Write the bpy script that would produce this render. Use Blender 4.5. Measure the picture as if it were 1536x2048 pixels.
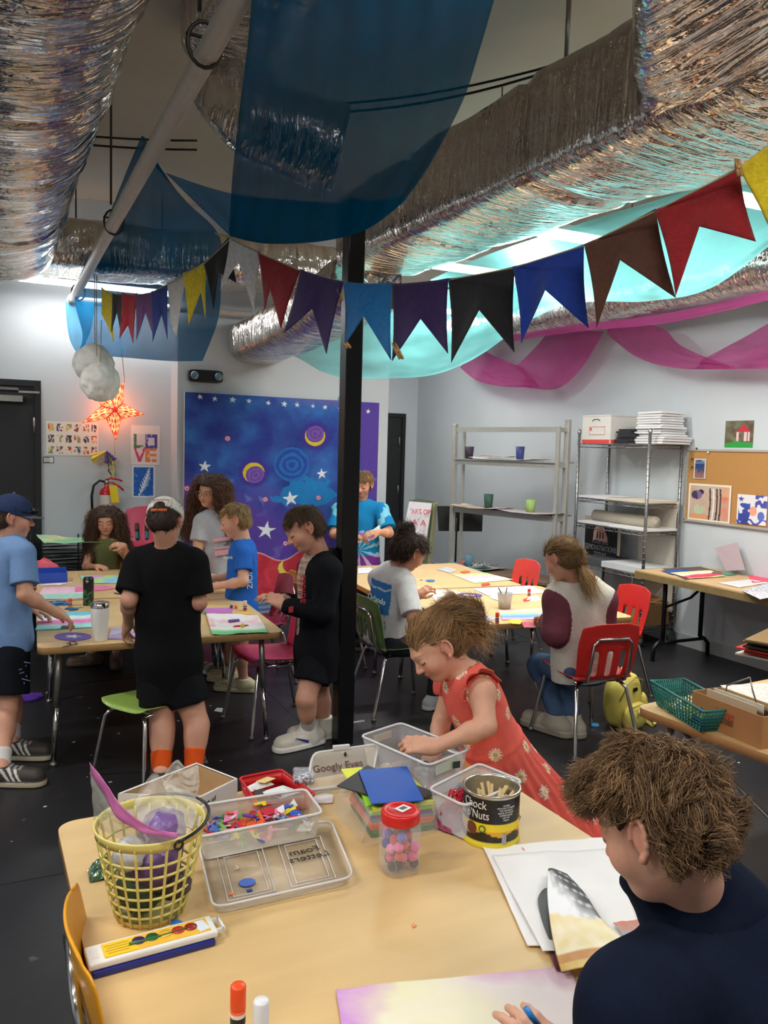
import bpy, bmesh, math, random
import numpy as np
from mathutils import Vector, Matrix, noise as mn
PI = math.pi
random.seed(7); rng = np.random.default_rng(7)
for o in list(bpy.data.objects): bpy.data.objects.remove(o)
SC = bpy.context.scene; COL = SC.collection
# ---------------------------------------------------------------- camera
F, PIT, ROL, YAW, HC = 1614.0, 0.0773, 0.0267, 0.4416, 1.6
def _cam():
    c, s = math.cos(YAW), math.sin(YAW); A = np.array([[c, -s, 0], [s, c, 0], [0, 0, 1.]])
    c, s = math.cos(PIT), math.sin(PIT); B = np.array([[1, 0, 0], [0, c, -s], [0, s, c]])
    Cc = np.array([[1, 0, 0], [0, 0, -1], [0, 1, 0.]])
    c, s = math.cos(ROL), math.sin(ROL); D = np.array([[c, -s, 0], [s, c, 0], [0, 0, 1.]])
    return D @ Cc @ B @ A
CM = _cam()
cd = bpy.data.cameras.new('camera'); cam = bpy.data.objects.new('camera', cd); COL.objects.link(cam)
cd.sensor_fit = 'VERTICAL'; cd.sensor_height = 24; cd.lens = 24 * F / 2048; cd.clip_start = 0.02
r_, u_, b_ = CM[0], -CM[1], -CM[2]
cam.matrix_world = Matrix(((r_[0], u_[0], b_[0], 0), (r_[1], u_[1], b_[1], 0), (r_[2], u_[2], b_[2], HC), (0, 0, 0, 1)))
SC.camera = cam
def ray(x, y): return CM.T @ np.array([(x - 768) / F, (y - 1024) / F, 1.])
def PZ(x, y, z=0.):            # measured point on a horizontal plane
    d = ray(x, y); return np.array([0, 0, HC]) + d * ((z - HC) / d[2])
def PX(x, y, X): d = ray(x, y); return np.array([0, 0, HC]) + d * (X / d[0])
def PY(x, y, Y): d = ray(x, y); return np.array([0, 0, HC]) + d * (Y / d[1])
def PD(x, y, D): return np.array([0, 0, HC]) + D * ray(x, y)
# ---------------------------------------------------------------- world, exposure
SC.view_settings.view_transform = 'Standard'; SC.view_settings.look = 'None'
SC.view_settings.exposure = 0.2; SC.view_settings.gamma = 1.0; SC.view_settings.use_curve_mapping = False
w = bpy.data.worlds.new('world'); SC.world = w; w.use_nodes = True
w.node_tree.nodes['Background'].inputs[0].default_value = (.75, .82, .9, 1)
w.node_tree.nodes['Background'].inputs[1].default_value = 0.25
LAMP_W = 36      # watts of every fluorescent fixture
FIX = [(.72, 7.08, 2.86), (3.1, 5.2, 2.92), (3.12, 4.1, 2.92), (4.0, 3.2, 2.97), (.55, .1, 3.35), (3.7, 1.5, 3.2),
       (-1.2, 1.7, 3.2), (-1.3, 4.4, 3.1), (-1.2, .2, 3.2), (1.2, -.6, 3.2), (4.0, 8.0, 3.15)]  # last one is added, hidden behind the ducts to brighten the back right wall
# ---------------------------------------------------------------- helpers
def srgb(*c):
    return tuple((v / 255 / 12.92 if v / 255 <= .04045 else ((v / 255 + .055) / 1.055) ** 2.4) for v in c)
def lin(a): a = np.asarray(a, float) / 255; return np.where(a <= .04045, a / 12.92, ((a + .055) / 1.055) ** 2.4)
MATS = {}
def mat(name, col=(128, 128, 128), rough=.5, metal=0., vc=False, noise=0., nscale=20., bump=0., bscale=60., spec=.5,
        trans=0., alpha=1., emit=0., ecol=None, stretch=None, sss=0., sheen=0., coat=0., ior=None, detail=4, wave=None):
    if name in MATS: return MATS[name]
    m = bpy.data.materials.new(name); m.use_nodes = True; nt = m.node_tree; N = nt.nodes; L = nt.links
    b = N['Principled BSDF']; MATS[name] = m
    b.inputs['Roughness'].default_value = rough; b.inputs['Metallic'].default_value = metal
    b.inputs['Specular IOR Level'].default_value = spec
    c = srgb(*col) + (1,)
    tc = N.new('ShaderNodeTexCoord'); mp = N.new('ShaderNodeMapping'); L.new(tc.outputs['Object'], mp.inputs[0])
    if stretch: mp.inputs['Scale'].default_value = stretch
    src = None
    if vc:
        a = N.new('ShaderNodeAttribute'); a.attribute_name = 'Col'; src = a.outputs['Color']
    if noise or not vc:
        n = N.new('ShaderNodeTexNoise'); n.inputs['Scale'].default_value = nscale; n.inputs['Detail'].default_value = detail
        L.new(mp.outputs[0], n.inputs['Vector'])
        mr = N.new('ShaderNodeMapRange'); mr.inputs[3].default_value = 1 - max(noise, .012); mr.inputs[4].default_value = 1 + max(noise, .012)
        mr.inputs[1].default_value = .3; mr.inputs[2].default_value = .7
        L.new(n.outputs[0], mr.inputs[0])
        h = N.new('ShaderNodeVectorMath'); h.operation = 'SCALE'
        if src: L.new(src, h.inputs[0])
        else: h.inputs[0].default_value = c[:3]
        L.new(mr.outputs[0], h.inputs['Scale']); src = h.outputs[0]
    L.new(src, b.inputs['Base Color'])
    if bump:
        n2 = N.new('ShaderNodeTexNoise'); n2.inputs['Scale'].default_value = bscale; n2.inputs['Detail'].default_value = detail
        L.new(mp.outputs[0], n2.inputs['Vector']); bp = N.new('ShaderNodeBump'); bp.inputs['Strength'].default_value = bump
        bp.inputs['Distance'].default_value = .01; L.new(n2.outputs[0], bp.inputs['Height']); L.new(bp.outputs[0], b.inputs['Normal'])
    if trans: b.inputs['Transmission Weight'].default_value = trans
    if ior: b.inputs['IOR'].default_value = ior
    if alpha < 1: b.inputs['Alpha'].default_value = alpha
    if sss:
        b.inputs['Subsurface Weight'].default_value = sss; b.inputs['Subsurface Radius'].default_value = (.02, .008, .004)
    if sheen: b.inputs['Sheen Weight'].default_value = sheen; b.inputs['Sheen Roughness'].default_value = .6
    if coat: b.inputs['Coat Weight'].default_value = coat; b.inputs['Coat Roughness'].default_value = .1
    if emit:
        if ecol: b.inputs['Emission Color'].default_value = srgb(*ecol) + (1,)
        else: L.new(src, b.inputs['Emission Color'])
        b.inputs['Emission Strength'].default_value = emit
    return m
class MB:
    def __init__(s): s.v = []; s.f = []; s.m = []; s.c = []; s.mi = 0; s.col = (255, 255, 255); s.sm = []; s.smooth = True
    def add(s, V, Fs, smooth=None, cols=None):
        o = len(s.v); V = [tuple(map(float, p)) for p in V]; s.v += V
        s.c += [tuple(s.col)] * len(V) if cols is None else [tuple(k) for k in cols]
        for f in Fs: s.f.append([i + o for i in f]); s.m.append(s.mi); s.sm.append(s.smooth if smooth is None else smooth)
        return o
    def build(s, name, mats, parent=None, label=None, cat=None, group=None, kind=None, loc=None, mods=(), vc=False):
        me = bpy.data.meshes.new(name); V = np.array(s.v, float).reshape(-1, 3)
        if loc is not None and parent is None: V = V - np.array(loc)
        me.from_pydata(V.tolist(), [], s.f)
        if not isinstance(mats, (list, tuple)): mats = [mats]
        for m in mats: me.materials.append(m)
        me.polygons.foreach_set('material_index', s.m); me.polygons.foreach_set('use_smooth', s.sm)
        if vc or any(c != (255, 255, 255) for c in s.c):
            at = me.color_attributes.new('Col', 'FLOAT_COLOR', 'POINT'); C4 = np.ones((len(V), 4)); C4[:, :3] = lin(s.c)
            at.data.foreach_set('color', C4.ravel())
        me.update()
        o = bpy.data.objects.new(name, me); COL.objects.link(o)
        if loc is not None and parent is None: o.location = loc
        if parent is not None: o.parent = parent
        tag(o, label, cat, group, kind)
        for k in mods:
            if k[0] == 'SOL': d = o.modifiers.new('s', 'SOLIDIFY'); d.thickness = k[1]; d.offset = k[2] if len(k) > 2 else 0
            if k[0] == 'BEV': d = o.modifiers.new('b', 'BEVEL'); d.width = k[1]; d.segments = 2; d.limit_method = 'ANGLE'
            if k[0] == 'SUB': d = o.modifiers.new('u', 'SUBSURF'); d.levels = d.render_levels = k[1]
        return o
    # shapes
    def box(s, c, d, rz=0, smooth=False, tilt=None):
        R = Matrix.Rotation(rz, 3, 'Z')
        if tilt: R = R @ Matrix.Rotation(tilt[0], 3, tilt[1])
        V = [Vector(c) + R @ Vector((x * d[0] / 2, y * d[1] / 2, z * d[2] / 2)) for x in (-1, 1) for y in (-1, 1) for z in (-1, 1)]
        s.add(V, [(0, 1, 3, 2), (4, 6, 7, 5), (0, 4, 5, 1), (2, 3, 7, 6), (0, 2, 6, 4), (1, 5, 7, 3)], smooth)
    def tube(s, pts, r, n=8, cap=True, closed=False, flat=None):
        P = [Vector(p) for p in pts]; k = len(P); rr = r if isinstance(r, (list, tuple, np.ndarray)) else [r] * k
        V = []; up = None
        for i in range(k):
            if closed: t = P[(i + 1) % k] - P[i - 1]
            else: t = (P[min(i + 1, k - 1)] - P[max(i - 1, 0)])
            t = t.normalized() if t.length > 1e-9 else Vector((0, 0, 1))
            if up is None: up = t.orthogonal().normalized()
            else:
                up = up - t * up.dot(t); up = up.normalized() if up.length > 1e-6 else t.orthogonal().normalized()
            bi = t.cross(up)
            for j in range(n):
                a = 2 * PI * j / n; V.append(P[i] + up * (math.cos(a) * rr[i]) + bi * (math.sin(a) * rr[i]))
        Fs = []
        for i in range(k if closed else k - 1):
            for j in range(n):
                a = i * n + j; b = i * n + (j + 1) % n; i2 = (i + 1) % k
                Fs.append((a, b, i2 * n + (j + 1) % n, i2 * n + j))
        if cap and not closed: Fs.append(tuple(range(n - 1, -1, -1))); Fs.append(tuple((k - 1) * n + j for j in range(n)))
        s.add(V, Fs, True)
    def lathe(s, prof, c=(0, 0, 0), n=32, M=None, cols=None, sq=0):
        V = []; cc = []
        for i, (r, z) in enumerate(prof):
            for j in range(n):
                a = 2 * PI * j / n; ca, sa = math.cos(a), math.sin(a)
                if sq: q = (abs(ca) ** sq + abs(sa) ** sq) ** (-1 / sq); ca *= q; sa *= q
                p = Vector((r * ca, r * sa, z)); p = (M @ p) if M else p
                V.append(p + Vector(c)); cc.append(cols[i] if cols else s.col)
        Fs = [(i * n + j, i * n + (j + 1) % n, (i + 1) * n + (j + 1) % n, (i + 1) * n + j) for i in range(len(prof) - 1) for j in range(n)]
        s.add(V, Fs, True, cc)
    def prism(s, poly, z0, z1, M=None):
        n = len(poly); V = [(x, y, z0) for x, y in poly] + [(x, y, z1) for x, y in poly]
        if M is not None: V = [M @ Vector(p) for p in V]
        s.add(V, [tuple(range(n - 1, -1, -1)), tuple(range(n, 2 * n))] + [(i, (i + 1) % n, n + (i + 1) % n, n + i) for i in range(n)], False)
    def grid(s, fn, nu, nv, smooth=True, colfn=None, skip=None):
        V = []; cc = []
        for j in range(nv + 1):
            for i in range(nu + 1):
                u, v = i / nu, j / nv; V.append(fn(u, v)); cc.append(colfn(u, v) if colfn else s.col)
        Fs = [(j * (nu + 1) + i, j * (nu + 1) + i + 1, (j + 1) * (nu + 1) + i + 1, (j + 1) * (nu + 1) + i)
              for j in range(nv) for i in range(nu) if not (skip and skip((i + .5) / nu, (j + .5) / nv))]
        s.add(V, Fs, smooth, cc)
    def sphere(s, c, r, n=12, R=None):
        r = r if hasattr(r, '__len__') else (r, r, r); V = []; m = n // 2
        for i in range(m + 1):
            for j in range(n):
                t = PI * i / m; a = 2 * PI * j / n
                p = Vector((r[0] * math.sin(t) * math.cos(a), r[1] * math.sin(t) * math.sin(a), r[2] * math.cos(t)))
                if R: p = R @ p
                V.append(p + Vector(c))
        s.add(V, [(i * n + j, (i + 1) * n + j, (i + 1) * n + (j + 1) % n, i * n + (j + 1) % n) for i in range(m) for j in range(n)], True)
def tag(o, label=None, cat=None, group=None, kind=None):
    if label: o['label'] = label
    if cat: o['category'] = cat
    if group: o['group'] = group
    if kind: o['kind'] = kind
def empty(name, loc=(0, 0, 0), rz=0, label=None, cat=None, group=None):
    o = bpy.data.objects.new(name, None); COL.objects.link(o); o.location = loc; o.rotation_euler = (0, 0, rz); o.empty_display_size = .1
    tag(o, label, cat, group); return o
def copy_tree(o, loc=None, rz=None, parent=None, label=None, group=None):
    c = o.copy(); COL.objects.link(c); c.parent = parent
    if loc is not None: c.location = loc
    if rz is not None: c.rotation_euler = (0, 0, rz)
    if label: c['label'] = label
    if group: c['group'] = group
    for ch in list(o.children): copy_tree(ch, parent=c)
    return c
def vnoise(x, y, z=0, sc=1., det=3):
    s = 0; a = 1.; t = 0
    for k in range(det): s += a * mn.noise(Vector((x * sc, y * sc, z * sc + 7.3 * k))); t += a; a *= .5; sc *= 2
    return s / t
def text(body, size, M, m, name, parent, depth=.0006, align='CENTER', label=None, squash=1.):
    cu = bpy.data.curves.new('t', 'FONT'); cu.body = body; cu.size = size; cu.align_x = align; cu.align_y = 'CENTER'; cu.extrude = depth
    cu.space_line = .9
    o = bpy.data.objects.new('t', cu); COL.objects.link(o); bpy.context.view_layer.update()
    me = bpy.data.meshes.new_from_object(o.evaluated_get(bpy.context.evaluated_depsgraph_get())); bpy.data.objects.remove(o)
    me.transform(Matrix.Diagonal((squash, 1, 1, 1))); me.transform(M); me.materials.clear(); me.materials.append(m); me.name = name
    o = bpy.data.objects.new(name, me); COL.objects.link(o); o.parent = parent
    if label: o['label'] = label
    return o
def frameM(o, x, y):           # matrix with origin o, local x and y axes given
    x = Vector(x).normalized(); z = x.cross(Vector(y)).normalized(); y = z.cross(x)
    return Matrix(((x[0], y[0], z[0], o[0]), (x[1], y[1], z[1], o[1]), (x[2], y[2], z[2], o[2]), (0, 0, 0, 1)))
# common materials
def foil_mat(name, stretch, tint=(224, 216, 208)):
    m = mat(name, tint, .15, 1.0, noise=.06, nscale=3, stretch=stretch); N = m.node_tree.nodes; L = m.node_tree.links; b = N['Principled BSDF']
    mp = [n for n in N if n.type == 'MAPPING'][0]
    n1 = N.new('ShaderNodeTexNoise'); n1.inputs['Scale'].default_value = 3.2; n1.inputs['Detail'].default_value = 3; n1.inputs['Distortion'].default_value = 1.2
    tc = [n for n in N if n.type == 'TEX_COORD'][0]
    n2 = N.new('ShaderNodeTexNoise'); n2.inputs['Scale'].default_value = 9; n2.inputs['Detail'].default_value = 4; L.new(tc.outputs['Object'], n2.inputs['Vector'])
    L.new(mp.outputs[0], n1.inputs['Vector'])
    b1 = N.new('ShaderNodeBump'); b1.inputs['Strength'].default_value = .6; b1.inputs['Distance'].default_value = .05
    b2 = N.new('ShaderNodeBump'); b2.inputs['Strength'].default_value = .5; b2.inputs['Distance'].default_value = .03
    L.new(n1.outputs[0], b1.inputs['Height']); L.new(n2.outputs[0], b2.inputs['Height']); L.new(b1.outputs[0], b2.inputs['Normal']); L.new(b2.outputs[0], b.inputs['Normal'])
    return m
def sheer_mat(name, col, alpha):
    m = bpy.data.materials.new(name); m.use_nodes = True; N = m.node_tree.nodes; L = m.node_tree.links; N.remove(N['Principled BSDF'])
    out = N['Material Output']; tr = N.new('ShaderNodeBsdfTransparent'); df = N.new('ShaderNodeBsdfDiffuse'); tl = N.new('ShaderNodeBsdfTranslucent')
    c = srgb(*col) + (1,); df.inputs[0].default_value = c; tl.inputs[0].default_value = c
    tr.inputs[0].default_value = tuple(.45 + .55 * v for v in c[:3]) + (1,)
    m1 = N.new('ShaderNodeMixShader'); m1.inputs[0].default_value = .55; L.new(df.outputs[0], m1.inputs[1]); L.new(tl.outputs[0], m1.inputs[2])
    m2 = N.new('ShaderNodeMixShader'); L.new(tr.outputs[0], m2.inputs[1]); L.new(m1.outputs[0], m2.inputs[2])
    tc = N.new('ShaderNodeTexCoord'); n = N.new('ShaderNodeTexNoise'); n.inputs['Scale'].default_value = 6; n.inputs['Detail'].default_value = 5
    L.new(tc.outputs['Object'], n.inputs['Vector']); mr = N.new('ShaderNodeMapRange'); mr.inputs[3].default_value = alpha - .08; mr.inputs[4].default_value = alpha + .08
    L.new(n.outputs[0], mr.inputs[0]); L.new(mr.outputs[0], m2.inputs[0]); L.new(m2.outputs[0], out.inputs[0]); return m
FOILX = foil_mat('foil_lengthwise_y', (1, 7, 1)); FOILY = foil_mat('foil_lengthwise_x', (7, 1, 1))
CHROME = mat('chrome', (205, 203, 200), .16, 1., noise=.03)
STEEL = mat('grey_steel', (150, 148, 142), .35, .8, noise=.05)
BLACKM = mat('black_metal', (22, 22, 24), .4, .3, noise=.05)
PAPER = mat('paper', vc=True, rough=.75, noise=.03, nscale=9)
VCOL = mat('painted_surface', vc=True, rough=.55, noise=.03, nscale=12)
VCOLR = mat('painted_cloth', vc=True, rough=.9, noise=.05, nscale=25, bump=.15, bscale=9)
WHITEP = mat('white_plastic', (232, 232, 228), .35, noise=.02)
BLACKP = mat('black_plastic', (20, 20, 22), .35, noise=.03)
INK = mat('black_ink', (25, 22, 24), .6)
# ================================================================= the room
WALL = mat('wall_paint', (192, 198, 202), .85, noise=.03, nscale=1.6, bump=.05, bscale=90)
CEILM = mat('ceiling_wrap', (196, 188, 174), .7, noise=.08, nscale=1.2, bump=.4, bscale=2.2)
def slab(name, a, b, m):
    q = MB(); c = [(a[i] + b[i]) / 2 for i in range(3)]; q.box(c, [abs(b[i] - a[i]) for i in range(3)])
    return q.build(name, m, kind='structure')
FL = mat('black_floor', (30, 30, 33), .42, noise=.25, nscale=2.5, bump=.08, bscale=30)
def speck(m, scale, thr, col):
    N = m.node_tree.nodes; L = m.node_tree.links; b = N['Principled BSDF']; old = b.inputs['Base Color'].links[0].from_socket
    tc = [n for n in N if n.type == 'TEX_COORD'][0]
    n = N.new('ShaderNodeTexNoise'); n.inputs['Scale'].default_value = scale; n.inputs['Detail'].default_value = 3; L.new(tc.outputs['Object'], n.inputs['Vector'])
    r = N.new('ShaderNodeMapRange'); r.inputs[1].default_value = thr; r.inputs[2].default_value = thr + .03; L.new(n.outputs[0], r.inputs[0])
    mx = N.new('ShaderNodeMix'); mx.data_type = 'RGBA'; L.new(r.outputs[0], mx.inputs[0]); L.new(old, mx.inputs[6]); mx.inputs[7].default_value = srgb(*col) + (1,)
    L.new(mx.outputs[2], b.inputs['Base Color'])
speck(FL, 38, .735, (150, 150, 148)); speck(FL, 6, .70, (75, 75, 76))
HZ = 3.75
slab('floor', (-3.2, -2.6, -.1), (5.35, 10.3, 0), FL)
slab('wall_right', (5.25, -2.6, 0), (5.37, 10.3, HZ), WALL)
slab('wall_left', (-3.2, -2.6, 0), (-3.08, 7.62, HZ), WALL)
slab('wall_front', (-3.2, -2.72, 0), (5.35, -2.6, HZ), WALL)
slab('wall_back_left', (-3.2, 7.5, 0), (1.42, 7.62, HZ), WALL)
slab('wall_back', (1.38, 7.2, 0), (3.42, 7.62, HZ), WALL)
slab('wall_back_right', (3.3, 10.1, 0), (5.35, 10.22, HZ), WALL)
slab('wall_recess', (3.3, 7.62, 0), (3.42, 10.2, HZ), WALL)
q = MB(); q.grid(lambda u, v: (-3.2 + 8.6 * u, -2.7 + 13 * v, HZ - .04 + .10 * vnoise(u * 6, v * 9, 0, 1, 3) - .05 * abs(math.sin(v * 22))), 90, 130)
q.build('ceiling', CEILM, kind='structure')
slab('baseboard_right', (5.232, -2.6, 0), (5.25, 10.1, .1), mat('baseboard_paint', (176, 180, 182), .6))
# floor seams
q = MB()
for y in (3.1, 5.6): q.box((1, y, .0008), (8.4, .006, .001))
for x in (-1, 1.55, 4.1): q.box((x, 3.5, .0008), (.006, 12, .001))
q.build('trim_1', mat('seam', (20, 20, 22), .7), kind='structure')
# doors
DOOR = mat('door_black', (24, 25, 28), .55, noise=.1)
FRM = mat('door_frame_black', (18, 18, 20), .5)
def door(n, xa, xb, y, z, hingex=None, closer=False):
    q = MB(); q.box(((xa + xb) / 2, y - .012, z / 2 - .02), (xb - xa - .1, .03, z - .05))
    d = q.build('door_%d' % n, DOOR, kind='structure')
    q = MB()
    q.box((xb - .025, y - .02, z / 2), (.05, .06, z)); q.box((xa + .025, y - .02, z / 2), (.05, .06, z)); q.box(((xa + xb) / 2, y - .02, z - .025), (xb - xa - .1, .06, .05))
    q.build('door_frame', FRM, d)
    if hingex is not None:
        for hz in (.3, 1.05, 1.72):
            q = MB(); q.tube([(hingex, y - .045, hz - .06), (hingex, y - .045, hz + .06)], .009); q.build('hinge', mat('hinge_steel', (150, 150, 148), .4, .7), d)
    if closer:
        q = MB(); q.box((-.1, y - .07, z - .16), (.5, .06, .05)); q.build('door_closer', STEEL, d)
        q = MB(); q.box((-.03, y - .1, z - .08), (.3, .012, .02), .15); q.box((.2, y - .06, z - .1), (.16, .02, .018), -.05); q.build('closer_arm', STEEL, d)
    return d
door(1, -.85, .292, 7.5, 2.1, None, True)
q = MB(); q.tube([(.235, 7.44, 1.66), (.235, 7.44, 1.79)], .008); q.build('hinge', mat('hinge_steel', (150, 150, 148), .4, .7), bpy.data.objects['door_1'])
door(2, 4.15, 5.05, 10.1, 2.1, 4.96)
# steel column
q = MB(); q.box((1.66, 3.965, 1.44), (.093, .093, 2.88), 0); q.build('support_column', mat('column_black', (16, 16, 17), .3, .2, noise=.3, nscale=14, bump=.1),
    label='black square steel column standing in the middle of the room', cat='column', loc=(1.66, 3.965, 0), mods=[('BEV', .006)])
# ---------------------------------------------------------------- fluorescent fixtures
TUBE = mat('lamp_tube', (255, 255, 255), .4, emit=16, ecol=(245, 250, 255))
labs = ['long fluorescent lamp below the ceiling above the left door wall', 'fluorescent lamp glowing behind the black pennant', 'fluorescent lamp behind the aqua sheer above the blue pennant',
        'fluorescent lamp behind the aqua sheer near the red pennant', 'fluorescent lamp over the near art table', 'fluorescent lamp over the right front of the room',
        'fluorescent lamp over the left work table', 'fluorescent lamp beyond the left duct', 'fluorescent lamp behind the camera at left', 'fluorescent lamp behind the camera at right',
        'added fill lamp hidden behind the ducts at the back right']
for i, (x, y, z) in enumerate(FIX):
    e = empty('ceiling_lamp', (x, y, z), 0, labs[i], 'lamp')
    q = MB(); q.prism([(-.07, .02), (.07, .02), (.05, .06), (-.05, .06)], -.62, .62, Matrix.Rotation(PI / 2, 4, 'Y') @ Matrix.Rotation(PI / 2, 4, 'Z')); q.build('lamp_housing', WHITEP, e)
    for sy in (-.03, .03):
        q = MB(); q.tube([(-.6, sy, 0), (.6, sy, 0)], .014); q.build('lamp_tube', TUBE, e)
    for sx in (-.5, .5):
        q = MB(); q.tube([(sx, 0, .06), (sx, 0, HZ - z)], .004, 5); q.build('hanging_wire', BLACKM, e)
    ld = bpy.data.lights.new('lamp_light', 'AREA'); ld.shape = 'RECTANGLE'; ld.size = 1.2; ld.size_y = .16; ld.energy = LAMP_W * (.3 if i == 0 else .55 if i in (4, 5, 8, 9) else 1); ld.color = (1, .965, .91)
    lo = bpy.data.objects.new('lamp_light', ld); COL.objects.link(lo); lo.parent = e; lo.location = (0, 0, -.025)
# ---------------------------------------------------------------- foil ducts
def duct(name, path, w, h, label, m, sq=3.5, wr=.012, bands=(), n=56, seg=.035, up=(0, 0, 1), sag=0, roll=0):
    P = [Vector(p) for p in path]; S = [0]
    for a, b in zip(P, P[1:]): S.append(S[-1] + (b - a).length)
    k = max(4, int(S[-1] / seg)); V = []
    def at(t):
        t = min(max(t, 0), S[-1])
        for i in range(len(P) - 1):
            if t <= S[i + 1] + 1e-9: return P[i].lerp(P[i + 1], (t - S[i]) / (S[i + 1] - S[i]))
        return P[-1]
    ws = w if hasattr(w, '__len__') else [w] * len(P); hs = h if hasattr(h, '__len__') else [h] * len(P)
    def wi(a, t): return float(np.interp(t, S, a))
    q = MB(); sd = sum(map(ord, name + label)) % 97
    for i in range(k + 1):
        t = S[-1] * i / k; T = (at(t + .12) - at(t - .12)).normalized(); c = at(t)
        side = T.cross(Vector(up)).normalized(); U = side.cross(T)
        pin = 1.0
        for b in bands:
            dd = abs(t - b); pin -= .07 * math.exp(-(dd / .035) ** 2)
        pin += .02 * math.sin(t * 9)
        if i == 0 or i == k: pin *= .93
        for j in range(n):
            a = 2 * PI * j / n + roll; ca, sa = math.cos(a), math.sin(a); qq = (abs(ca) ** sq + abs(sa) ** sq) ** (-1 / sq)
            x = ca * qq * wi(ws, t) / 2 * pin; z = sa * qq * wi(hs, t) / 2 * pin
            rad = 1 + wr * 5 * vnoise(t * 5.5, a * 1.1, sd, 1, 3) * .8 + wr * 1.0 * math.sin(t * 60 + 6 * vnoise(t * 4, a * 2, sd)) * max(0, vnoise(t * 2, a * 1.5, sd + 9) + .4)
            if z < 0 and sag: z -= sag * (1 - (x / (wi(ws, t) / 2)) ** 2)
            V.append(c + side * x * rad + U * z * rad)
    Fs = [(i * n + j, i * n + (j + 1) % n, (i + 1) * n + (j + 1) % n, (i + 1) * n + j) for i in range(k) for j in range(n)]
    Fs += [tuple(range(n)), tuple(k * n + j for j in range(n - 1, -1, -1))]
    q.add(V, Fs, True)
    return q.build(name, m, None, label, 'duct', loc=P[0])
duct('air_duct', [(-.1, 6.05, 2.95), (-.1, 4.5, 2.95), (-.05, 2.6, 2.95), (-.03, .9, 2.95), (-.03, -.8, 2.97)], .88, .62, 'fat round foil wrapped duct running over the left side of the room', FOILX, sq=2.3, wr=.014, bands=(1.1, 2.2, 3.0, 3.45, 4.0, 4.6))
duct('air_duct', [(-2.2, 6.55, 3.0), (0, 6.5, 3.0), (2.65, 6.45, 3.05)], .7, .36, 'foil duct crossing the room above the back left lamp', FOILY, sq=4, wr=.02, seg=.03)
duct('air_duct', [(2.50, 2.0, 2.905), (2.34, 2.3, 2.905), (2.23, 2.7, 2.91), (2.2, 3.3, 2.91), (2.15, 4.75, 2.93)], [1.16, .84, .64, .62, .6], .40, 'wide rectangular foil duct running away to the right of the column', FOILX, sq=14, wr=.005, sag=.03, bands=(.9, 1.9))
duct('air_duct', [(2.36, 1.84, 2.94), (2.05, 1.52, 2.985), (1.60, 1.04, 3.06), (1.4, .83, 3.08)], [1.10, 1.12, 1.15, 1.15], .46, 'big foil duct overhead at the upper right corner', FOILY, sq=9, wr=.008, sag=.02, bands=(.1,))
duct('air_duct', [(2.12, 4.8, 2.66), (2.1, 6.0, 2.56), (2.07, 7.18, 2.52)], .5, .33, 'foil duct ending at the wall above the painted night sky', FOILX, sq=4, wr=.012, sag=.02)
duct('air_duct', [(4.72, 8.2, 2.96), (4.72, 6.5, 2.94), (4.7, 4.0, 2.92), (4.6, 1.5, 2.92)], .42, .36, 'silver foil duct hanging along the right wall', FOILX, sq=2.2, wr=.02, seg=.045)
duct('air_duct', [(1.05, 4.1, 3.55), (1.0, 3.95, 3.3), (1.1, 3.75, 3.08), (1.45, 3.65, 3.0)], .38, .38, 'crumpled foil elbow duct hanging behind the blue sheer', FOILY, sq=2, wr=.03, up=(0, 1, .3), seg=.03)
duct('air_duct', [(.95, 3.9, 3.5), (.98, 2.7, 3.52), (1.0, 1.7, 3.55)], .42, .3, 'grey foil duct high up between the white pipe and the ceiling', FOILX, sq=5, wr=.015)
# ---------------------------------------------------------------- white pipe on hangers
e = empty('white_pipe', (.5, 7.15, 2.72), 0, 'white plastic pipe running across the room on rod hangers', 'pipe')
PVC = mat('pvc', (205, 196, 186), .45, noise=.05)
def L_(p): return (p[0] - .5, p[1] - 7.15, p[2] - 2.72)
q = MB(); q.tube([L_(p) for p in [(.52, 7.12, 2.74), (.53, 5, 2.745), (.55, 3, 2.75), (.57, 1.2, 2.755), (.6, -.6, 2.76)]], .034, 12); q.tube([L_((.52, 7.12, 2.74)), L_((2.0, 7.1, 2.76))], .03, 12)
q.tube([L_((.52, 7.19, 2.74)), L_((.52, 7.05, 2.74))], .045, 12); q.build('pipe_run', PVC, e)
for y in (6.9, 4.62, 2.47):
    q = MB(); q.tube([L_((.53, y, 2.86)), L_((.53, y, HZ))], .006, 6)
    q.tube([L_((.545 + .05 * math.cos(a), y, 2.77 + .065 * math.sin(a))) for a in np.linspace(0, 2 * PI, 17)[:-1]], .006, 6, closed=True)
    q.tube([L_((.49, y, 2.79)), L_((.6, y, 2.79))], .005, 6); q.build('pipe_hanger', mat('hanger_iron', (70, 66, 62), .5, .7), e)
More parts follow.
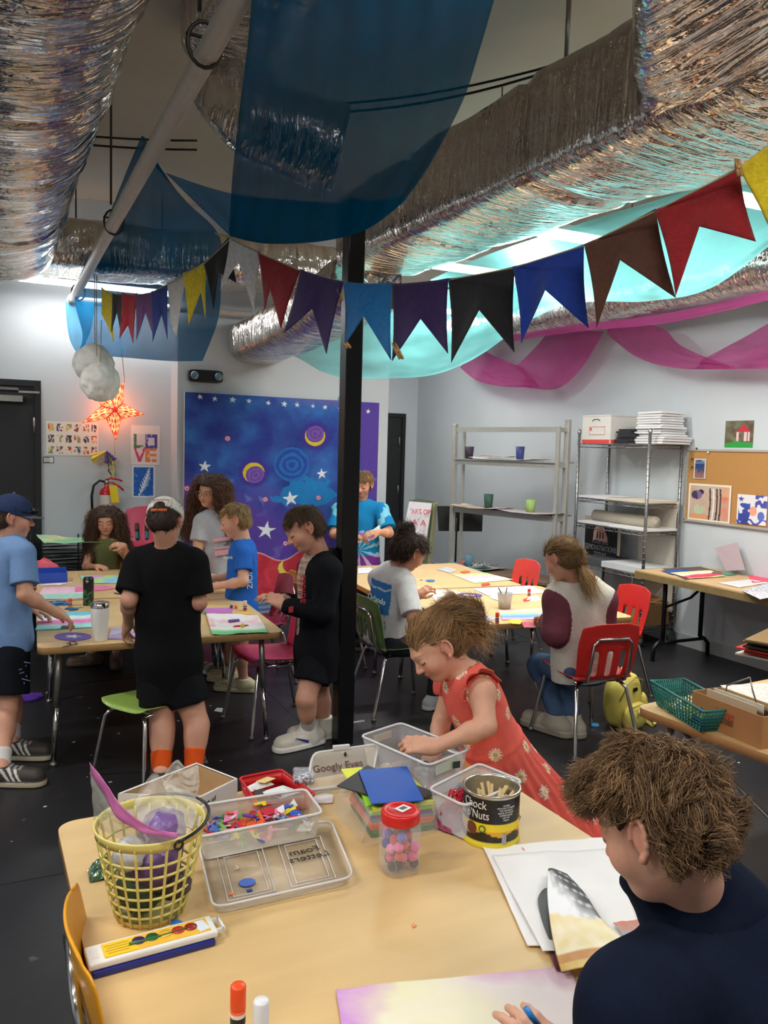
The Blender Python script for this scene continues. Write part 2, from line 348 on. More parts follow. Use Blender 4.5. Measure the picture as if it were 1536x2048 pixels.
# cables near the ceiling
for i, (a, b, s) in enumerate((((-.3, 4.9, 3.25), (1.0, 4.7, 3.3), .03), ((-.3, 4.9, 3.21), (1.0, 4.7, 3.25), .03), (tuple(PZ(560, 210, 3.35)), tuple(PZ(1122, 126, 3.35)), .05), (tuple(PZ(560, 225, 3.3)), tuple(PZ(1118, 136, 3.3)), .06))):
    q = MB(); a = Vector(a); b = Vector(b); q.tube([a.lerp(b, t) - Vector((0, 0, s * 4 * t * (1 - t))) for t in np.linspace(0, 1, 12)], .006, 5)
    q.build('ceiling_cable', BLACKM, None, ['upper thin dark cable beside the left duct', 'lower thin dark cable beside the left duct', 'upper dark cable slung below the ceiling left of the big duct', 'lower dark cable slung below the ceiling left of the big duct'][i], 'cable', loc=tuple(a))
rp = PZ(1133, 118, 3.35); q = MB(); q.tube([rp, rp + [0, 0, HZ - 3.35]], .012, 6); q.build('hanging_rod', STEEL, None, 'short grey rod holding the dark cables at the ceiling', 'rod', loc=rp)
# ================================================================= cloths and bunting under the ceiling
def smooth_rows(rows, nu, nv):
    A = np.array(rows, float)
    def rs(A, n):
        k = len(A); t = np.linspace(0, k - 1, n + 1); i = np.clip(np.floor(t).astype(int), 0, k - 2); f = (t - i)[:, None, None]
        P = [A[np.clip(i + d, 0, k - 1)] for d in (-1, 0, 1, 2)]
        return .5 * ((2 * P[1]) + (-P[0] + P[2]) * f + (2 * P[0] - 5 * P[1] + 4 * P[2] - P[3]) * f ** 2 + (-P[0] + 3 * P[1] - 3 * P[2] + P[3]) * f ** 3)
    A = rs(A, nv); A = rs(A.transpose(1, 0, 2), nu).transpose(1, 0, 2); return A
def cloth(name, rows, m, label, cat, nu=60, nv=40, fold=.02, ff=9, group=None, fdir='u', kind=None):
    """rows of measured points (x, y, distance)"""
    W = [[PD(*p) for p in r] for r in rows]; A = smooth_rows(W, nu, nv); q = MB(); V = []
    sd = sum(map(ord, label)) % 50
    for j in range(nv + 1):
        for i in range(nu + 1):
            u, v = i / nu, j / nv; p = A[j, i]; d = p - np.array([0, 0, HC]); d = d / np.linalg.norm(d); a = u if fdir == 'u' else v
            k = fold * (math.sin(a * ff * 6.28 + 2.5 * vnoise(u * 2, v * 2, sd)) * .6 + vnoise(u * 4, v * 4, sd, 1, 3) * 1.6)
            V.append(p + d * k)
    q.add(V, [(j * (nu + 1) + i, j * (nu + 1) + i + 1, (j + 1) * (nu + 1) + i + 1, (j + 1) * (nu + 1) + i) for j in range(nv) for i in range(nu)], True)
    return q.build(name, m, None, label, cat, group, kind, loc=V[0])
BL = sheer_mat('blue_sheer', (0, 104, 154), .70); AQ = sheer_mat('aqua_sheer', (130, 216, 216), .55); PK = sheer_mat('pink_sheer', (196, 84, 150), .62)
cloth('sheer_drape', [[(508, -60, 1.75), (600, -60, 1.7), (740, -60, 1.7), (880, -60, 1.7), (1005, -60, 1.75)],
    [(495, 90, 2.2), (590, 90, 2.15), (720, 90, 2.15), (850, 90, 2.15), (962, 90, 2.2)],
    [(480, 210, 2.65), (575, 210, 2.6), (690, 210, 2.6), (810, 210, 2.6), (922, 210, 2.65)],
    [(465, 350, 3.05), (560, 350, 3.0), (665, 350, 3.0), (770, 350, 3.0), (856, 335, 3.05)],
    [(458, 455, 3.3), (530, 470, 3.3), (640, 472, 3.3), (735, 452, 3.3), (810, 400, 3.3)],
    [(450, 462, 3.4), (530, 478, 3.4), (640, 470, 3.4), (735, 445, 3.4), (812, 398, 3.4)],
    [(330, 345, 3.6), (455, 385, 3.6), (580, 400, 3.6), (700, 405, 3.6), (815, 392, 3.6)]], BL, 'large deep blue sheer cloth hanging from the ceiling at the centre', 'drape', 90, 90, .03, 7)
cloth('sheer_drape', [[(283, 272, 4.1), (290, 276, 4.1), (300, 300, 4.0), (312, 335, 3.9)],
    [(250, 350, 4.5), (300, 360, 4.4), (340, 380, 4.1), (375, 405, 3.9)],
    [(190, 500, 5.4), (270, 500, 5.2), (350, 490, 4.6), (440, 475, 4.1)],
    [(150, 590, 6.2), (250, 600, 6.1), (350, 590, 5.4), (442, 560, 4.8)],
    [(165, 670, 6.3), (260, 690, 6.2), (350, 690, 5.7), (436, 640, 5.2)],
    [(155, 708, 6.3), (260, 716, 6.2), (340, 722, 5.8), (405, 722, 5.4)]], BL, 'blue sheer cloth draped over the pipe behind the left bunting', 'drape', 60, 70, .03, 4)
cloth('sheer_drape', [[(131, 600, 6.55), (150, 602, 6.55), (170, 604, 6.55), (190, 606, 6.5)], [(133, 640, 6.5), (150, 642, 6.5), (168, 644, 6.5), (185, 646, 6.45)],
    [(140, 680, 6.4), (152, 682, 6.4), (163, 680, 6.4), (174, 680, 6.4)], [(154, 708, 6.35), (156, 709, 6.35), (158, 709, 6.35), (161, 707, 6.35)]], sheer_mat('backlit_blue_sheer', (90, 185, 235), .75),  # same blue cloth, coloured brighter where lamp light shows through it
    'small bright blue flap of sheer under the pipe elbow', 'drape', 16, 24, .008, 2)
cloth('sheer_drape', [[(549, 715, 7.55), (600, 712, 7.6), (645, 706, 7.65), (690, 700, 7.7)], [(550, 760, 7.55), (600, 760, 7.6), (645, 758, 7.65), (690, 756, 7.7)],
    [(556, 794, 7.55), (600, 797, 7.6), (645, 800, 7.65), (688, 802, 7.7)]], AQ, 'flat aqua sheer hanging on the wall above the painted night sky', 'drape', 30, 20, .004, 3)
cloth('sheer_drape', [[(585, 712, 6.9), (660, 660, 6.5), (740, 610, 6.1), (850, 585, 5.7), (940, 575, 5.4), (1040, 570, 5.2)],
    [(600, 718, 6.9), (668, 710, 6.5), (750, 690, 6.1), (855, 680, 5.7), (945, 655, 5.4), (1030, 620, 5.2)],
    [(640, 742, 6.8), (690, 757, 6.5), (765, 757, 6.1), (860, 751, 5.7), (940, 722, 5.4), (1010, 676, 5.2)]], AQ, 'aqua sheer swag hanging behind the purple and black pennants', 'drape', 70, 30, .03, 3)
cloth('sheer_drape', [[(860, 560, 5.6), (960, 515, 5.1), (1090, 470, 4.7), (1230, 425, 4.3), (1390, 375, 3.9), (1600, 290, 3.5)],
    [(960, 600, 5.5), (1050, 560, 5.1), (1140, 545, 4.7), (1260, 510, 4.4), (1400, 470, 4.0), (1600, 370, 3.6)],
    [(1060, 640, 5.4), (1130, 610, 5.1), (1200, 603, 4.8), (1300, 602, 4.4), (1430, 572, 4.1), (1600, 440, 3.7)]], AQ, 'aqua sheer stretched below the ceiling behind the blue brown and red pennants', 'drape', 80, 40, .03, 3)
def pk(r, X=4.98): return [(x, y, float((PX(x, y, X) - np.array([0, 0, HC])) @ CM[2])) for x, y in r]
cloth('sheer_swag', [pk([(1000, 665), (960, 690), (985, 710), (1045, 735)]), pk([(940, 712), (945, 730), (990, 748), (1070, 762)]), pk([(920, 735), (955, 762), (1010, 773), (1080, 774)])], PK,
     'left end of the pink sheer swag hanging above the grey shelf unit', 'drape', 40, 24, .02, 3)
cloth('sheer_swag', [pk([(1030, 735), (1075, 690), (1100, 660), (1120, 655)]), pk([(1050, 755), (1100, 735), (1130, 700), (1165, 660)]), pk([(1040, 773), (1110, 778), (1160, 740), (1208, 663)])], PK,
     'middle fold of the pink sheer swag rising toward the foil duct', 'drape', 40, 24, .02, 3)
cloth('sheer_swag', [pk([(1230, 640), (1320, 655), (1360, 690), (1420, 718)]), pk([(1218, 655), (1290, 690), (1350, 712), (1450, 728)]), pk([(1213, 666), (1270, 712), (1350, 736), (1480, 738)])], PK,
     'pink sheer swag hanging above the wire shelving', 'drape', 40, 24, .02, 3)
cloth('sheer_swag', [pk([(1400, 722), (1450, 695), (1500, 668), (1600, 610)]), pk([(1400, 728), (1460, 715), (1530, 700), (1620, 670)]), pk([(1390, 737), (1470, 738), (1550, 735), (1640, 715)])], PK,
     'pink sheer swag at the right edge above the cork board', 'drape', 40, 24, .02, 3)
cloth('sheer_swag', [pk([(1010, 672), (1150, 650), (1340, 625), (1580, 570)], 4.45), pk([(1010, 685), (1150, 664), (1340, 645), (1580, 590)], 4.45)], PK, 'pink sheer laid along the underside of the right foil duct', 'drape', 50, 6, .01, 5)
# ---- bunting
FC = dict(y=(240, 212, 20), k=(24, 22, 26), r=(150, 8, 20), m=(130, 78, 140), b=(0, 52, 150), w=(226, 222, 222), p=(48, 20, 84), c=(0, 116, 184), n=(84, 46, 28), R=(196, 28, 46))
FM = {k: mat('felt_' + k, v, .95, noise=.14, nscale=60, bump=.3, bscale=160, sheen=.3) for k, v in FC.items()}
FLAGS = [('y', (203, 574), (225, 586), (203, 628), (214, 648), (227, 683), 4.7, 'yellow pennant at the left end of the bunting'),
 ('k', (225, 586), (247, 587), (222, 665), (234, 625), (243, 672), 4.6, 'narrow black pennant next to the left end yellow one'),
 ('R', (244, 585), (274, 586), (239, 676), (256, 650), (266, 686), 4.5, 'narrow red pennant between the black and the mauve one'),
 ('m', (271, 588), (305, 583), (273, 680), (291, 625), (308, 675), 4.4, 'mauve pennant in the left stretch of the bunting'),
 ('b', (303, 582), (335, 569), (305, 683), (323, 628), (335, 678), 4.25, 'narrow blue pennant left of the crumpled white one'),
 ('w', (334, 566), (373, 547), (341, 640), (346, 660), (353, 672), 4.1, 'crumpled white pennant left of the wide yellow one'),
 ('y', (366, 546), (413, 521), (377, 650), (402, 582), (411, 637), 3.9, 'yellow pennant left of the black one at the hook'),
 ('k', (407, 526), (460, 470), (427, 622), (437, 545), (473, 566), 3.7, 'black pennant hanging under the fabric hook'),
 ('w', (460, 475), (524, 502), (441, 578), (477, 522), (508, 622), 3.5, 'large white pennant right of the fabric hook'),
 ('r', (515, 502), (601, 540), (529, 620), (540, 577), (562, 658), 3.3, 'red pennant left of the purple one and the column'),
 ('p', (601, 538), (688, 563), (567, 667), (624, 618), (653, 708), 3.1, 'purple pennant left of the column'),
 ('c', (687, 563), (785, 565), (689, 690), (727, 632), (782, 720), 3.0, 'bright cyan blue pennant in front of the column'),
 ('p', (784, 567), (897, 556), (784, 722), (841, 638), (896, 707), 2.9, 'purple pennant right of the cyan blue one'),
 ('k', (896, 557), (1030, 532), (902, 726), (958, 620), (1029, 705), 2.8, 'wide black pennant right of the column'),
 ('b', (1025, 533), (1168, 488), (1042, 688), (1090, 580), (1178, 657), 2.6, 'royal blue pennant left of the brown one'),
 ('n', (1168, 488), (1311, 417), (1193, 657), (1240, 520), (1352, 596), 2.4, 'brown pennant between the royal blue and the red one'),
 ('r', (1309, 420), (1478, 333), (1351, 593), (1399, 453), (1512, 483), 2.25, 'largest red pennant near the right edge'),
 ('y', (1476, 335), (1570, 262), (1545, 470), (1590, 400), (1670, 380), 2.1, 'yellow pennant at the right edge')]
for k, TL, TR, tl, ap, tr, D, lab in FLAGS:
    q = MB(); D2 = D - .1
    def fn(u, v):
        top = (TL[0] + (TR[0] - TL[0]) * u, TL[1] + (TR[1] - TL[1]) * u)
        if u < .5: t = u / .5; bt = (tl[0] + (ap[0] - tl[0]) * t, tl[1] + (ap[1] - tl[1]) * t)
        else: t = (u - .5) / .5; bt = (ap[0] + (tr[0] - ap[0]) * t, ap[1] + (tr[1] - ap[1]) * t)
        bow = 4 * u * (1 - u) * 3 * (1 - v)
        dd = D + (D2 - D) * u + .012 * math.sin(u * 7 + D * 5) * v + .01 * vnoise(u * 2, v * 2, D * 9)
        ed = (TR[0] - TL[0]) * .03 * math.sin(v * 3.1) * (1 if u < .5 else -1) * abs(2 * u - 1)
        return PD(top[0] + (bt[0] - top[0]) * v + ed, top[1] + (bt[1] - top[1]) * v + bow, dd)
    q.grid(fn, 20, 16); q.build('bunting_pennant', FM[k], None, lab, 'pennant', 'pennants on the bunting string', loc=fn(0, 0), mods=[('SOL', .0025)])
q = MB(); q.tube([PD(f[1][0], f[1][1] + 3, f[6] + .006) for f in FLAGS] + [PD(1600, 240, 2.0)], .0022, 5)
q.build('bunting_string', mat('twine', (190, 170, 130), .9), None, 'thin string carrying all the pennants across the room', 'string', loc=PD(203, 577, 4.7))
PIN = mat('pin_wood', (196, 150, 96), .6, noise=.1)
for (x, y, D, dx, dy, lb) in ((795, 702, 2.86, 8, 16, 'wooden clothespin at the tips of the cyan and purple pennants'), (1477, 335, 2.1, 3, 17, 'wooden clothespin joining the red and yellow pennants at right'), (680, 590, 3.02, 2, 12, 'wooden clothespin on the purple pennant beside the column'), (694, 690, 3.0, 4, 6, 'small clothespin at the left tip of the cyan pennant')):
    q = MB()
    for s in (-1, 1):
        a = PD(x - dx + s * 3, y - dy, D - .01); b = PD(x + dx + s * 3, y + dy, D - .012); q.tube([a, (a + b) / 2, b], [.003, .0055, .005], 4)
    c = PD(x, y, D - .012); q.tube([c + np.array([0, 0, .004]), c, c - np.array([0, 0, .004])], .008, 6); q.build('clothespin', PIN, None, lb, 'clothespin', loc=PD(x, y, D))
q = MB(); a = PD(430, 469, 3.62)
for k in range(7): q.tube([PD(430 + k * 1.5, 466 + k, 3.62), PD(455, 471 + k * .7, 3.6), PD(470, 474, 3.58)], .0025, 4)
q.build('string_knot', mat('twine'), None, 'frayed knot of string where the bunting meets the blue sheer', 'string', loc=PD(430, 469, 3.6))
# ---- crumpled paper lanterns
LAN = mat('rice_paper', vc=True, rough=.8, noise=.06, nscale=14, bump=.5, bscale=22)
def lantern(px, py, D, r, lab, strs, marks):
    c = PD(px, py, D); q = MB(); n = 40; V = []; cc = []
    for i in range(n + 1):
        for j in range(n * 2):
            t = PI * i / n; a = PI * j / n; d = Vector((math.sin(t) * math.cos(a), math.sin(t) * math.sin(a), math.cos(t)))
            k = r * (1 + .20 * vnoise(d[0] * 1.7, d[1] * 1.7, d[2] * 1.7 + px, 1, 4) + .03 * abs(vnoise(d[0] * 5, d[1] * 5, d[2] * 5, 1, 2)))
            V.append(Vector(c) + d * k); col = np.array([246, 243, 236.]) * (1 + .12 * vnoise(d[0] * 3, d[1] * 3, d[2] * 3 + 5))
            for (ma, mt, mr) in marks:
                da = (a - ma) * math.sin(t); dt = t - mt; R = math.hypot(da, dt)
                if R < mr and math.cos(math.atan2(dt, da) * 7) * mr > R * 1.3 - .1 * mr: col = np.array([150, 142, 134.])
            cc.append(np.clip(col, 0, 255))
    q.add(V, [(i * 2 * n + j, (i + 1) * 2 * n + j, (i + 1) * 2 * n + (j + 1) % (2 * n), i * 2 * n + (j + 1) % (2 * n)) for i in range(n) for j in range(2 * n)], True, cc)
    e = empty('paper_lantern', c, 0, lab, 'lantern'); 
    o = q.build('lantern_globe', LAN, e); o.location = -Vector(c)
    for s in strs:
        q = MB(); q.tube([PD(s[0], s[1], D) - c, PD(s[2], s[3], D) - c], .0028, 5); q.build('hanging_string', mat('twine'), e)
lantern(188, 728, 5.3, .128, 'upper crumpled white paper lantern hanging left of the star', [(189, 552, 190, 702)], [(-2.0, 1.1, .3)])
lantern(201, 764, 5.0, .118, 'lower crumpled white paper lantern with a leaf mark beside the star', [(193, 552, 193, 712), (203, 640, 200, 742)], [(-2.1, 2.2, .55), (-1.0, 1.6, .3)])
# ---- glowing star lantern
c = PY(228, 820, 7.36); e = empty('star_lantern', c, 0, 'glowing orange paper star lantern hanging in front of the left back wall', 'lantern')
tips = [PY(249, 760, 7.36), PY(289, 829, 7.36), PY(232, 881, 7.36), PY(163, 847, 7.36), PY(188, 782, 7.36)]
inn = [PY(246, 806, 7.36), PY(243, 838, 7.36), PY(212, 838, 7.36), PY(202, 812, 7.36), PY(222, 795, 7.36)]
STAR = mat('star_paper', vc=True, rough=.8, noise=.02, emit=.75)
q = MB(); ctr = Vector(c) + Vector((0, -.09, 0))
for i in range(5):
    T = Vector(tips[i]); I1 = Vector(inn[i]); I0 = Vector(inn[i - 1])
    for A, B in ((I0, T), (T, I1)):
        N = 44; vs = []; cs = []; idx = {}
        for a in range(N + 1):
            for b in range(N + 1 - a):
                wa, wb = a / N, b / N; wc = 1 - wa - wb; p = A * wa + B * wb + ctr * wc; idx[(a, b)] = len(vs); vs.append(p - Vector(c))
                rr = wc; ridge = min(wa if A == T else wb, 1) ; edge = min(wa, wb, wc)
                tt = (wb if B == T else wa); side = (wa if B == T else wb)
                pat = math.sin(tt * 26 + 2.2 * math.sin(side * 22)) * math.cos(side * 17 + rr * 9)
                if edge < .035 or side < .04: col = (190, 30, 30)
                elif .68 < tt < .8 or rr > .86: col = (250, 90, 60)
                elif pat > .0: col = (255, 214, 140)
                else: col = (215, 50, 35)
                cs.append(col)
        fs = []
        for a in range(N):
            for b in range(N - a):
                fs.append((idx[(a, b)], idx[(a + 1, b)], idx[(a, b + 1)]))
                if a + b < N - 1: fs.append((idx[(a + 1, b)], idx[(a + 1, b + 1)], idx[(a, b + 1)]))
        q.add(vs, fs, False, cs)
        q.col = (255, 120, 60); q.add([p - Vector(c) for p in (A, B, Vector(c) + Vector((0, .05, 0)))], [(0, 2, 1)], False)
q.build('star_shade', STAR, e)
q = MB(); q.tube([Vector(PY(229, 560, 7.36)) - Vector(c), Vector(tips[0]) - Vector(c)], .003, 5); q.build('lamp_cord', mat('twine'), e)
ld = bpy.data.lights.new('star_bulb', 'POINT'); ld.energy = 9; ld.color = (1, .30, .12); ld.shadow_soft_size = .08
lo = bpy.data.objects.new('star_bulb', ld); COL.objects.link(lo); lo.parent = e; lo.location = (0, .02, 0)
q = MB(); q.tube([PY(229, 872, 7.46), PY(229, 900, 7.47), PY(231, 960, 7.47)], .003, 5); q.build('power_cord', mat('twine'), None, 'thin cord running down the wall below the star', 'cord', loc=PY(229, 872, 7.46))
# ================================================================= flat things on the walls
def panel(name, o, ux, uy, nx, ny, colfn, m, label=None, cat=None, th=.002, parent=None, group=None, wave=0., kind=None):
    """o = top left corner, ux = to top right, uy = to bottom left (vectors)"""
    o = np.array(o, float); ux = np.array(ux, float); uy = np.array(uy, float); nrm = np.cross(uy, ux); nrm /= np.linalg.norm(nrm)
    q = MB(); sd = sum(map(ord, label or name)) % 60
    def f(u, v): return o + ux * u + uy * v + nrm * (th + wave * (1.7 + vnoise(u * 2.3, v * 2.3, sd, 1, 3) * 1.6))
    q.grid(f, nx, ny, True, colfn)
    q.col = (200, 198, 192) 
    b = [o, o + ux, o + ux + uy, o + uy]; t = [f(0, 0), f(1, 0), f(1, 1), f(0, 1)]
    q.add(b + t, [(3, 2, 1, 0)] + [] * 0 + [(i, (i + 1) % 4, 4 + (i + 1) % 4, 4 + i) for i in range(4)], False)
    return q.build(name, m, parent, label, cat, group, kind, loc=None if parent is not None else o, vc=True)
def onY(x0, y0, x1, y1, Y):  # upright rectangle on a wall facing the room, from its measured corners
    a = PY(x0, y0, Y); b = PY(x1, y0, Y); d = PY(x0, y1, Y); return a, np.array([b[0] - a[0], 0, 0]), np.array([0, 0, d[2] - a[2]])
def onX(x0, y0, x1, y1, X):
    a = PX(x0, y0, X); b = PX(x1, y0, X); d = PX(x0, y1, X); return a, np.array([0, b[1] - a[1], 0]), np.array([0, 0, d[2] - a[2]])
def star_in(x, y, cx, cy, r, rot=0):
    dx, dy = x - cx, y - cy; R = math.hypot(dx, dy)
    if R > r: return False
    a = (math.atan2(dx, -dy) + rot) % (2 * PI / 5); a = min(a, 2 * PI / 5 - a)
    return R < r * .36 / (math.cos(a) * .36 + math.sin(a) * (1 - .36 * math.cos(PI / 5)) / math.sin(PI / 5))
def mix(a, b, t): t = min(max(t, 0), 1); return np.array(a, float) * (1 - t) + np.array(b, float) * t
TS = [(397, 794, 6), (424, 797, 6), (457, 798, 7), (488, 800, 6), (526, 803, 6), (558, 804, 7), (584, 805, 6), (616, 807, 5), (641, 809, 6), (673, 811, 6), (733, 816, 6),
      (406, 934, 13), (637, 950, 12), (573, 1002, 17), (526, 1068, 20)]
def mural(u, v):
    x = 369 + 388 * u; y = 785 + 12 * u * (1 - v) + 468 * v
    n1 = vnoise(x / 60, y / 60, 1, 1, 4); n2 = vnoise(x / 22 + n1 * 2, y / 22, 5, 1, 3); n3 = vnoise(x / 90, y / 90, 9, 1, 2)
    c = mix((38, 56, 138), (52, 104, 176), .5 + 1.6 * n1 + .5 * n2)
    c = mix(c, (32, 36, 116), .6 * max(0, n3 * 2.5))
    if y < 812: c = mix(c, (150, 104, 170), (u - .35) * 1.7 * (812 - y) / 20)
    c = mix(c, (84, 60, 150), (y - 950 + 60 * n1 - .35 * (x - 450)) / 60 * (1 - max(0, (x - 640) / 60)))
    c = mix(c, (150, 150, 215), max(0, n2 * 1.4 - .25) * (y > 960))
    if math.hypot((x - 612) / 62, (y - 990) / 30) < 1 + n2: c = mix(c, (20, 128, 190), .85)
    R = math.hypot(x - 575, y - 930)
    if R < 36: c = mix((24, 110, 178), (40, 60, 150), .5 + .5 * math.sin(R * .5 + n2 * 3))
    for (mx, my, dx, dy) in ((622, 870, 0, -5), (499, 947, 3, 5)):
        R = math.hypot(x - mx, y - my)
        if R < 34: c = mix(c, (60, 44, 140), (34 - R) / 9)
        if R < 21: c = mix((232, 214, 40), (196, 170, 40), R / 30)
        R2 = math.hypot(x - mx - dx, y - my - dy)
        if R2 < 18.5 and R < 22: c = mix((128, 84, 168), (92, 66, 150), .5 + .5 * math.sin(R2 * .8 + n2 * 4))
    for (mx, my) in ((448, 877), (374, 978), (631, 1001), (565, 1097), (523, 1003)):
        R = math.hypot(x - mx, y - my)
        if R < 5.5: c = np.array((214, 190, 214.)) if 2 < R < 4 else np.array((190, 60, 90.))
    hill = 1115 + 9 * math.sin(x / 17) + 9 * math.sin(x / 41 + 1)
    if y > hill: c = mix((186, 38, 58), (214, 64, 78), .5 + n2 * 1.5)
    if hill < y < hill + 3: c = np.array((216, 160, 170.))
    R = math.hypot(x - 569, y - 1150); R2 = math.hypot(x - 577, y - 1143)
    if R < 18 and R2 > 17: c = np.array((216, 214, 80.))
    h2 = 1212 + 5 * math.sin(x / 23)
    if y > h2: c = mix((120, 168, 178), (110, 92, 160), .5 + math.sin((y + 8 * math.sin(x / 30)) * .6))
    for (sx, sy, r) in TS:
        if abs(x - sx) < r and abs(y - sy) < r and star_in(x, y, sx, sy, r, .15 * math.sin(sx)): c = np.array((228, 232, 236.))
    return np.clip(c, 0, 255)
a = PY(369, 784, 7.15); b = PY(757, 806, 7.15)
panel('painted_backdrop', (a[0], 7.17, a[2]), (b[0] - a[0], 0, b[2] - a[2]), (-.0, 0, -a[2] + .02), 330, 400, mural, VCOLR, 'large painted cloth of a night sky with moons and stars on the back wall', 'backdrop', .004, wave=.018)
# grommets of the backdrop left out; posters of the left wall
def alpha_post(u, v):
    x = u * 6; y = v * 3; i, j = int(x), int(y); fx, fy = x - i, y - j
    if not (.2 < fx < .9 and .18 < fy < .85) or u > .965: return (226, 218, 206)
    h = (i * 7 + j * 13) % 6; P = [(190, 60, 50), (70, 80, 110), (216, 180, 80), (120, 60, 60), (140, 150, 100), (60, 60, 66)]
    k = vnoise(fx * 2.2 + i * 3, fy * 2.2 + j * 5, h, 1, 2)
    return P[h] if k > .12 else ((232, 222, 208) if k > -.1 else P[(h + 2) % 6])
panel('alphabet_poster', *onY(92, 842, 197, 910, 7.5), 90, 54, alpha_post, PAPER, 'wide poster of small colourful shapes in three rows beside the black door', 'poster')
def love(u, v):
    if u < .1 or u > .9 or v < .22: return (222, 218, 214)
    if v > .93: return (228, 224, 220)
    x = (u - .1) / .8; y = (v - .24) / .68
    n = vnoise(u * 12, v * 12, 3, 1, 2)
    if y < .5:
        yy = y / .5
        if x < .5: t = x / .5; return (80, 120, 90) if (t < .25 or yy > .8) and n > -.25 else (210, 200, 205)
        t = (x - .5) / .5; return (78, 70, 150) if (t < .25 or t > .78 or yy < .2 or yy > .8) and n > -.28 else (214, 206, 214)
    yy = (y - .5) / .5
    if x < .5: t = x / .5; return (206, 70, 110) if abs(abs(t - .5) * 1.1 - .45 * (1 - yy)) < .13 and n > -.3 else (220, 210, 212)
    t = (x - .5) / .5; return (222, 128, 66) if (t < .35 or yy < .18 or yy > .82 or .42 < yy < .6) and t < .95 and n > -.3 else (226, 212, 206)
panel('love_print', *onY(262, 850, 320, 929, 7.5), 60, 80, love, PAPER, 'print spelling LOVE in green purple pink and orange block letters', 'poster')
def fern(u, v):
    n = vnoise(u * 7, v * 9, 3, 1, 3)
    if u < .07 or u > .93 or v < .05 or v > .95: return (222, 226, 232)
    ax = .16 + .62 * (1 - v) + .12 * math.sin(v * 2.2); d = u - ax
    fw = (.36 * math.sin(min(1, (1.05 - v)) * PI * .5) * (v * 1.6 if v < .6 else .96)) * (.55 + .45 * math.sin((v * 1.0 + abs(d) * .9) * 62))
    return (216, 226, 238) if abs(d) < max(fw * .8, .012) and v > .08 else mix((24, 92, 178), (150, 190, 226), max(0, n * 2.2 - .3))
panel('fern_print', *onY(264, 931, 310, 995, 7.5), 80, 110, fern, PAPER, 'blue print of a white fern leaf below the LOVE print', 'poster')
panel('wall_card', *onY(86, 913, 108, 926, 7.5), 22, 14, lambda u, v: (60, 58, 60) if (u < .06 or u > .94 or v < .1 or v > .9) or (abs((v * 4) % 1 - .5) < .12 and .15 < u < .6) else (214, 214, 210), PAPER, 'small framed card of text beside the black door', 'card')
# streamers
q = MB(); q.smooth = False; c = PY(213, 900, 7.44)
for k in range(16):
    q.col = [(222, 206, 110), (190, 206, 120), (80, 62, 140), (40, 38, 48), (120, 130, 90), (150, 110, 150)][k % 6]
    a = -2.6 + k * .13; L = 26 + 22 * random.random()
    if k < 5: a = -PI + .25 + k * .1; q.col = (226, 208, 96); L = 42
    pts = [PY(213 + math.cos(a) * L * t * .8 + 2 * math.sin(t * 20 + k) * (k % 2), 902 - math.sin(a) * L * t * .9, 7.44 - .02 * (k % 3)) for t in np.linspace(0, 1, 12)]
    q.tube(pts, [.012 * (.4 + t) if k % 2 == 0 else .004 for t in np.linspace(0, 1, 12)], 5)
for k in range(4):
    q.col = (216, 204, 120) if k else (60, 50, 60); q.tube([PY(220 + 3 * math.sin(t * 9 + k) + k * 2, 925 + 30 * t, 7.42) for t in np.linspace(0, 1, 10)], .006, 5)
q.build('ribbon_streamers', VCOL, None, 'bunch of yellow purple and black ribbon streamers on the wall below the star', 'decoration', loc=c)
# fire extinguisher
c = PY(213, 1010, 7.4); e = empty('fire_extinguisher', c, 0, 'red fire extinguisher with a black hose and yellow tag on the wall', 'fire extinguisher')
RED = mat('red_enamel', (176, 22, 26), .3, noise=.04)
q = MB(); q.lathe([(0, -.3), (.055, -.3), (.06, -.28), (.06, .1), (.05, .135), (.02, .155), (.02, .18), (0, .18)], n=20); q.build('cylinder_body', RED, e)
q = MB(); q.lathe([(.061, 0), (.061, .09)], n=20); q.build('label', mat('label_white', (210, 200, 190), .6), e)
q = MB(); q.tube([(.0, 0, .18), (0, 0, .215)], .02, 8); q.build('valve', STEEL, e)
q = MB(); q.tube([(-.01, 0, .215), (.03, -.01, .235), (.1, -.02, .225), (.13, -.02, .21)], .009, 6); q.tube([(-.01, 0, .2), (.05, -.01, .195), (.11, -.02, .16), (.14, -.02, .13)], .009, 6); q.build('handle', RED, e)
q = MB(); q.tube([(0, 0, .2), (-.06, -.02, .215), (-.11, -.03, .17), (-.125, -.03, .08), (-.12, -.03, -.05)], .011, 8); q.build('hose', BLACKP, e)
q = MB(); q.box((.055, -.075, .1), (.065, .004, .15), 0, tilt=(-.15, 'Y')); q.build('inspection_tag', mat('tag_yellow', (232, 200, 30), .6), e)
# emergency light
c = PY(410, 753, 7.17); e = empty('emergency_light', c, 0, 'black two headed emergency light on the wall above the painted backdrop', 'emergency light')
q = MB()
pl = [(.15 * math.copysign(min(1, abs(math.cos(t)) ** .35), math.cos(t)), .054 * math.copysign(abs(math.sin(t)) ** .35, math.sin(t))) for t in np.linspace(0, 2 * PI, 33)[:-1]]
q.prism(pl, -.03, .05, Matrix.Rotation(PI / 2, 4, 'X')); q.build('housing', BLACKP, e, mods=[('BEV', .008)])
for sx in (-.105, .105):
    q = MB(); q.lathe([(.032, 0), (.036, .02), (.03, .03), (0, .026)], (0, 0, 0), 18, Matrix.Translation((sx, -.055, 0)) @ Matrix.Rotation(PI / 2, 4, 'X')); q.build('lamp_head', mat('lens', (120, 150, 165), .1, .4), e)
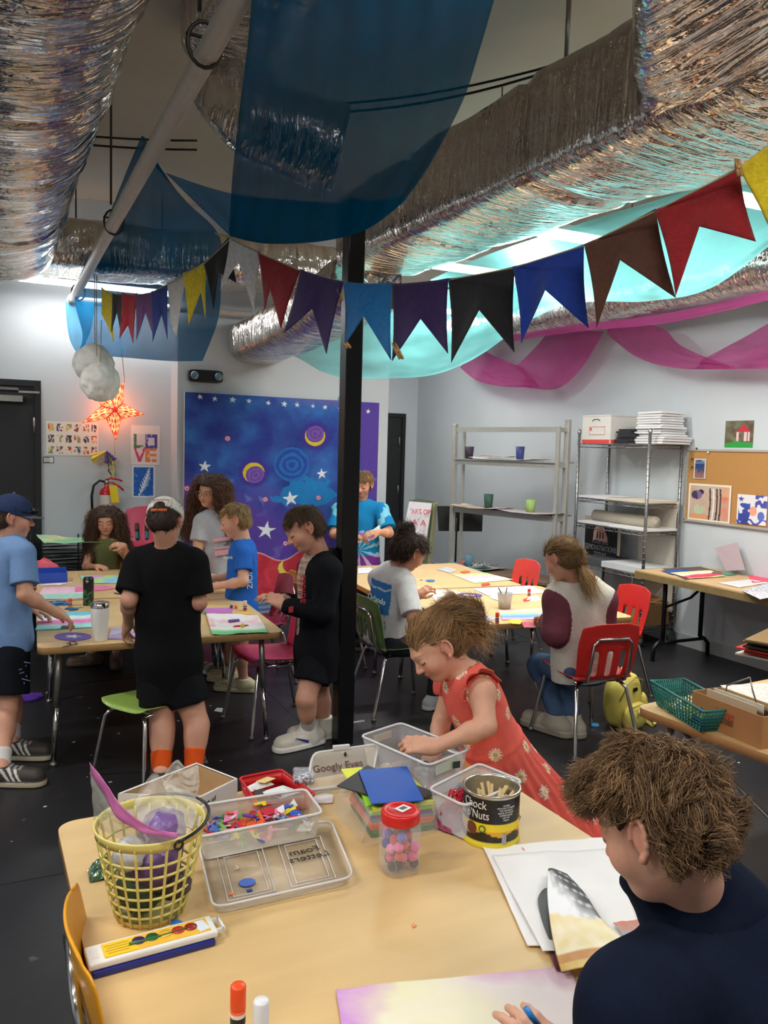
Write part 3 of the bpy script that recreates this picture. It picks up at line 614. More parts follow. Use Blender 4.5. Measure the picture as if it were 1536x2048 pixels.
# cork board with its papers
a, ux, uy = onX(1380, 900, 1536, 1040, 5.25); ux = np.array([0, -2.0, 0]); 
e = empty('cork_board', a, 0, 'cork board in a thin frame on the right wall', 'cork board')
q = MB(); q.box((-.008, ux[1] / 2, uy[2] / 2), (.016, 2.0, -uy[2])); q.build('cork_panel', mat('cork', (178, 130, 72), .9, noise=.14, nscale=120, detail=6), e)
q = MB(); H_ = -uy[2]
for (cy, cz, dy, dz) in ((-1, 0, 2.03, .018), (-1, -H_, 2.03, .018), (0, -H_ / 2, .018, H_), (-2, -H_ / 2, .018, H_)): q.box((-.012, cy, cz), (.024, dy, dz))
q.build('board_frame', mat('board_frame', (168, 160, 150), .5), e)
def art1(u, v):
    n = vnoise(u * 3, v * 3, 2, 1, 3); 
    if u < .04 or u > .96 or v < .05 or v > .94: return (226, 218, 204)
    c = mix((186, 150, 128), (196, 176, 160), .5 + n)
    for k in (.5, .58, .66, .74):
        if abs(u - k - .03 * math.sin(v * 3)) < .018 and .1 < v < .95: return (50, 44, 44) if k != .58 else (226, 220, 214)
    if math.hypot(u - .2, (v - .3) * 1.1) < .13: return (120, 96, 150) if n > -.1 else (60, 50, 70)
    if math.hypot(u - .3, (v - .22)) < .07: return (30, 26, 30)
    if math.hypot((u - .27), (v - .68)) < .13 and n > -.1: return (176, 190, 160)
    if u > .76: return mix(c, (216, 120, 90), .5 + 2 * n) if v > .3 else mix(c, (222, 150, 100), .5)
    if v > .8 and u < .5: return (212, 150, 100)
    return c
def art2(u, v):
    n = vnoise(u * 5, v * 5, 8, 1, 2)
    if star_in(u, v, .13, .16, .12) : return (70, 60, 150)
    if .05 < u < .45 and v > .3 and n > -.12: return mix((60, 88, 176), (48, 56, 140), v)
    if math.hypot(u - .55, (v - .55) * .8) < .13: return (226, 158, 128)
    if u > .6 and v < .42 and n > -.05: return (76, 76, 160)
    if math.hypot((u - .82) * 1.2, (v - .7) * .9) < .14: return (90, 106, 186)
    if v > .82 and abs(math.sin(u * 12) * .1 + .9 - v) < .05: return (70, 80, 170)
    return (224, 222, 224)
panel('abstract_painting', *onX(1379, 966, 1464, 1040, 5.228), 90, 70, art1, PAPER, 'abstract painting with black stripes pinned low on the cork board', 'painting')
panel('blue_painting', *onX(1476, 988, 1536, 1046, 5.228), 70, 56, art2, PAPER, 'white sheet with blue and orange painted shapes pinned on the cork board', 'painting')
def flyer(u, v):
    n = vnoise(u * 6, v * 6, 8, 1, 2)
    if u < .1 or u > .9 or v < .06 or v > .95: return (206, 190, 180)
    if v < .25: return (30, 50, 90) if abs((v * 22) % 1 - .5) < .3 and n > -.1 else (120, 150, 180)
    return mix((30, 60, 110), (150, 100, 90), (v - .45) * 3 + n)
panel('small_flyer', *onX(1389, 917, 1413, 957, 5.228), 24, 40, flyer, PAPER, 'small dark blue flyer at the upper left of the cork board', 'flyer')
def gaz(u, v):
    n = vnoise(u * 4, v * 4, 3, 1, 3)
    c = mix((92, 66, 52), (110, 120, 90), .5 + 1.3 * n)
    if v > .78 + .1 * abs(u - .5): c = np.array((40, 150, 60.))
    if v < .42 and abs(u - .65) < (v - .1) * .75: c = np.array((190, 40, 60.))
    if .42 < v < .76 and (abs(u - .45) < .035 or abs(u - .72) < .05 or abs(u - .84) < .03): c = np.array((222, 190, 190.))
    return c
panel('gazebo_painting', *onX(1452, 842, 1509, 895, 5.25), 60, 56, gaz, PAPER, 'small painting of a red roofed gazebo on the wall above the cork board', 'painting')
PM = mat('push_pin', vc=True, rough=.4)
for i, (x, y, cl, lb) in enumerate(((1416, 905, (230, 225, 215), 'white push pin near the top edge of the cork board'), (1393, 837 + 60, (70, 60, 50), 'dark clip on the upper left frame of the cork board'), (1384, 918, (60, 60, 60), 'upper dark pin at the left side of the cork board'), (1384, 934, (60, 60, 60), 'lower dark pin at the left side of the cork board'))):
    p = PX(x, y, 5.22); q = MB(); q.col = cl; q.sphere(p, .009, 10); q.build('push_pin', PM, None, lb, 'pin', loc=p)
# ================================================================= tables
MAPLE = mat('maple_top', (214, 180, 126), .42, noise=.07, nscale=2.2, stretch=(1, 6, 1), detail=6)
EDGE = mat('maple_edge', (206, 160, 104), .5, noise=.08, nscale=9)
GLIDE = mat('glide', (170, 170, 168), .3, .8)
def rrect(w, d, r, n=6):
    P = []
    for cx, cy, a0 in ((w / 2 - r, d / 2 - r, 0), (-w / 2 + r, d / 2 - r, PI / 2), (-w / 2 + r, -d / 2 + r, PI), (w / 2 - r, -d / 2 + r, 3 * PI / 2)):
        for k in range(n + 1): a = a0 + PI / 2 * k / n; P.append((cx + r * math.cos(a), cy + r * math.sin(a)))
    return P
def table(c, w, d, rz, label, z=.61):
    e = empty('work_table', (c[0], c[1], 0), rz, label, 'table')
    q = MB(); R = rrect(w, d, .05); n = len(R)
    q.add([(x, y, z) for x, y in R], [tuple(range(n))], False); q.mi = 1
    q.add([(x, y, z) for x, y in R] + [(x, y, z - .034) for x, y in R], [(i, n + i, n + (i + 1) % n, (i + 1) % n) for i in range(n)] + [tuple(range(2 * n - 1, n - 1, -1))], True)
    q.build('table_top', [MAPLE, EDGE], e)
    for sx in (-1, 1):
        for sy in (-1, 1):
            x, y = sx * (w / 2 - .1), sy * (d / 2 - .1); q = MB()
            q.tube([(x, y, z - .034), (x + sx * .012, y + sy * .012, z - .32)], .016, 10); q.mi = 1
            q.tube([(x + sx * .012, y + sy * .012, z - .3), (x + sx * .03, y + sy * .03, .014)], .0125, 10); l = q.build('leg', [STEEL, CHROME], e)
            q = MB(); q.lathe([(0, 0), (.017, 0), (.017, .01), (.013, .018), (0, .018)], (x + sx * .03, y + sy * .03, 0), 12); q.build('glide', GLIDE, l)
    q = MB(); q.tube([(-w / 2 + .1, d / 2 - .12, z - .05), (-w / 2 + .1, 0, z - .3), (-w / 2 + .1, -d / 2 + .12, z - .05)], .008, 6); q.build('brace', STEEL, e)
    return e
table((.765, 4.70), 1.22, 1.2, -.03, 'light maple work table at left where the boy in the black shirt stands')
table((.80, 5.93), 1.22, 1.2, -.03, 'light maple work table at far left where the girl in the green dress sits')
table((2.985, 4.42), 1.19, 1.16, -.1, 'light maple work table at right in front of the girl in the hoodie')
table((2.97, 5.62), 1.22, 1.18, -.08, 'light maple work table at far right beside the grey shelf unit')
table((.755, 1.585), 1.24, 1.24, .03, 'light maple work table in the foreground covered with craft supplies')
table((2.93, 1.86), 1.22, 1.22, .1, 'light maple table at the lower right carrying the basket and cardboard box')
# ================================================================= stacking chairs
def shell(q, nu=16, nv=34):
    prof = [(.205, .395), (.19, .412), (.12, .405), (0, .392), (-.10, .388), (-.16, .398), (-.19, .43), (-.205, .50), (-.225, .60), (-.245, .70), (-.25, .72)]
    wd = [.16, .185, .195, .195, .185, .175, .172, .18, .188, .175, .15]
    P = np.array(prof); k = len(P)
    def f(u, v):
        t = v * (k - 1); i = min(int(t), k - 2); a = t - i
        x, z = P[i] * (1 - a) + P[i + 1] * a; w = wd[i] * (1 - a) + wd[i + 1] * a; s = 2 * u - 1
        e = .025 * s ** 4 if v < .5 else 0; fw = (.03 * s ** 2 if v > .55 else 0)
        tp = .028 * s ** 4 if v > .9 else (.0)
        return (x + fw, s * w, z + e - tp * (v - .9) * 10)
    def skip(u, v): return .60 < v < .76 and any(abs(u - c) < .045 for c in (.27, .5, .73))
    q.grid(f, nu + 6, nv, True, skip=skip)
def make_chair(col, name='stacking_chair'):
    m = mat('chair_plastic_%d_%d_%d' % col, col, .38, noise=.05, nscale=30)
    e = empty(name)
    q = MB(); shell(q); q.build('seat_shell', m, e, mods=[('SOL', .007), ('SUB', 1)])
    for s in (-1, 1):
        q = MB(); q.tube([(.17, s * .13, .372), (.185, s * .155, .34), (.235, s * .20, .02), (.237, s * .202, .006)], .011, 10); q.build('leg', CHROME, e)
        q = MB(); q.tube([(-.12, s * .13, .372), (-.15, s * .155, .34), (-.235, s * .20, .02), (-.237, s * .202, .006)], .011, 10); q.build('leg', CHROME, e)
        for x in (.237, -.237):
            q = MB(); q.lathe([(0, 0), (.014, 0), (.015, .012), (.012, .02)], (x, s * .202, 0), 10); q.build('glide', GLIDE, e)
    q = MB()
    for s in (-1, 1): q.tube([(.17, s * .13, .372), (-.12, s * .13, .372)], .010, 8)
    q.tube([(.1, -.13, .372), (.1, .13, .372)], .009, 8); q.tube([(-.1, -.13, .372), (-.1, .13, .372)], .009, 8)
    q.build('seat_frame', CHROME, e)
    q = MB(); q.tube([(-.12, .115, .372), (-.185, .118, .40), (-.213, .12, .47), (-.238, .115, .61), (-.24, .09, .635), (-.24, -.09, .635), (-.238, -.115, .61), (-.213, -.12, .47), (-.185, -.118, .40), (-.12, -.115, .372)], .009, 8)
    q.build('back_brace', CHROME, e); return e
CHC = dict(red=(196, 40, 34), green=(96, 124, 70), lime=(146, 178, 84), pink=(186, 52, 84), yellow=(226, 156, 26), coral=(226, 76, 66))
CHP = {}
def chair(kind, x, y, rz, label, z=0, group=None):
    if kind not in CHP: c = CHP[kind] = make_chair(CHC[kind]); c.location = (x, y, z); c.rotation_euler = (0, 0, rz)
    else: c = copy_tree(CHP[kind], (x, y, z), rz)
    tag(c, label, 'chair', group or 'plastic stacking chairs'); return c
A = PI / 2
chair('red', 2.93, 3.50, A - .12, 'red plastic chair on which the girl in the hoodie sits')
chair('red', 3.68, 4.22, PI - .1, 'red plastic chair pushed in at the right side of the right table')
chair('coral', 3.72, 5.5, PI, 'red chair whose rounded top shows beyond the far right table')
chair('green', 2.2, 4.42, 0, 'dark green plastic chair on which the child in the white tee sits')
chair('yellow', 2.12, 5.45, .1, 'mustard yellow chair half hidden behind the black column')
chair('pink', 1.42, 4.42, PI + .15, 'dark pink plastic chair behind the boy in the black jacket')
chair('pink', 1.55, 5.3, PI, 'dark pink chair tucked behind the boy in the bright blue tee')
lc = chair('lime', .64, 3.97, PI + .6, 'lime green plastic chair straddled by the boy in the black shirt')
lc.scale = (.86, .86, .86)
chair('yellow', .345, 1.53, .0, 'mustard yellow chair pushed against the left side of the foreground table')
chair('red', 1.2, .50, A, 'red plastic chair under the teenager in the navy fleece')
chair('yellow', 1.02, 6.62, -A, 'mustard yellow chair back at the far end of the left table')
for k, (c, lb) in enumerate((('lime', 'green chair at the bottom of the chair stack by the left back wall'), ('green', 'dark green chair in the stack under the blue seat line'), ('pink', 'pink chair on top of the stack by the left back wall'))):
    chair(c, 1.13, 7.03, -A, lb, z=[0, .13, .33][k], group='chairs stacked by the left back wall')
for k, (c, lb) in enumerate(((( 60, 150, 160), 'teal chair seat in the stack below the pink chair'), ((26, 28, 32), 'black chair in the stack below the pink chair'))):
    e = make_chair(c); e.location = (1.13, 7.03, .20 + .07 * k); e.rotation_euler = (0, 0, -A); tag(e, lb, 'chair', 'chairs stacked by the left back wall')
# ================================================================= folding table at the right wall
BRN = mat('tan_laminate', (196, 164, 120), .5, noise=.08, nscale=5); BED = mat('brown_edge', (128, 108, 66), .6, noise=.15)
e = empty('folding_table', (4.89, 3.7, 0), 0, 'long tan folding table with black legs along the right wall', 'table')
q = MB(); q.box((0, 0, .69), (.70, 2.4, .02)); q.mi = 1; q.box((-.345, 0, .665), (.02, 2.4, .05)); q.box((0, 1.19, .665), (.68, .02, .05)); q.build('table_top', [BRN, BED], e)
for yy in (1.02, -1.02):
    for sx in (-1, 1):
        q = MB(); q.tube([(sx * .2, yy, .68), (sx * .2, yy, .16)], .018, 8); q.tube([(sx * .2, yy, .16), (sx * .25, yy, .14), (sx * .29, yy, .10), (sx * .295, yy, 0)], .016, 8); q.build('leg', BLACKM, e)
    q = MB(); q.tube([(-.25, yy, .14), (.25, yy, .14)], .014, 8); q.tube([(-.2, yy, .42), (.0, yy * .93, .5), (.2, yy * .9, .66)], .011, 6); q.build('leg_brace', BLACKM, e)
# ================================================================= light grey shelf unit
RK = mat('grey_shelf_metal', (186, 184, 176), .45, .4, noise=.05); WOODSH = mat('shelf_board', (128, 100, 80), .6, noise=.1, nscale=8)
rr = .262; e = empty('shelf_unit', (4.36, 7.5, 0), rr - PI / 2 + 0, 'light grey metal shelf unit with cups on its shelves by the right wall', 'shelf')
# local x runs along the unit toward the camera, local y into the depth
W_, D_ = 1.36, .14
for nm, (x, y, h, r) in dict(a=(0, 0, 1.89, .026), b=(0, D_, 1.86, .016), c=(W_, 0, 1.86, .02), d=(W_, D_, 1.93, .026)).items():
    q = MB(); q.box((x, y, h / 2), (r * 2, r * 1.6, h)); q.build('post', RK, e, mods=[('BEV', .004)])
SHZ = [1.83, 1.49, .98, .34]
for z in SHZ:
    q = MB()
    q.box((W_ / 2, 0, z), (W_, .02, .05)); q.box((W_ / 2, D_, z), (W_, .02, .04)); q.box((0, D_ / 2, z), (.02, D_, .04)); q.box((W_, D_ / 2, z), (.02, D_, .04))
    q.build('shelf_rail', RK, e)
for z in SHZ[1:3]:
    q = MB(); q.box((W_ / 2, D_ / 2 + .05, z + .03), (W_ - .02, D_ + .16, .012)); q.build('shelf_board', RK, e)
q = MB(); q.box((W_ / 2 - .1, .16, .36), (W_ + .1, .42, .025)); q.build('base_board', WOODSH, e)
q = MB(); q.box((W_ / 2 - .1, .16, .17), (W_ + .06, .38, .33)); q.build('base_cabinet', mat('dark_cabinet', (86, 86, 88), .6), e)
def shp(x, y, z): c, s = math.cos(rr - PI / 2), math.sin(rr - PI / 2); return np.array([4.36 + c * x - s * y, 7.5 + s * x + c * y, z])
# ================================================================= wire shelving on casters
e = empty('wire_shelving', (5.03, 5.6, 0), 0, 'chrome wire shelving on casters holding paper and boxes at the right wall', 'shelf')
WIRE = mat('wire_steel', (142, 142, 142), .35, .85, noise=.05)
for sx in (-.19, .17):
    for sy in (-.47, .44):
        q = MB(); q.tube([(sx, sy, .1), (sx, sy, 1.82)], .0135, 10); 
        for k in range(34): q.tube([(sx, sy, .14 + k * .05), (sx, sy, .146 + k * .05)], .0152, 10)
        q.lathe([(.018, 1.80), (.018, 1.83), (0, 1.835)], (sx, sy, 0), 10); p = q.build('post', WIRE, e)
        q = MB(); q.tube([(sx - .016, sy + .01, .04), (sx + .016, sy + .01, .04)], .04, 14); q.box((sx, sy, .085), (.04, .03, .05)); q.build('caster', mat('caster_rubber', (70, 70, 72), .5), p)
WZ = [1.70, 1.20, .965, .60, .15]
for z in WZ:
    q = MB()
    for dz in (0, -.03):
        q.tube([(-.19, -.47, z + dz), (-.19, .44, z + dz), (.17, .44, z + dz), (.17, -.47, z + dz)], .0035, 6, closed=True)
    for (a, b) in (((-.19, -.47), (-.19, .44)), ((-.19, -.47), (.17, -.47)), ((.17, -.47), (.17, .44))):
        n = 24 if a[1] != b[1] else 9
        q.tube([(a[0] + (b[0] - a[0]) * k / n, a[1] + (b[1] - a[1]) * k / n, z - .03 * (k % 2)) for k in range(n + 1)], .0022, 4)
    for k in range(1, 24): y = -.47 + .91 * k / 24; q.tube([(-.19, y, z), (.17, y, z)], .002, 4)
    q.build('wire_shelf', WIRE, e)
# ---- music stand
e = empty('music_stand', (4.5, 8.2, 0), 0, 'black music stand behind the grey shelf unit', 'music stand')
q = MB(); a = Vector(PX(873, 1012, 4.5) - np.array([4.5, 8.2, 0])); 
L_ = [PD(x, y, 9.0) - np.array([4.5, 8.2, 0]) for x, y in ((874, 1012), (966, 1012), (964, 1063), (877, 1062))]
nn = Vector(L_[1] - L_[0]).cross(Vector(L_[3] - L_[0])).normalized() * .012
q.add([Vector(p) + nn for p in L_] + [Vector(p) - nn for p in L_], [(0, 1, 2, 3), (7, 6, 5, 4), (0, 4, 5, 1), (1, 5, 6, 2), (2, 6, 7, 3), (3, 7, 4, 0)], False); q.build('desk', BLACKP, e)
p = Vector((Vector(L_[2]) + Vector(L_[3])) / 2); p.x -= .05
q = MB(); q.tube([p + Vector((0, 0, .15)), (p.x, p.y, .12)], .011, 8); q.build('pole', BLACKM, e)
for k in range(3):
    a = k * 2.1; q = MB(); q.tube([(p.x, p.y, .2), (p.x + .22 * math.cos(a), p.y + .22 * math.sin(a), .01)], .008, 6); q.build('leg', BLACKM, e)
# ---- leaning sign boards
def board(pts, D, th, colfn, m, name, label, cat, nx=40, ny=50):
    P = [PD(x, y, d) for (x, y), d in zip(pts, D)]; o, ux, uy = P[0], P[1] - P[0], P[3] - P[0]
    q = MB(); n = np.cross(uy, ux); n = n / np.linalg.norm(n)
    def f(u, v): return P[0] * (1 - u) * (1 - v) + P[1] * u * (1 - v) + P[2] * u * v + P[3] * (1 - u) * v
    q.grid(f, nx, ny, False, colfn); q.col = (190, 186, 150)
    c4 = [P[0], P[1], P[2], P[3]]; q.add(c4 + [p - n * th for p in c4], [(i, (i + 1) % 4, 4 + (i + 1) % 4, 4 + i) for i in range(4)] + [(7, 6, 5, 4)], False)
    return q.build(name, m, None, label, cat, loc=P[0], vc=True)
def artop(u, v):
    if v < .035: return (50, 70, 60)
    n = vnoise(u * 9, v * 12, 3, 1, 2)
    return (214, 206, 210) if not (n > .42) else (120, 120, 160)
b = board([(819, 1000), (864, 1004), (852, 1085), (803, 1080)], (9.1, 9.0, 8.85, 8.95), .02, artop, VCOL, 'painted_sign', 'white board with red painted lettering leaning beside the back door', 'sign')
o = np.array(b.location); RP = mat('red_paint', (206, 36, 60), .6)
Mx = frameM(PD(842, 1024, 8.96) - o, PD(862, 1026, 8.96) - PD(822, 1024, 8.96), PD(842, 1010, 9.0) - PD(838, 1040, 8.93))
text('ART OP', .085, Mx, RP, 'painted_lettering', b, .001, squash=.72); Mx2 = frameM(PD(838, 1046, 8.9) - o, PD(862, 1046, 8.96) - PD(822, 1044, 8.96), PD(842, 1010, 9.0) - PD(838, 1040, 8.93)); text('A A', .1, Mx2, RP, 'painted_lettering', b, .001)
for k in range(3): board([(826 + 3 * k, 999 - k), (869 + 3 * k, 1005 - k), (858 + 2 * k, 1130), (812 + 2 * k, 1128)], (9.16 + .03 * k, 9.06 + .03 * k, 8.8 + .03 * k, 8.9 + .03 * k), .015, lambda u, v: (150, 142, 96) if u > .93 else (70, 84, 66), VCOL, 'leaning_board',
    'board leaning behind the red lettered sign, %s' % ['nearest to it', 'middle one', 'outermost at right'][k], 'board', 12, 12)
# ---- wire drying rack with papers at the left wall
e = empty('drying_rack', (.5, 7.15, 0), 0, 'black wire art drying rack beside the black door', 'drying rack')
for k in range(22):
    z = .10 + k * .03; q = MB(); x0, x1 = -.32, .40
    for j in range(7): q.tube([(x0, -.24 + .08 * j, z + .004 * math.sin(k * 3)), (x1, -.24 + .08 * j, z + .02 * math.sin(k * 1.7 + j))], .0025, 4)
    q.tube([(x0, -.24, z), (x1, -.24, z), (x1, .24, z), (x0, .24, z)], .0035, 4, closed=True); q.build('wire_tray', BLACKM, e)
for x in (-.3, .08, .12, .38):
    q = MB(); q.tube([(x, -.25, 0), (x, -.25, .80)], .008, 6); q.build('upright', BLACKM, e); q = MB(); q.tube([(x, .25, 0), (x, .25, .80)], .008, 6); q.build('upright', BLACKM, e)
def stripes(cs, f=1., ang=0., noise_=.25, base=None):
    def fn(u, v):
        t = (v * math.cos(ang) + u * math.sin(ang)) * f * len(cs) + noise_ * 3 * vnoise(u * 3, v * 3, f, 1, 3); i = int(math.floor(t)) % len(cs); a = t - math.floor(t)
        c = mix(cs[i], cs[(i + 1) % len(cs)], max(0, (a - .6) / .4)); return c * (1 + .1 * vnoise(u * 9, v * 9, 3))
    return fn
PAST = [(150, 214, 214), (236, 178, 206), (176, 222, 170), (236, 226, 160)]
def paper(pts, z, colfn, label, name='painted_paper', cat='paper', nx=40, ny=30, curl=.004, m=None, th=.0008, group=None):
    zs = z if hasattr(z, '__len__') else [z] * 4
    P = [PZ(x, y, zz) for (x, y), zz in zip(pts, zs)]; sd = sum(map(ord, label)) % 40; q = MB()
    def f(u, v):
        p = P[0] * (1 - u) * (1 - v) + P[1] * u * (1 - v) + P[2] * u * v + P[3] * (1 - u) * v
        e_ = max(abs(2 * u - 1), abs(2 * v - 1)) ** 4
        return p + np.array([0, 0, .0012 + curl * (e_ * (.6 + vnoise(u * 2, v * 2, sd)) + .4 * abs(vnoise(u * 3, v * 3, sd)))])
    q.grid(f, nx, ny, True, colfn); return q.build(name, m or PAPER, None, label, cat, group, loc=P[3], mods=[('SOL', th, 1)], vc=True)
paper([(72, 1072), (160, 1078), (205, 1088), (88, 1090)], (.80, .80, .79, .80), stripes([(170, 222, 190), (216, 226, 170), (150, 214, 170)], 1, .9), 'green and yellow painted paper on top of the black drying rack', curl=.02)
# ================================================================= small things: shared builders
ZT = .61
def flat(poly, z, th, colr, name, label, cat, m=None, group=None, lift=.0006):
    P = [PZ(x, y, z) for x, y in poly]; q = MB(); c = P[0]; q.col = colr
    q.prism([(p[0], p[1]) for p in P], z + lift, z + lift + th); return q.build(name, m or VCOL, None, label, cat, group, loc=(c[0], c[1], z), vc=True)
def ell_poly(cx, cy, rx, ry, n=24, k=0, amp=0): return [(cx + rx * (1 + amp * math.cos(k * a)) * math.cos(a), cy - ry * (1 + amp * math.cos(k * a)) * math.sin(a)) for a in np.linspace(0, 2 * PI, n + 1)[:-1]]
GCAP = mat('glue_cap_orange', (236, 78, 24), .35); GLAB = mat('glue_label', vc=True, rough=.5)
def glue(p, label, h=.1, r=.013, cap=(236, 78, 24), body=(238, 90, 40), band=True):
    e = empty('glue_stick', p, 0, label, 'glue stick'); mcap = mat('cap_%d_%d_%d' % cap, cap, .35)
    q = MB(); q.col = body; q.lathe([(0, 0), (r, 0), (r, h * .66), (0, h * .66)], n=20)
    if band:
        q.col = (238, 234, 228); q.lathe([(r * 1.01, h * .30), (r * 1.01, h * .56)], n=20); q.col = (36, 54, 140); q.lathe([(r * 1.02, h * .2), (r * 1.02, h * .33)], n=20); q.col = (24, 24, 26); q.lathe([(r * 1.02, h * .38), (r * 1.02, h * .50)], n=20)
    q.build('tube', GLAB, e, vc=True)
    q = MB(); q.lathe([(r * 1.04, h * .62), (r * 1.04, h * .98), (r * .9, h), (0, h)], n=20); q.build('cap', mcap, e); return e
POM = {}
def pom(p, r, col, label=None, parent=None, name='pompom', group=None):
    m = mat('pompom_%d_%d_%d' % col, col, .95, noise=.15, nscale=90, sheen=.5)
    q = MB(); n = 16; V = []
    for i in range(n // 2 + 1):
        for j in range(n):
            t = PI * i / (n // 2); a = 2 * PI * j / n; k = r * random.uniform(.9, 1.08); V.append((k * math.sin(t) * math.cos(a), k * math.sin(t) * math.sin(a), k * math.cos(t)))
    V = [Vector(v) + Vector(p) for v in V]
    q.add(V, [(i * n + j, (i + 1) * n + j, (i + 1) * n + (j + 1) % n, i * n + (j + 1) % n) for i in range(n // 2) for j in range(n)], True)
    return q.build(name, m, parent, label, 'pompom' if label else None, group, loc=None if parent else tuple(p))
def cup(p, r0, r1, h, col, label, m=None, inner=(40, 40, 44), name='cup', cat='cup'):
    q = MB(); q.col = col; q.lathe([(0, 0), (r0, 0), (r1, h), (r1 * .93, h), (r0 * .9, .006), (0, .006)], n=22); q.build(name, m or VCOL, None, label, cat, loc=(0, 0, 0), vc=True).location = p
# ---- left tables
paper([(158, 1152), (262, 1150), (262, 1166), (172, 1168)], ZT, stripes([(150, 220, 200), (224, 170, 220), (180, 222, 150), (150, 200, 236)], 1, 1.1), 'pastel rainbow striped paper in front of the girl in the green dress')
paper([(86, 1176), (168, 1173), (168, 1197), (70, 1201)], ZT, stripes([(238, 190, 214), (236, 200, 220), (150, 220, 196)], 1, 0, .1), 'pink and mint painted paper beyond the blue slime')
flat([(150, 1174), (212, 1172), (232, 1177), (205, 1181), (150, 1184)], ZT + .002, .002, (236, 120, 170), 'paper_strip', 'bright pink paper strip behind the dark green bottle', 'paper')
paper([(80, 1228), (183, 1224), (184, 1256), (70, 1262)], ZT, stripes([(110, 204, 226), (226, 240, 240), (226, 130, 190), (160, 224, 214)], 1, 0, .15), 'blue pink and white striped paper under the hand of the boy in the navy cap')
flat([(124, 1252), (150, 1252), (148, 1257), (121, 1257)], ZT + .004, .002, (50, 36, 66), 'paper_scrap', 'small dark purple scrap on the blue pink striped paper', 'paper')
flat(ell_poly(146, 1274, 37, 8), ZT, .003, (98, 72, 168), 'paper_disc', 'purple paper disc at the front left corner of the left table', 'paper')
flat(ell_poly(146, 1273, 14, 3, 10, 5, .4), ZT + .0032, .0008, (226, 226, 240), 'paper_star', 'small white star on the purple paper disc', 'paper')
q = MB(); q.tube([PZ(x, y, ZT + .004) for x, y in ((125, 1294), (140, 1291), (155, 1288), (150, 1283), (138, 1284), (142, 1289), (133, 1286))], .002, 5); q.build('pipe_cleaner', BLACKM, None, 'curled black wire in front of the purple disc', 'wire', loc=PZ(125, 1294, ZT))
# tumbler
e = empty('tumbler', PZ(200, 1281, ZT), 0, 'tall white insulated tumbler on the left table', 'tumbler')
q = MB(); q.lathe([(0, 0), (.032, 0), (.034, .004), (.036, .05), (.044, .12), (.045, .172), (.044, .178)], n=32); q.build('cup_body', WHITEP, e)
q = MB(); q.lathe([(.0452, .168), (.0455, .19), (.043, .192), (.041, .178), (0, .178)], n=32); q.build('rim', CHROME, e)
q = MB(); q.lathe([(.042, .18), (.042, .194), (.03, .197), (0, .196)], n=32); q.build('lid', mat('smoky_lid', (90, 88, 86), .15), e)
# dark bottle
e = empty('water_bottle', PZ(177, 1210, ZT), 0, 'black water bottle with a green pixel pattern on the left table', 'bottle')
def camo(z, a): return (60, 110, 60) if vnoise(math.cos(a) * 2.6, math.sin(a) * 2.6, z * 60, 1, 1) > .1 and z < .1 else (16, 22, 20)
q = MB(); pr = [(0, 0), (.03, 0), (.031, .003)] + [(.031, z) for z in np.linspace(.006, .125, 30)] + [(.029, .15)]
V = []; cc = []
for (r, z) in pr:
    for j in range(36): a = 2 * PI * j / 36; V.append((r * math.cos(a), r * math.sin(a), z)); cc.append(camo(z, a))
q.add(V, [(i * 36 + j, i * 36 + (j + 1) % 36, (i + 1) * 36 + (j + 1) % 36, (i + 1) * 36 + j) for i in range(len(pr) - 1) for j in range(36)], True, cc); q.build('bottle_body', VCOL, e, vc=True)
q = MB(); q.lathe([(.031, .122), (.031, .16), (.026, .172), (0, .173)], n=24); q.build('lid', BLACKP, e)
q = MB(); q.lathe([(.009, 0), (.009, .004), (0, .004)], n=14, M=Matrix.Translation((-.011, -.029, .148)) @ Matrix.Rotation(PI / 2, 4, 'X')); q.build('lid_button', STEEL, e)
glue(PZ(140, 1212, ZT), 'glue stick with an orange cap beside the blue slime', .045, .012)
def blob(px, py, z, rx, ry, h, m, name, label, cat, sd=0):
    c = PZ(px, py, z); q = MB(); n = 28; V = []
    for i in range(n // 2 + 1):
        for j in range(n):
            t = PI / 2 * i / (n // 2); a = 2 * PI * j / n; k = 1 + .5 * vnoise(math.cos(a) * 1.6, math.sin(a) * 1.6, t * 1.5 + sd, 1, 3)
            V.append((rx * k * math.sin(t) * math.cos(a), ry * k * math.sin(t) * math.sin(a), h * k * math.cos(t)))
    q.add(V, [(i * n + j, (i + 1) * n + j, (i + 1) * n + (j + 1) % n, i * n + (j + 1) % n) for i in range(n // 2) for j in range(n)] + [tuple((n // 2) * n + j for j in range(n))], True)
    o = q.build(name, m, None, label, cat); o.location = c; return o
blob(113, 1209, ZT, .075, .05, .02, mat('blue_slime', (14, 104, 170), .3), 'craft_dough', 'shiny blue slime beside the orange capped glue stick', 'slime', 2)
def scissors(px, py, px2, py2, z, col, label):
    a = Vector(PZ(px, py, z + .004)); b = Vector(PZ(px2, py2, z + .004)); d = (b - a); s = d.cross(Vector((0, 0, 1))).normalized(); e = empty('scissors', a, 0, label, 'scissors')
    L = d.length
    for k in (-1, 1):
        q = MB(); q.tube([d * .5 - s * .006 * k, d * .95 + s * .012 * k], [.005, .0015], 4); q.build('blade', CHROME, e)
        q = MB(); c = d * .22 + s * .022 * k; q.tube([c + d.normalized() * (.026 * math.cos(t)) + s * (.014 * math.sin(t)) for t in np.linspace(0, 2 * PI, 15)[:-1]], .0045, 6, closed=True); q.tube([d * .38 + s * .014 * k, d * .52 - s * .004 * k], .004, 5); q.build('handle', mat('scissor_%d_%d_%d' % col, col, .4), e)
scissors(136, 1219, 168, 1214, ZT, (30, 90, 150), 'blue handled scissors beside the orange capped glue stick')
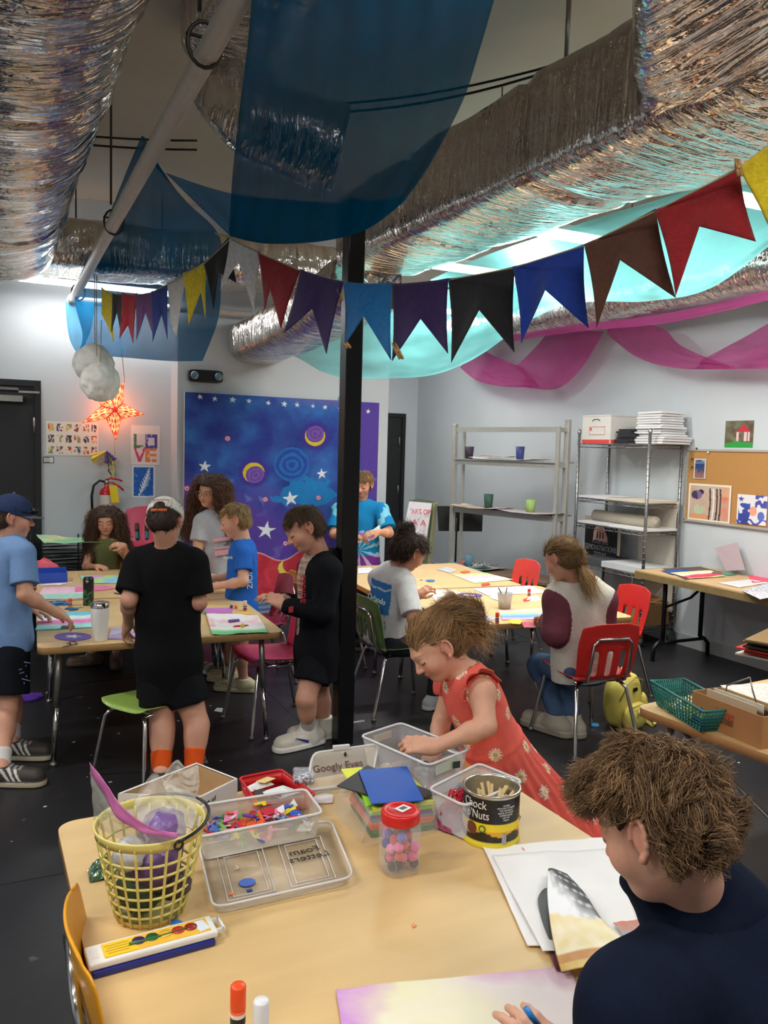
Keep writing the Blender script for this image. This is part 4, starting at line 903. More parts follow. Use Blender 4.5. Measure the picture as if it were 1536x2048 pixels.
# open blue box with a pink bag
e = empty('pencil_box', PZ(98, 1166, ZT), 0, 'open blue pencil box on the far left table', 'box')
M0 = PZ(98, 1166, ZT); q = MB()
bx = [PZ(66, 1168, ZT) - M0, PZ(131, 1165, ZT) - M0]; q.box((0, .06, .002), (.24, .13, .004)); q.box((0, -.003, .035), (.24, .006, .07)); q.box((0, .123, .045), (.24, .006, .09)); q.box((-.117, .06, .035), (.006, .12, .07)); q.box((.117, .06, .035), (.006, .12, .07))
q.build('box_tray', mat('box_blue', (36, 74, 176), .4), e)
blob(88, 1150, ZT, .11, .06, .11, mat('pink_bag', (222, 90, 110), .6, bump=.3, bscale=14), 'pouch', 'pink pouch lying behind the open blue pencil box', 'pouch', 5).location = PZ(90, 1149, ZT)
paper([(70, 1172), (100, 1168), (148, 1165), (120, 1171)], ZT, lambda u, v: (240, 214, 224), 'thin pale pink paper sticking out in front of the pencil box')
glue(PZ(70, 1180, ZT), 'glue stick with an orange cap beside the blue pencil box', .06, .011)
paper([(222, 1256), (300, 1252), (300, 1278), (216, 1279)], ZT, stripes([(214, 190, 226), (236, 226, 240), (190, 160, 214)], 1, .5), 'lilac and white painted paper under the hand of the boy in the black shirt')
paper([(412, 1229), (515, 1233), (537, 1268), (424, 1272)], (ZT,) * 4, lambda u, v: mix((120, 200, 140), (240, 236, 232), 1 - (v - .72) * 8) if v > .66 else mix((236, 226, 230), (240, 180, 190), vnoise(u * 4, v * 4, 1) * 2 + (.6 if u < .12 else 0)), 'white painted paper with green edge and a small craft on the left table', curl=.012)
blob(481, 1252, ZT + .004, .045, .014, .006, mat('red_felt', (214, 52, 40), .8), 'felt_shape', 'red felt shape on the white painted paper', 'craft', 3)
pom(PZ(485, 1251, ZT + .02), .012, (240, 206, 40), 'yellow pompom on the red felt shape', group='pompoms on the left table')
for x, y, c, l in ((463, 1213, (66, 36, 110), 'dark purple pompom near the glue stick on the left table'), (472, 1214, (226, 84, 30), 'orange pompom near the glue stick on the left table'), (410, 1225, (80, 170, 90), 'green pompom on the purple strip')): pom(PZ(x, y, ZT + .012), .011, c, l, group='pompoms on the left table')
flat([(394, 1217), (465, 1216), (465, 1226), (394, 1227)], ZT, .0015, (190, 110, 190), 'paper_strip', 'mauve paper strip right of the boy in the black shirt', 'paper')
flat([(470, 1227), (500, 1224), (503, 1228), (472, 1231)], ZT, .0015, (226, 190, 60), 'paper_strip', 'yellow paper strip behind the painted paper with the craft', 'paper')
glue(PZ(490, 1221, ZT), 'glue stick with a white cap near the orange pompom', .06, .011, (226, 200, 196), (226, 70, 40))
flat([(456, 1240), (478, 1238), (480, 1242), (458, 1245)], ZT + .005, .0008, (96, 60, 140), 'paper_scrap', 'purple scrap on the white painted paper with the craft', 'paper')
q = MB(); q.tube([PZ(229, 1186, ZT + .005), PZ(248, 1189, ZT + .005)], .004, 6); q.build('pen', mat('blue_pen', (40, 50, 110), .4), None, 'blue pen lying in the middle of the left tables', 'pen', loc=PZ(229, 1186, ZT))
q = MB(); q.col = (70, 60, 62)
blob(57, 1398, 0, .09, .06, .035, mat('purple_yarn', (84, 40, 150), .8, bump=1, bscale=60), 'yarn_tangle', 'tangle of purple yarn on the floor behind the boy in the navy cap', 'yarn', 1)
# floor scraps
rs = random.Random(3); SCR = mat('scrap', vc=True, rough=.8)
for k in range(46):
    x, y = (rs.uniform(20, 700), rs.uniform(1380, 1620)) if k < 26 else (rs.uniform(700, 1500), rs.uniform(1320, 1700))
    p = PZ(x, y, 0); w_ = rs.uniform(.004, .013); q = MB(); q.col = rs.choice([(196, 194, 190), (160, 158, 156), (206, 200, 190), (120, 150, 150)])
    q.prism([(w_ * math.cos(a) * rs.uniform(.5, 1.3), w_ * math.sin(a) * .6) for a in (0, 1.4, 3, 4.6)], 0, .001); o = q.build('floor_scrap', SCR, None, 'tiny paper scrap on the black floor', 'scrap', 'paper scraps on the floor', vc=True); o.location = (p[0], p[1], .0005)
flat([(428, 1422), (434, 1416), (452, 1417), (448, 1426)], 0, .001, (200, 200, 196), 'paper_scrap', 'white paper scrap on the floor under the left table', 'scrap')
flat([(703, 1444), (728, 1440), (730, 1443), (705, 1447)], 0, .001, (170, 168, 164), 'paper_scrap', 'long pale scrap on the floor right of the column', 'scrap')
blob(1190, 1452, 0, .03, .02, .015, mat('blue_wrap', (60, 140, 190), .3), 'candy_wrapper', 'small blue wrapper on the floor left of the yellow backpack', 'wrapper', 1)
# ---- right tables
paper([(716, 1137), (740, 1135), (753, 1145), (716, 1148)], ZT, lambda u, v: (222, 222, 224), 'white papers beside the column on the far right table')
q = MB(); 
paper([(874, 1140), (890, 1134), (915, 1141), (900, 1147)], ZT, lambda u, v: (216, 214, 214) if (u * 5) % 1 > .3 else (130, 120, 150), 'small printed slips near the far edge of the right tables')
flat([(920, 1145), (932, 1142), (941, 1145), (930, 1148)], ZT, .006, (224, 96, 50), 'paper_strip', 'orange strip beyond the green and pink painting', 'paper')
paper([(904, 1150), (971, 1146), (1027, 1160), (948, 1167)], ZT, stripes([(186, 222, 150), (236, 180, 200), (240, 200, 190)], 1, 0, .4), 'green and pink painting on the far right table')
scissors(868, 1162, 838, 1160, ZT, (40, 120, 170), 'blue handled scissors on the far right table')
paper([(845, 1180), (905, 1181), (960, 1197), (880, 1208)], ZT, lambda u, v: (236, 226, 206) if vnoise(u * 5, v * 5, 2) > -.3 else (230, 190, 190), 'cream painted sheet in front of the child in the white tee')
def ring(u, v): return (90, 74, 160)
q = MB(); c = PZ(940, 1191, ZT); q.lathe([(.045, .001), (.085, .001), (.085, .004), (.045, .004), (.045, .001)], n=20); q.build('paper_ring', mat('purple_card', (92, 74, 160), .7), None, 'purple paper ring on the right table', 'paper').location = c
paper([(945, 1178), (1060, 1172), (1095, 1186), (975, 1192)], ZT, stripes([(236, 226, 240), (226, 190, 220), (190, 214, 236)], 1, .3), 'lilac painted paper behind the cup of brushes')
paper([(978, 1196), (990, 1186), (1000, 1190), (996, 1202)], (ZT, ZT + .02, ZT + .02, ZT), lambda u, v: (206, 200, 222), 'small folded lilac paper left of the cup of brushes')
# translucent cup with brushes
p = PZ(1009, 1217, ZT); e = empty('brush_cup', p, 0, 'translucent plastic cup holding dark brushes on the right table', 'cup')
FROST = mat('frosted_plastic', (206, 204, 196), .35, alpha=.62, noise=.03)
q = MB(); q.lathe([(0, .002), (.038, .002), (.048, .1), (.05, .103), (.047, .1), (.036, .006), (0, .006)], n=28); q.build('cup_body', FROST, e)
q = MB(); q.lathe([(0, .008), (.036, .008), (.04, .04), (0, .04)], n=24); q.build('paint_water', mat('murky_water', (150, 146, 140), .2), e)
for (dx, dy) in ((-.045, .01), (.02, .01)):
    q = MB(); q.tube([(-dx * .4, 0, .02), (dx, dy, .135)], .0035, 6); q.build('brush', mat('brush_dark', (50, 44, 46), .4), e)
flat([(963, 1169), (978, 1167), (980, 1171), (964, 1173)], ZT, .008, (224, 70, 56), 'paper_strip', 'red strip in front of the green and pink painting', 'paper')
flat([(1046, 1200), (1056, 1196), (1060, 1202), (1048, 1204)], ZT, .004, (214, 60, 60), 'paper_strip', 'red strip right of the cup of brushes', 'paper')
glue(PZ(1058, 1192, ZT), 'glue stick with a red cap behind the crumpled tissue', .05, .011, (206, 40, 36))
blob(1068, 1200, ZT, .055, .03, .025, mat('tissue', (232, 228, 226), .9, bump=.6, bscale=20), 'crumpled_tissue', 'crumpled white tissue in front of the red capped glue stick', 'tissue', 4)
paper([(996, 1222), (1090, 1217), (1088, 1240), (1005, 1241)], ZT, stripes([(240, 180, 190), (240, 220, 140), (130, 200, 214), (110, 150, 220), (214, 150, 220)], 1, 0, .12), 'rainbow striped paper under the hands of the girl in the hoodie')
glue(PZ(994, 1247, ZT), 'glue stick with an orange cap at the front edge of the right table', .065, .011)
flat([(1012, 1243), (1030, 1238), (1046, 1242), (1040, 1249), (1024, 1248)], ZT, .002, (236, 206, 50), 'paper_shape', 'yellow cut paper in front of the rainbow striped paper', 'paper')
def lace(pts, z, col, label):
    P = [PZ(x, y, zz) for (x, y), zz in zip(pts, z)]; q = MB(); q.col = col
    q.grid(lambda u, v: P[0] * (1 - u) * (1 - v) + P[1] * u * (1 - v) + P[2] * u * v + P[3] * (1 - u) * v + np.array([0, 0, .002 + .004 * abs(vnoise(u * 4, v * 4))]), 26, 14, True, skip=lambda u, v: (int(u * 26) % 3 == 1 and int(v * 14) % 3 == 1)); q.build('lace_doily', VCOL, None, label, 'doily', loc=P[0], vc=True, mods=[('SOL', .0008, 1)])
lace([(938, 1238), (975, 1230), (998, 1238), (960, 1248)], (ZT,) * 4, (214, 208, 226), 'white paper doily beside the orange capped glue stick')
lace([(1042, 1244), (1066, 1242), (1072, 1256), (1048, 1256)], (ZT + .002, ZT + .002, ZT - .01, ZT - .01), (190, 80, 100), 'dark pink lace doily hanging over the front edge of the right table')
scissors(925, 1224, 900, 1217, ZT, (60, 60, 66), 'dark handled scissors near the dark haired child')
q = MB(); q.tube([PZ(930 + 12 * math.cos(a), 1222 + 3.4 * math.sin(a), ZT + .012) for a in np.linspace(0, 2 * PI, 14)[:-1]], .002, 5, closed=True); q.tube([PZ(956 + 10 * math.cos(a), 1219 + 3 * math.sin(a), ZT + .012) for a in np.linspace(0, 2 * PI, 14)[:-1]], .002, 5, closed=True)
q.build('eyeglasses', mat('lilac_wire', (120, 110, 150), .4), None, 'pair of thin glasses lying near the doily', 'glasses', loc=PZ(942, 1222, ZT))
paper([(925, 1236), (940, 1224), (950, 1226), (938, 1240)], ZT, lambda u, v: (226, 214, 190), 'narrow cream scrap beside the dark handled scissors')
# ---- shelf unit contents
def cupat(x, y, z, r, h, col, lab, sh=.2): cup(shp(x, y, z), r * .8, r, h, col, lab)
cupat(.12, .1, SHZ[1] + .036, .05, .13, (62, 50, 70), 'dark purple cup at the left of the upper board of the shelf unit'); cupat(.82, .1, SHZ[1] + .036, .045, .14, (60, 66, 130), 'navy and white cup at the right of the upper shelf board')
cupat(.42, .1, SHZ[2] + .036, .05, .15, (54, 92, 80), 'dark green cup on the middle board of the shelf unit'); cupat(.98, .1, SHZ[2] + .036, .05, .13, (160, 190, 110), 'light green cup on the middle board of the shelf unit')
cupat(.17, .1, .373, .05, .13, (110, 144, 160), 'blue grey cup on the wooden base board of the shelf unit')
def onshelf(x0, x1, y0, y1, z, cf, lab, curl=.01):
    q = MB(); sd = len(lab)
    q.grid(lambda u, v: shp(x0 + (x1 - x0) * u, y0 + (y1 - y0) * v, z + .001 + curl * abs(vnoise(u * 2, v * 2, sd)) + curl * abs(2 * u - 1) ** 3), 24, 12, True, cf); q.build('painted_paper', PAPER, None, lab, 'paper', loc=shp(x0, y0, z), vc=True, mods=[('SOL', .0015, 1)])
onshelf(.25, 1.1, -.05, .25, SHZ[1] + .037, lambda u, v: (204, 202, 198), 'curling pale paper on the upper board of the shelf unit', .015)
onshelf(.3, .75, .05, .2, SHZ[1] + .062, lambda u, v: (150, 80, 64) if vnoise(u * 6, v * 4) > -.1 else (206, 190, 170), 'red brown painted pieces on the upper board of the shelf unit')
onshelf(.05, .7, -.1, .2, SHZ[2] + .037, stripes([(176, 150, 130), (200, 190, 180)], 1), 'brown painted paper on the middle board of the shelf unit', .02)
onshelf(.6, 1.38, -.08, .22, SHZ[2] + .037, stripes([(200, 190, 200), (190, 180, 176)], 1), 'pale painted paper hanging over the middle board of the shelf unit', .02)
onshelf(.0, .55, -.1, .3, .375, stripes([(222, 222, 226), (90, 150, 190), (190, 206, 180)], 1, .4), 'blue and white papers on the base board of the shelf unit', .02)
onshelf(.3, .5, .0, .2, .41, lambda u, v: (60, 60, 66) if vnoise(u * 7, v * 7) > 0 else (206, 206, 206), 'black and white craft on the base board of the shelf unit', .02)
blob(940, 1122, .375, .05, .04, .05, mat('brown_clay', (170, 110, 90), .8), 'clay_shape', 'brown shape at the left end of the base board', 'craft').location = shp(.06, .1, .374)
# ---- wire shelving contents
WO = np.array([5.03, 5.6, 0])
def wbox(x, y, z, dx, dy, dz, col, name, lab, cat, rz=0, group=None, m=None):
    q = MB(); q.col = col; q.box((0, 0, dz / 2), (dx, dy, dz), rz); o = q.build(name, m or VCOL, None, lab, cat, group, vc=True); o.location = WO + np.array([x, y, z + .004]); return o
bxo = empty('file_box', WO + np.array([-.02, .22, 1.705]), 0, 'white cardboard file box with a red band on top of the wire shelving', 'box')
q = MB(); q.col = (214, 210, 204)
q.box((0, .19, .125), (.32, .004, .25)); q.box((0, -.19, .125), (.32, .004, .25)); q.box((-.16, 0, .125), (.004, .38, .25)); q.box((.16, 0, .125), (.004, .38, .25)); q.box((0, 0, .003), (.32, .38, .004)); q.box((0, 0, .25), (.33, .39, .012)); q.build('box_body', VCOL, bxo, vc=True)
for nm, c, s in (('red_band', (0, -.1925, .018), (.31, .002, .035)), ('red_band', (-.1625, 0, .018), (.002, .37, .035))): q = MB(); q.box(c, s); q.build(nm, mat('band_red', (214, 70, 60), .6), bxo)
q = MB(); q.tube([(-.163, .05 * math.cos(a), .2 + .018 * math.sin(a)) for a in np.linspace(0, PI, 9)], .004, 5); q.build('hand_hole', mat('dark_slot', (50, 46, 44), .9), bxo)
q = MB(); q.tube([(-.1635, .09, .08), (-.1635, -.12, .08), (-.1635, -.12, .15), (-.1635, .09, .15)], .0018, 4, closed=True); q.box((-.1635, .07, .13), (.002, .025, .025)); q.build('printed_mark', mat('band_red'), bxo)
zz = 1.705
for k in range(7):
    h = .018; wbox(-.05 + rs.uniform(-.01, .01), -.12 + rs.uniform(-.02, .02), zz, .2, .24 - .01 * k, h - .002, (34, 34, 38), 'black_folder', 'black folder in the low stack beside the white file box', 'folder', rs.uniform(-.1, .1), 'black folders on top of the wire shelving'); zz += h
zz = 1.705
for k in range(13):
    h = .021; wd = (.34, .42) if k < 3 else ((.30, .34) if k < 7 else (.27, .32)); wbox(.03 + rs.uniform(-.012, .012), -.36 + rs.uniform(-.015, .015), zz + (.0), wd[0] - .02, wd[1] - .04, h - .004, (226 - k % 3 * 6, 224 - k % 3 * 6, 218), 'white_canvas', 'white canvas panel in the tall stack on top of the wire shelving', 'canvas', rs.uniform(-.04, .04), 'white canvases on top of the wire shelving'); zz += h
for (z, y, dy, lab, c) in ((1.205, .2, .42, 'thin white paper sheaf at the far end of the second wire shelf', (216, 216, 218)), (1.205, -.22, .5, 'cream paper sheaf at the near end of the second wire shelf', (206, 196, 176)), (.97, .2, .4, 'white paper sheaf at the far end of the third wire shelf', (214, 212, 214)), (.97, -.25, .46, 'white paper sheaf at the near end of the third wire shelf', (222, 222, 220)),
    (.605, -.2, .5, 'thick white paper pile on the fourth wire shelf', (206, 208, 210)), (.605, .25, .36, 'dark grey folder pile on the fourth wire shelf', (76, 78, 84))):
    wbox(-.01, y, z, .36, dy, .05 if 'thick' in lab or 'dark' in lab else .02, c, 'paper_pile', lab, 'paper', .03)
q = MB(); q.grid(lambda u, v: (5.18 + .03 * math.sin(v * 3), 5.12 + .50 * u + .01 * math.sin(v * 7), 1.22 - .95 * v - .03 * math.sin(u * 3) * v), 14, 24, True); q.build('hanging_paper', mat('cream_paper', (206, 198, 184), .8, noise=.05), None, 'large cream sheet hanging behind the lower wire shelves', 'paper', loc=(5.15, 5.2, .5), mods=[('SOL', .002)])
q = MB(); q.tube([(5.0, 5.95, 1.04), (5.0, 5.18, 1.04)], .055, 20); q.tube([(5.0, 5.179, 1.04), (5.0, 5.17, 1.04)], .03, 16); q.build('paper_roll', mat('kraft_roll', (178, 168, 152), .8), None, 'grey brown roll of paper lying on the third wire shelf', 'paper roll', loc=(5.0, 5.6, .985))
# folk life sign
e = empty('framed_sign', (5.12, 6.0, .62), 0, 'black sign with a pink house reading FOLK LIFE DEMONSTRATIONS TODAY behind the wire shelves', 'sign')
q = MB(); q.box((0, 0, .18), (.012, .46, .34)); q.build('sign_board', mat('sign_black', (24, 24, 28), .5), e)
q = MB(); q.box((0, 0, .37), (.01, .48, .05)); q.box((0, -.245, .26), (.01, .03, .40)); q.build('sign_edge', mat('cream_card', (214, 206, 176), .7), e)
Mx = frameM((-.008, 0, .10), (0, -1, 0), (0, 0, 1)); TG = mat('sign_grey_letters', (170, 170, 174), .6)
text('FOLK LIFE\nDEMONSTRATIONS\nTODAY', .072, Mx, TG, 'sign_lettering', e, .0008, squash=.7)
q = MB(); q.prism([(-.1, 0), (.09, -.01), (.1, .03), (.06, .1), (.01, .19), (-.06, .15), (-.1, .07)], 0, .003, frameM((-.008, -.0, .175), (0, -1, 0), (0, 0, 1))); q.build('pink_house', mat('house_pink', (222, 172, 160), .7), e)
q = MB()
for x in (-.05, -.01, .03): q.prism([(x, .02), (x + .014, .02), (x + .014, .08), (x, .08)], 0, .001, frameM((-.0115, -.0, .175), (0, -1, 0), (0, 0, 1)))
q.build('house_windows', mat('dark_slot'), e)
# cardboard boxes on the bottom wire shelf
KR = mat('cardboard', (150, 112, 70), .85, noise=.08, nscale=18)
e = empty('cardboard_box', WO + np.array([0, -.2, .155]), .05, 'brown cardboard box on the bottom wire shelf', 'box')
q = MB(); q.box((0, 0, .1), (.33, .46, .2)); q.build('box_body', KR, e)
q = MB(); q.box((-.09, .0, .207), (.16, .47, .006), 0, tilt=(.12, 'Y')); q.box((.1, .02, .212), (.16, .45, .006), 0, tilt=(-.1, 'Y')); q.build('flap', KR, e)
wbox(-.0, .25, .15, .32, .36, .12, (160, 126, 84), 'cardboard_box', 'lower tan cardboard box at the far end of the bottom wire shelf', 'box', m=KR)
# ---- folding table contents, z = .70
ZF = .70
paper([(1325, 1138), (1400, 1134), (1460, 1150), (1370, 1160)], ZF, lambda u, v: (90, 74, 76), 'dark brown sheet at the far end of the folding table')
paper([(1322, 1142), (1370, 1139), (1385, 1146), (1345, 1150)], ZF + .002, lambda u, v: (40, 78, 150), 'dark blue paper at the far end of the folding table')
paper([(1340, 1146), (1420, 1141), (1452, 1153), (1380, 1158)], ZF + .004, stripes([(230, 220, 150), (240, 226, 206), (214, 60, 90)], 1, .2), 'yellow and red painted paper on the folding table')
q = MB(); P4 = [PX(1430, 1096, 5.2), PX(1474, 1085, 5.2), PX(1490, 1140, 5.15), PX(1452, 1142, 5.15)]; q.add(P4, [(0, 1, 2, 3)], False); q.build('lilac_card', mat('lilac_card', (176, 158, 162), .8), None, 'pale mauve card leaning on the wall above the folding table', 'card', loc=P4[3], mods=[('SOL', .004)])
def cupx(px, py, z, r, h, col, lab): p = PZ(px, py, z); cup(p, r * .8, r, h, col, lab)
cupx(1468, 1142, ZF, .035, .14, (28, 28, 32), 'tall black cup on the folding table beside the mauve card'); 
q = MB(); q.box((0, 0, .05), (.05, .05, .1)); q.build('white_carton', WHITEP, None, 'small white carton in front of the black cup', 'carton').location = PZ(1463, 1144, ZF + .001)
blob(1455, 1150, ZF, .07, .05, .02, mat('green_scraps', (90, 130, 110), .8), 'scrap_heap', 'heap of dull green scraps in front of the black cup', 'scraps', 2)
blob(1436, 1148, ZF, .06, .04, .02, mat('brown_scraps', (110, 100, 84), .8), 'scrap_heap', 'heap of brown scraps left of the green heap', 'scraps', 6)
cupx(1520, 1152, ZF, .04, .13, (236, 110, 124), 'pink cup near the right edge on the folding table')
paper([(1495, 1152), (1536, 1150), (1560, 1162), (1505, 1166)], ZF, lambda u, v: (226, 80, 110), 'bright pink paper beneath the pink cup')
paper([(1435, 1166), (1500, 1160), (1540, 1166), (1478, 1176)], ZF, lambda u, v: (206, 204, 204), 'white paper in the middle of the folding table')
paper([(1484, 1182), (1560, 1160), (1610, 1180), (1520, 1200)], ZF + .003, lambda u, v: (196, 196, 204) if vnoise(u * 30, v * 30) > -.1 else (130, 130, 140), 'printed white paper at the near end of the folding table')
# portfolio stack on a dark bin
e = empty('storage_bin', (4.55, 3.05, 0), 0, 'dark grey storage bin at the right edge under cardboard portfolios', 'bin')
q = MB(); q.box((0, 0, .21), (.5, .6, .42)); q.build('bin_body', mat('bin_dark', (38, 44, 54), .6), e, mods=[('BEV', .02)])
zz = .42
for k, (c, lb) in enumerate((((214, 206, 196), 'white board at the bottom of the portfolio stack'), ((206, 50, 40), 'red portfolio in the stack on the dark bin'), ((190, 60, 50), 'upper red portfolio in the stack on the dark bin'), ((60, 50, 44), 'dark portfolio in the stack on the dark bin'), ((120, 96, 66), 'brown cardboard sheet below the top one on the dark bin'), ((138, 112, 76), 'topmost brown cardboard sheet on the dark bin'))):
    q = MB(); q.col = c; q.box((0, 0, .006), (.72, .86, .011)); o = q.build('portfolio', VCOL, None, lb, 'portfolio', 'portfolios on the dark bin', vc=True); o.location = (4.45 + .02 * math.sin(k * 2), 3.08 + .02 * math.cos(k * 3), zz + .001); o.rotation_euler = (0, 0, .25 + .03 * k); zz += .022
# ---- yellow backpack
e = empty('backpack', PZ(1248, 1452, 0), .3, 'yellow backpack standing on the floor beside the red chair', 'backpack')
YB = mat('yellow_fabric', (206, 190, 90), .7, noise=.06, nscale=9, bump=.25, bscale=18)
def puff(c, r, m, nm, par, n=28, sq=2.6, am=.05):
    q = MB(); V = []
    for i in range(n // 2 + 1):
        for j in range(n):
            t = PI * i / (n // 2); a = 2 * PI * j / n
            d = Vector((math.sin(t) * math.cos(a), math.sin(t) * math.sin(a), math.cos(t))); k = (abs(d.x) ** sq + abs(d.y) ** sq + abs(d.z) ** sq) ** (-1 / sq) * (1 + am * vnoise(d.x * 2, d.y * 2, d.z * 2, 1, 3))
            V.append((c[0] + r[0] * d.x * k, c[1] + r[1] * d.y * k, c[2] + r[2] * d.z * k))
    q.add(V, [(i * n + j, (i + 1) * n + j, (i + 1) * n + (j + 1) % n, i * n + (j + 1) % n) for i in range(n // 2) for j in range(n)], True); return q.build(nm, m, par)
puff((0, .02, .16), (.135, .085, .165), YB, 'main_compartment', e); puff((-.01, -.075, .085), (.105, .045, .075), YB, 'front_pocket', e); puff((.14, -.0, .12), (.035, .06, .07), YB, 'side_pocket', e)
q = MB(); q.tube([(-.1, -.085, .14), (-.05, -.118, .165), (.05, -.118, .165), (.09, -.085, .14)], .004, 5); q.tube([(-.12, -.035, .18), (-.08, -.06, .28), (0, -.06, .31), (.08, -.06, .28), (.12, -.035, .18)], .004, 5); q.build('zipper', mat('zip_olive', (150, 140, 60), .5), e)
q = MB(); q.tube([(-.04, .0, .31), (-.02, .02, .35), (.03, .02, .35), (.05, 0, .31)], .008, 6); q.build('top_loop', YB, e)
q = MB(); q.tube([(.1, .1, .26), (.19, .1, .14), (.2, .04, .02), (.12, -.12, .012), (.18, -.1, .01)], .012, 6); q.build('strap', YB, e)
q = MB(); q.box((-.01, -.068, .24), (.035, .01, .02)); q.build('badge', BLACKP, e)
for s in (-1, 1): 
    q = MB(); q.tube([(-.01 + s * .02, -.122, .12), (-.01 + s * .045, -.125, .135), (-.01 + s * .045, -.125, .105)], .006, 5); q.build('bow', mat('bow_yellow', (226, 214, 130), .6), e)
# ================================================================= supplies on the foreground table
CLEAR = mat('clear_plastic', (226, 226, 230), .12, alpha=.30, noise=.02); MILKY = mat('milky_plastic', (228, 216, 196), .3, alpha=.32, noise=.02, spec=.6); RIMP = mat('plastic_rim', (232, 230, 230), .25, alpha=.8, noise=.02)
BAGM = mat('clear_bag', (222, 218, 208), .15, alpha=.26, noise=.03, bump=.6, bscale=40)
def bin_(name, rim, zr, zb, label, cat, taper=.86, m=CLEAR, rimr=.004, rr=.02, rm=RIMP, lip=.008):
    """open container from the four measured rim corners"""
    P = [PZ(x, y, zr) for x, y in rim]; c = sum(P) / 4; e = empty(name, (c[0], c[1], zb), 0, label, cat)
    def ring(k, z):
        out = []
        for i in range(4):
            a, p, b = P[i - 1], P[i], P[(i + 1) % 4]; pc = (p - c) * k; u = nrm_(a - p) * rr; v = nrm_(b - p) * rr
            for t in (0, .33, .67, 1): q = pc + (u * (1 - t) ** 2 + v * t ** 2); out.append((q[0], q[1], z - zb))
        return out
    R = [ring(1, zr), ring(taper, zb + .004), ring(taper - .03, zb + .0035), ring(.97, zr)]; n = 16; q = MB()
    q.add(R[0] + R[1], [(i, (i + 1) % n, n + (i + 1) % n, n + i) for i in range(n)] + [tuple(range(2 * n - 1, n - 1, -1))], True)
    q.build('bin_body', m, e, mods=[('SOL', .0018)])
    q = MB(); q.tube([Vector(p) for p in R[0]], rimr, 6, closed=True); q.build('rim', rm, e)
    return e, P, c
def nrm_(v): v = np.array(v, float); return v / (np.linalg.norm(v) + 1e-12)
def inq(P, u, v): return P[0] * (1 - u) * (1 - v) + P[1] * u * (1 - v) + P[2] * u * v + P[3] * (1 - u) * v
# ---- tray of foam pieces and its lid
e, P, c = bin_('foam_tray', [(402, 1611), (611, 1578), (646, 1626), (397, 1675)], .678, .612, 'frosted plastic tray full of bright foam pieces', 'tray', .93, MILKY)
FOAMC = [(232, 208, 40), (226, 88, 36), (46, 84, 190), (96, 44, 130), (60, 130, 60), (190, 30, 50), (222, 220, 220), (120, 180, 90), (90, 120, 200), (214, 120, 160)]
def shp_poly(k, r):
    if k == 0: return [(r * math.cos(a), r * math.sin(a)) for a in np.linspace(0, 2 * PI, 15)[:-1]]
    if k == 1: return [(-r, -r * .7), (r, -r * .7), (r, r * .7), (-r, r * .7)]
    if k == 2: return [(r * (1 if i % 2 else .5) * math.cos(i * PI / 5), r * (1 if i % 2 else .5) * math.sin(i * PI / 5)) for i in range(10)]
    if k == 3: return [(-r, -r * .7), (r, -r * .7), (0, r)]
    if k == 4: return [(-r, -r), (-r * .4, -r), (-r * .4, r * .1), (r * .5, r * .1), (r * .5, r * .6), (-r * .4, r * .6), (-r * .4, r), (-r, r)]
    return [(-r, -r), (r, -r), (r, -r * .5), (-r * .4, -r * .5), (-r * .4, r), (-r, r)]
rf = random.Random(11); FPM = {}
SN = ['round', 'rectangular', 'star shaped', 'triangular', 'letter shaped', 'corner shaped']; CN = ['yellow', 'orange', 'blue', 'purple', 'green', 'dark red', 'white', 'light green', 'periwinkle', 'pink']
for i in range(96):
    k, ci = rf.randrange(6), rf.randrange(10); key = (k, ci); u, v = rf.uniform(.02, .92), rf.uniform(.05, .95); p = c + (inq(P, u, v) - c) * .90; p[2] = .622 + .034 * rf.random() + .012 * (1 - abs(2 * u - .8)) 
    if key not in FPM:
        q = MB(); q.prism(shp_poly(k, .0125), -.0012, .0012); m = mat('foam_%d' % ci, FOAMC[ci], .85); FPM[key] = q.build('foam_piece', m, None, '%s %s foam piece loose in the frosted tray' % (CN[ci], SN[k]), 'foam piece', 'foam pieces in the frosted tray'); o = FPM[key]
    else: o = FPM[key].copy(); COL.objects.link(o)
    o.location = p; o.rotation_euler = (rf.uniform(-.6, .6), rf.uniform(-.6, .6), rf.uniform(0, 6)); o.scale = (rf.uniform(1., 1.6),) * 3
P = [PZ(x, y, .628) for x, y in ((397, 1694), (661, 1643), (708, 1757), (426, 1820))]; c = sum(P) / 4
e = empty('tray_lid', (c[0], c[1], .61), 0, 'upturned frosted lid with writing lying in front of the foam tray', 'lid')
def lring(k, z, rr=.03):
    out = []
    for i in range(4):
        a, p, b = P[i - 1], P[i], P[(i + 1) % 4]; pc = (p - c) * k; u = nrm_(a - p) * rr; v = nrm_(b - p) * rr
        for t in (0, .25, .5, .75, 1): q = pc + (u * (1 - t) ** 2 + v * t ** 2); out.append((q[0], q[1], z))
    return out
q = MB(); A1, A2, A3 = lring(1, .022), lring(.955, .003), lring(.90, .003); n = 20
q.add(A1 + A2, [(i, (i + 1) % n, n + (i + 1) % n, n + i) for i in range(n)] + [tuple(range(2 * n - 1, n - 1, -1))], True); q.build('lid_panel', MILKY, e, mods=[('SOL', .002)])
q = MB(); q.tube([Vector(p) for p in A1], .003, 6, closed=True); q.build('rim', RIMP, e)
for (u0, u1) in ((.09, .44), (.57, .92)):
    q = MB()
    for g in (0, .045): q.tube([Vector(inq(P, a, b) - c) * .93 + Vector((0, 0, .0055)) for a, b in ((u0 + g, .12 + g), (u1 - g, .12 + g), (u1 - g, .88 - g), (u0 + g, .88 - g))], .0016, 5, closed=True)
    q.build('moulded_ridge', RIMP, e)
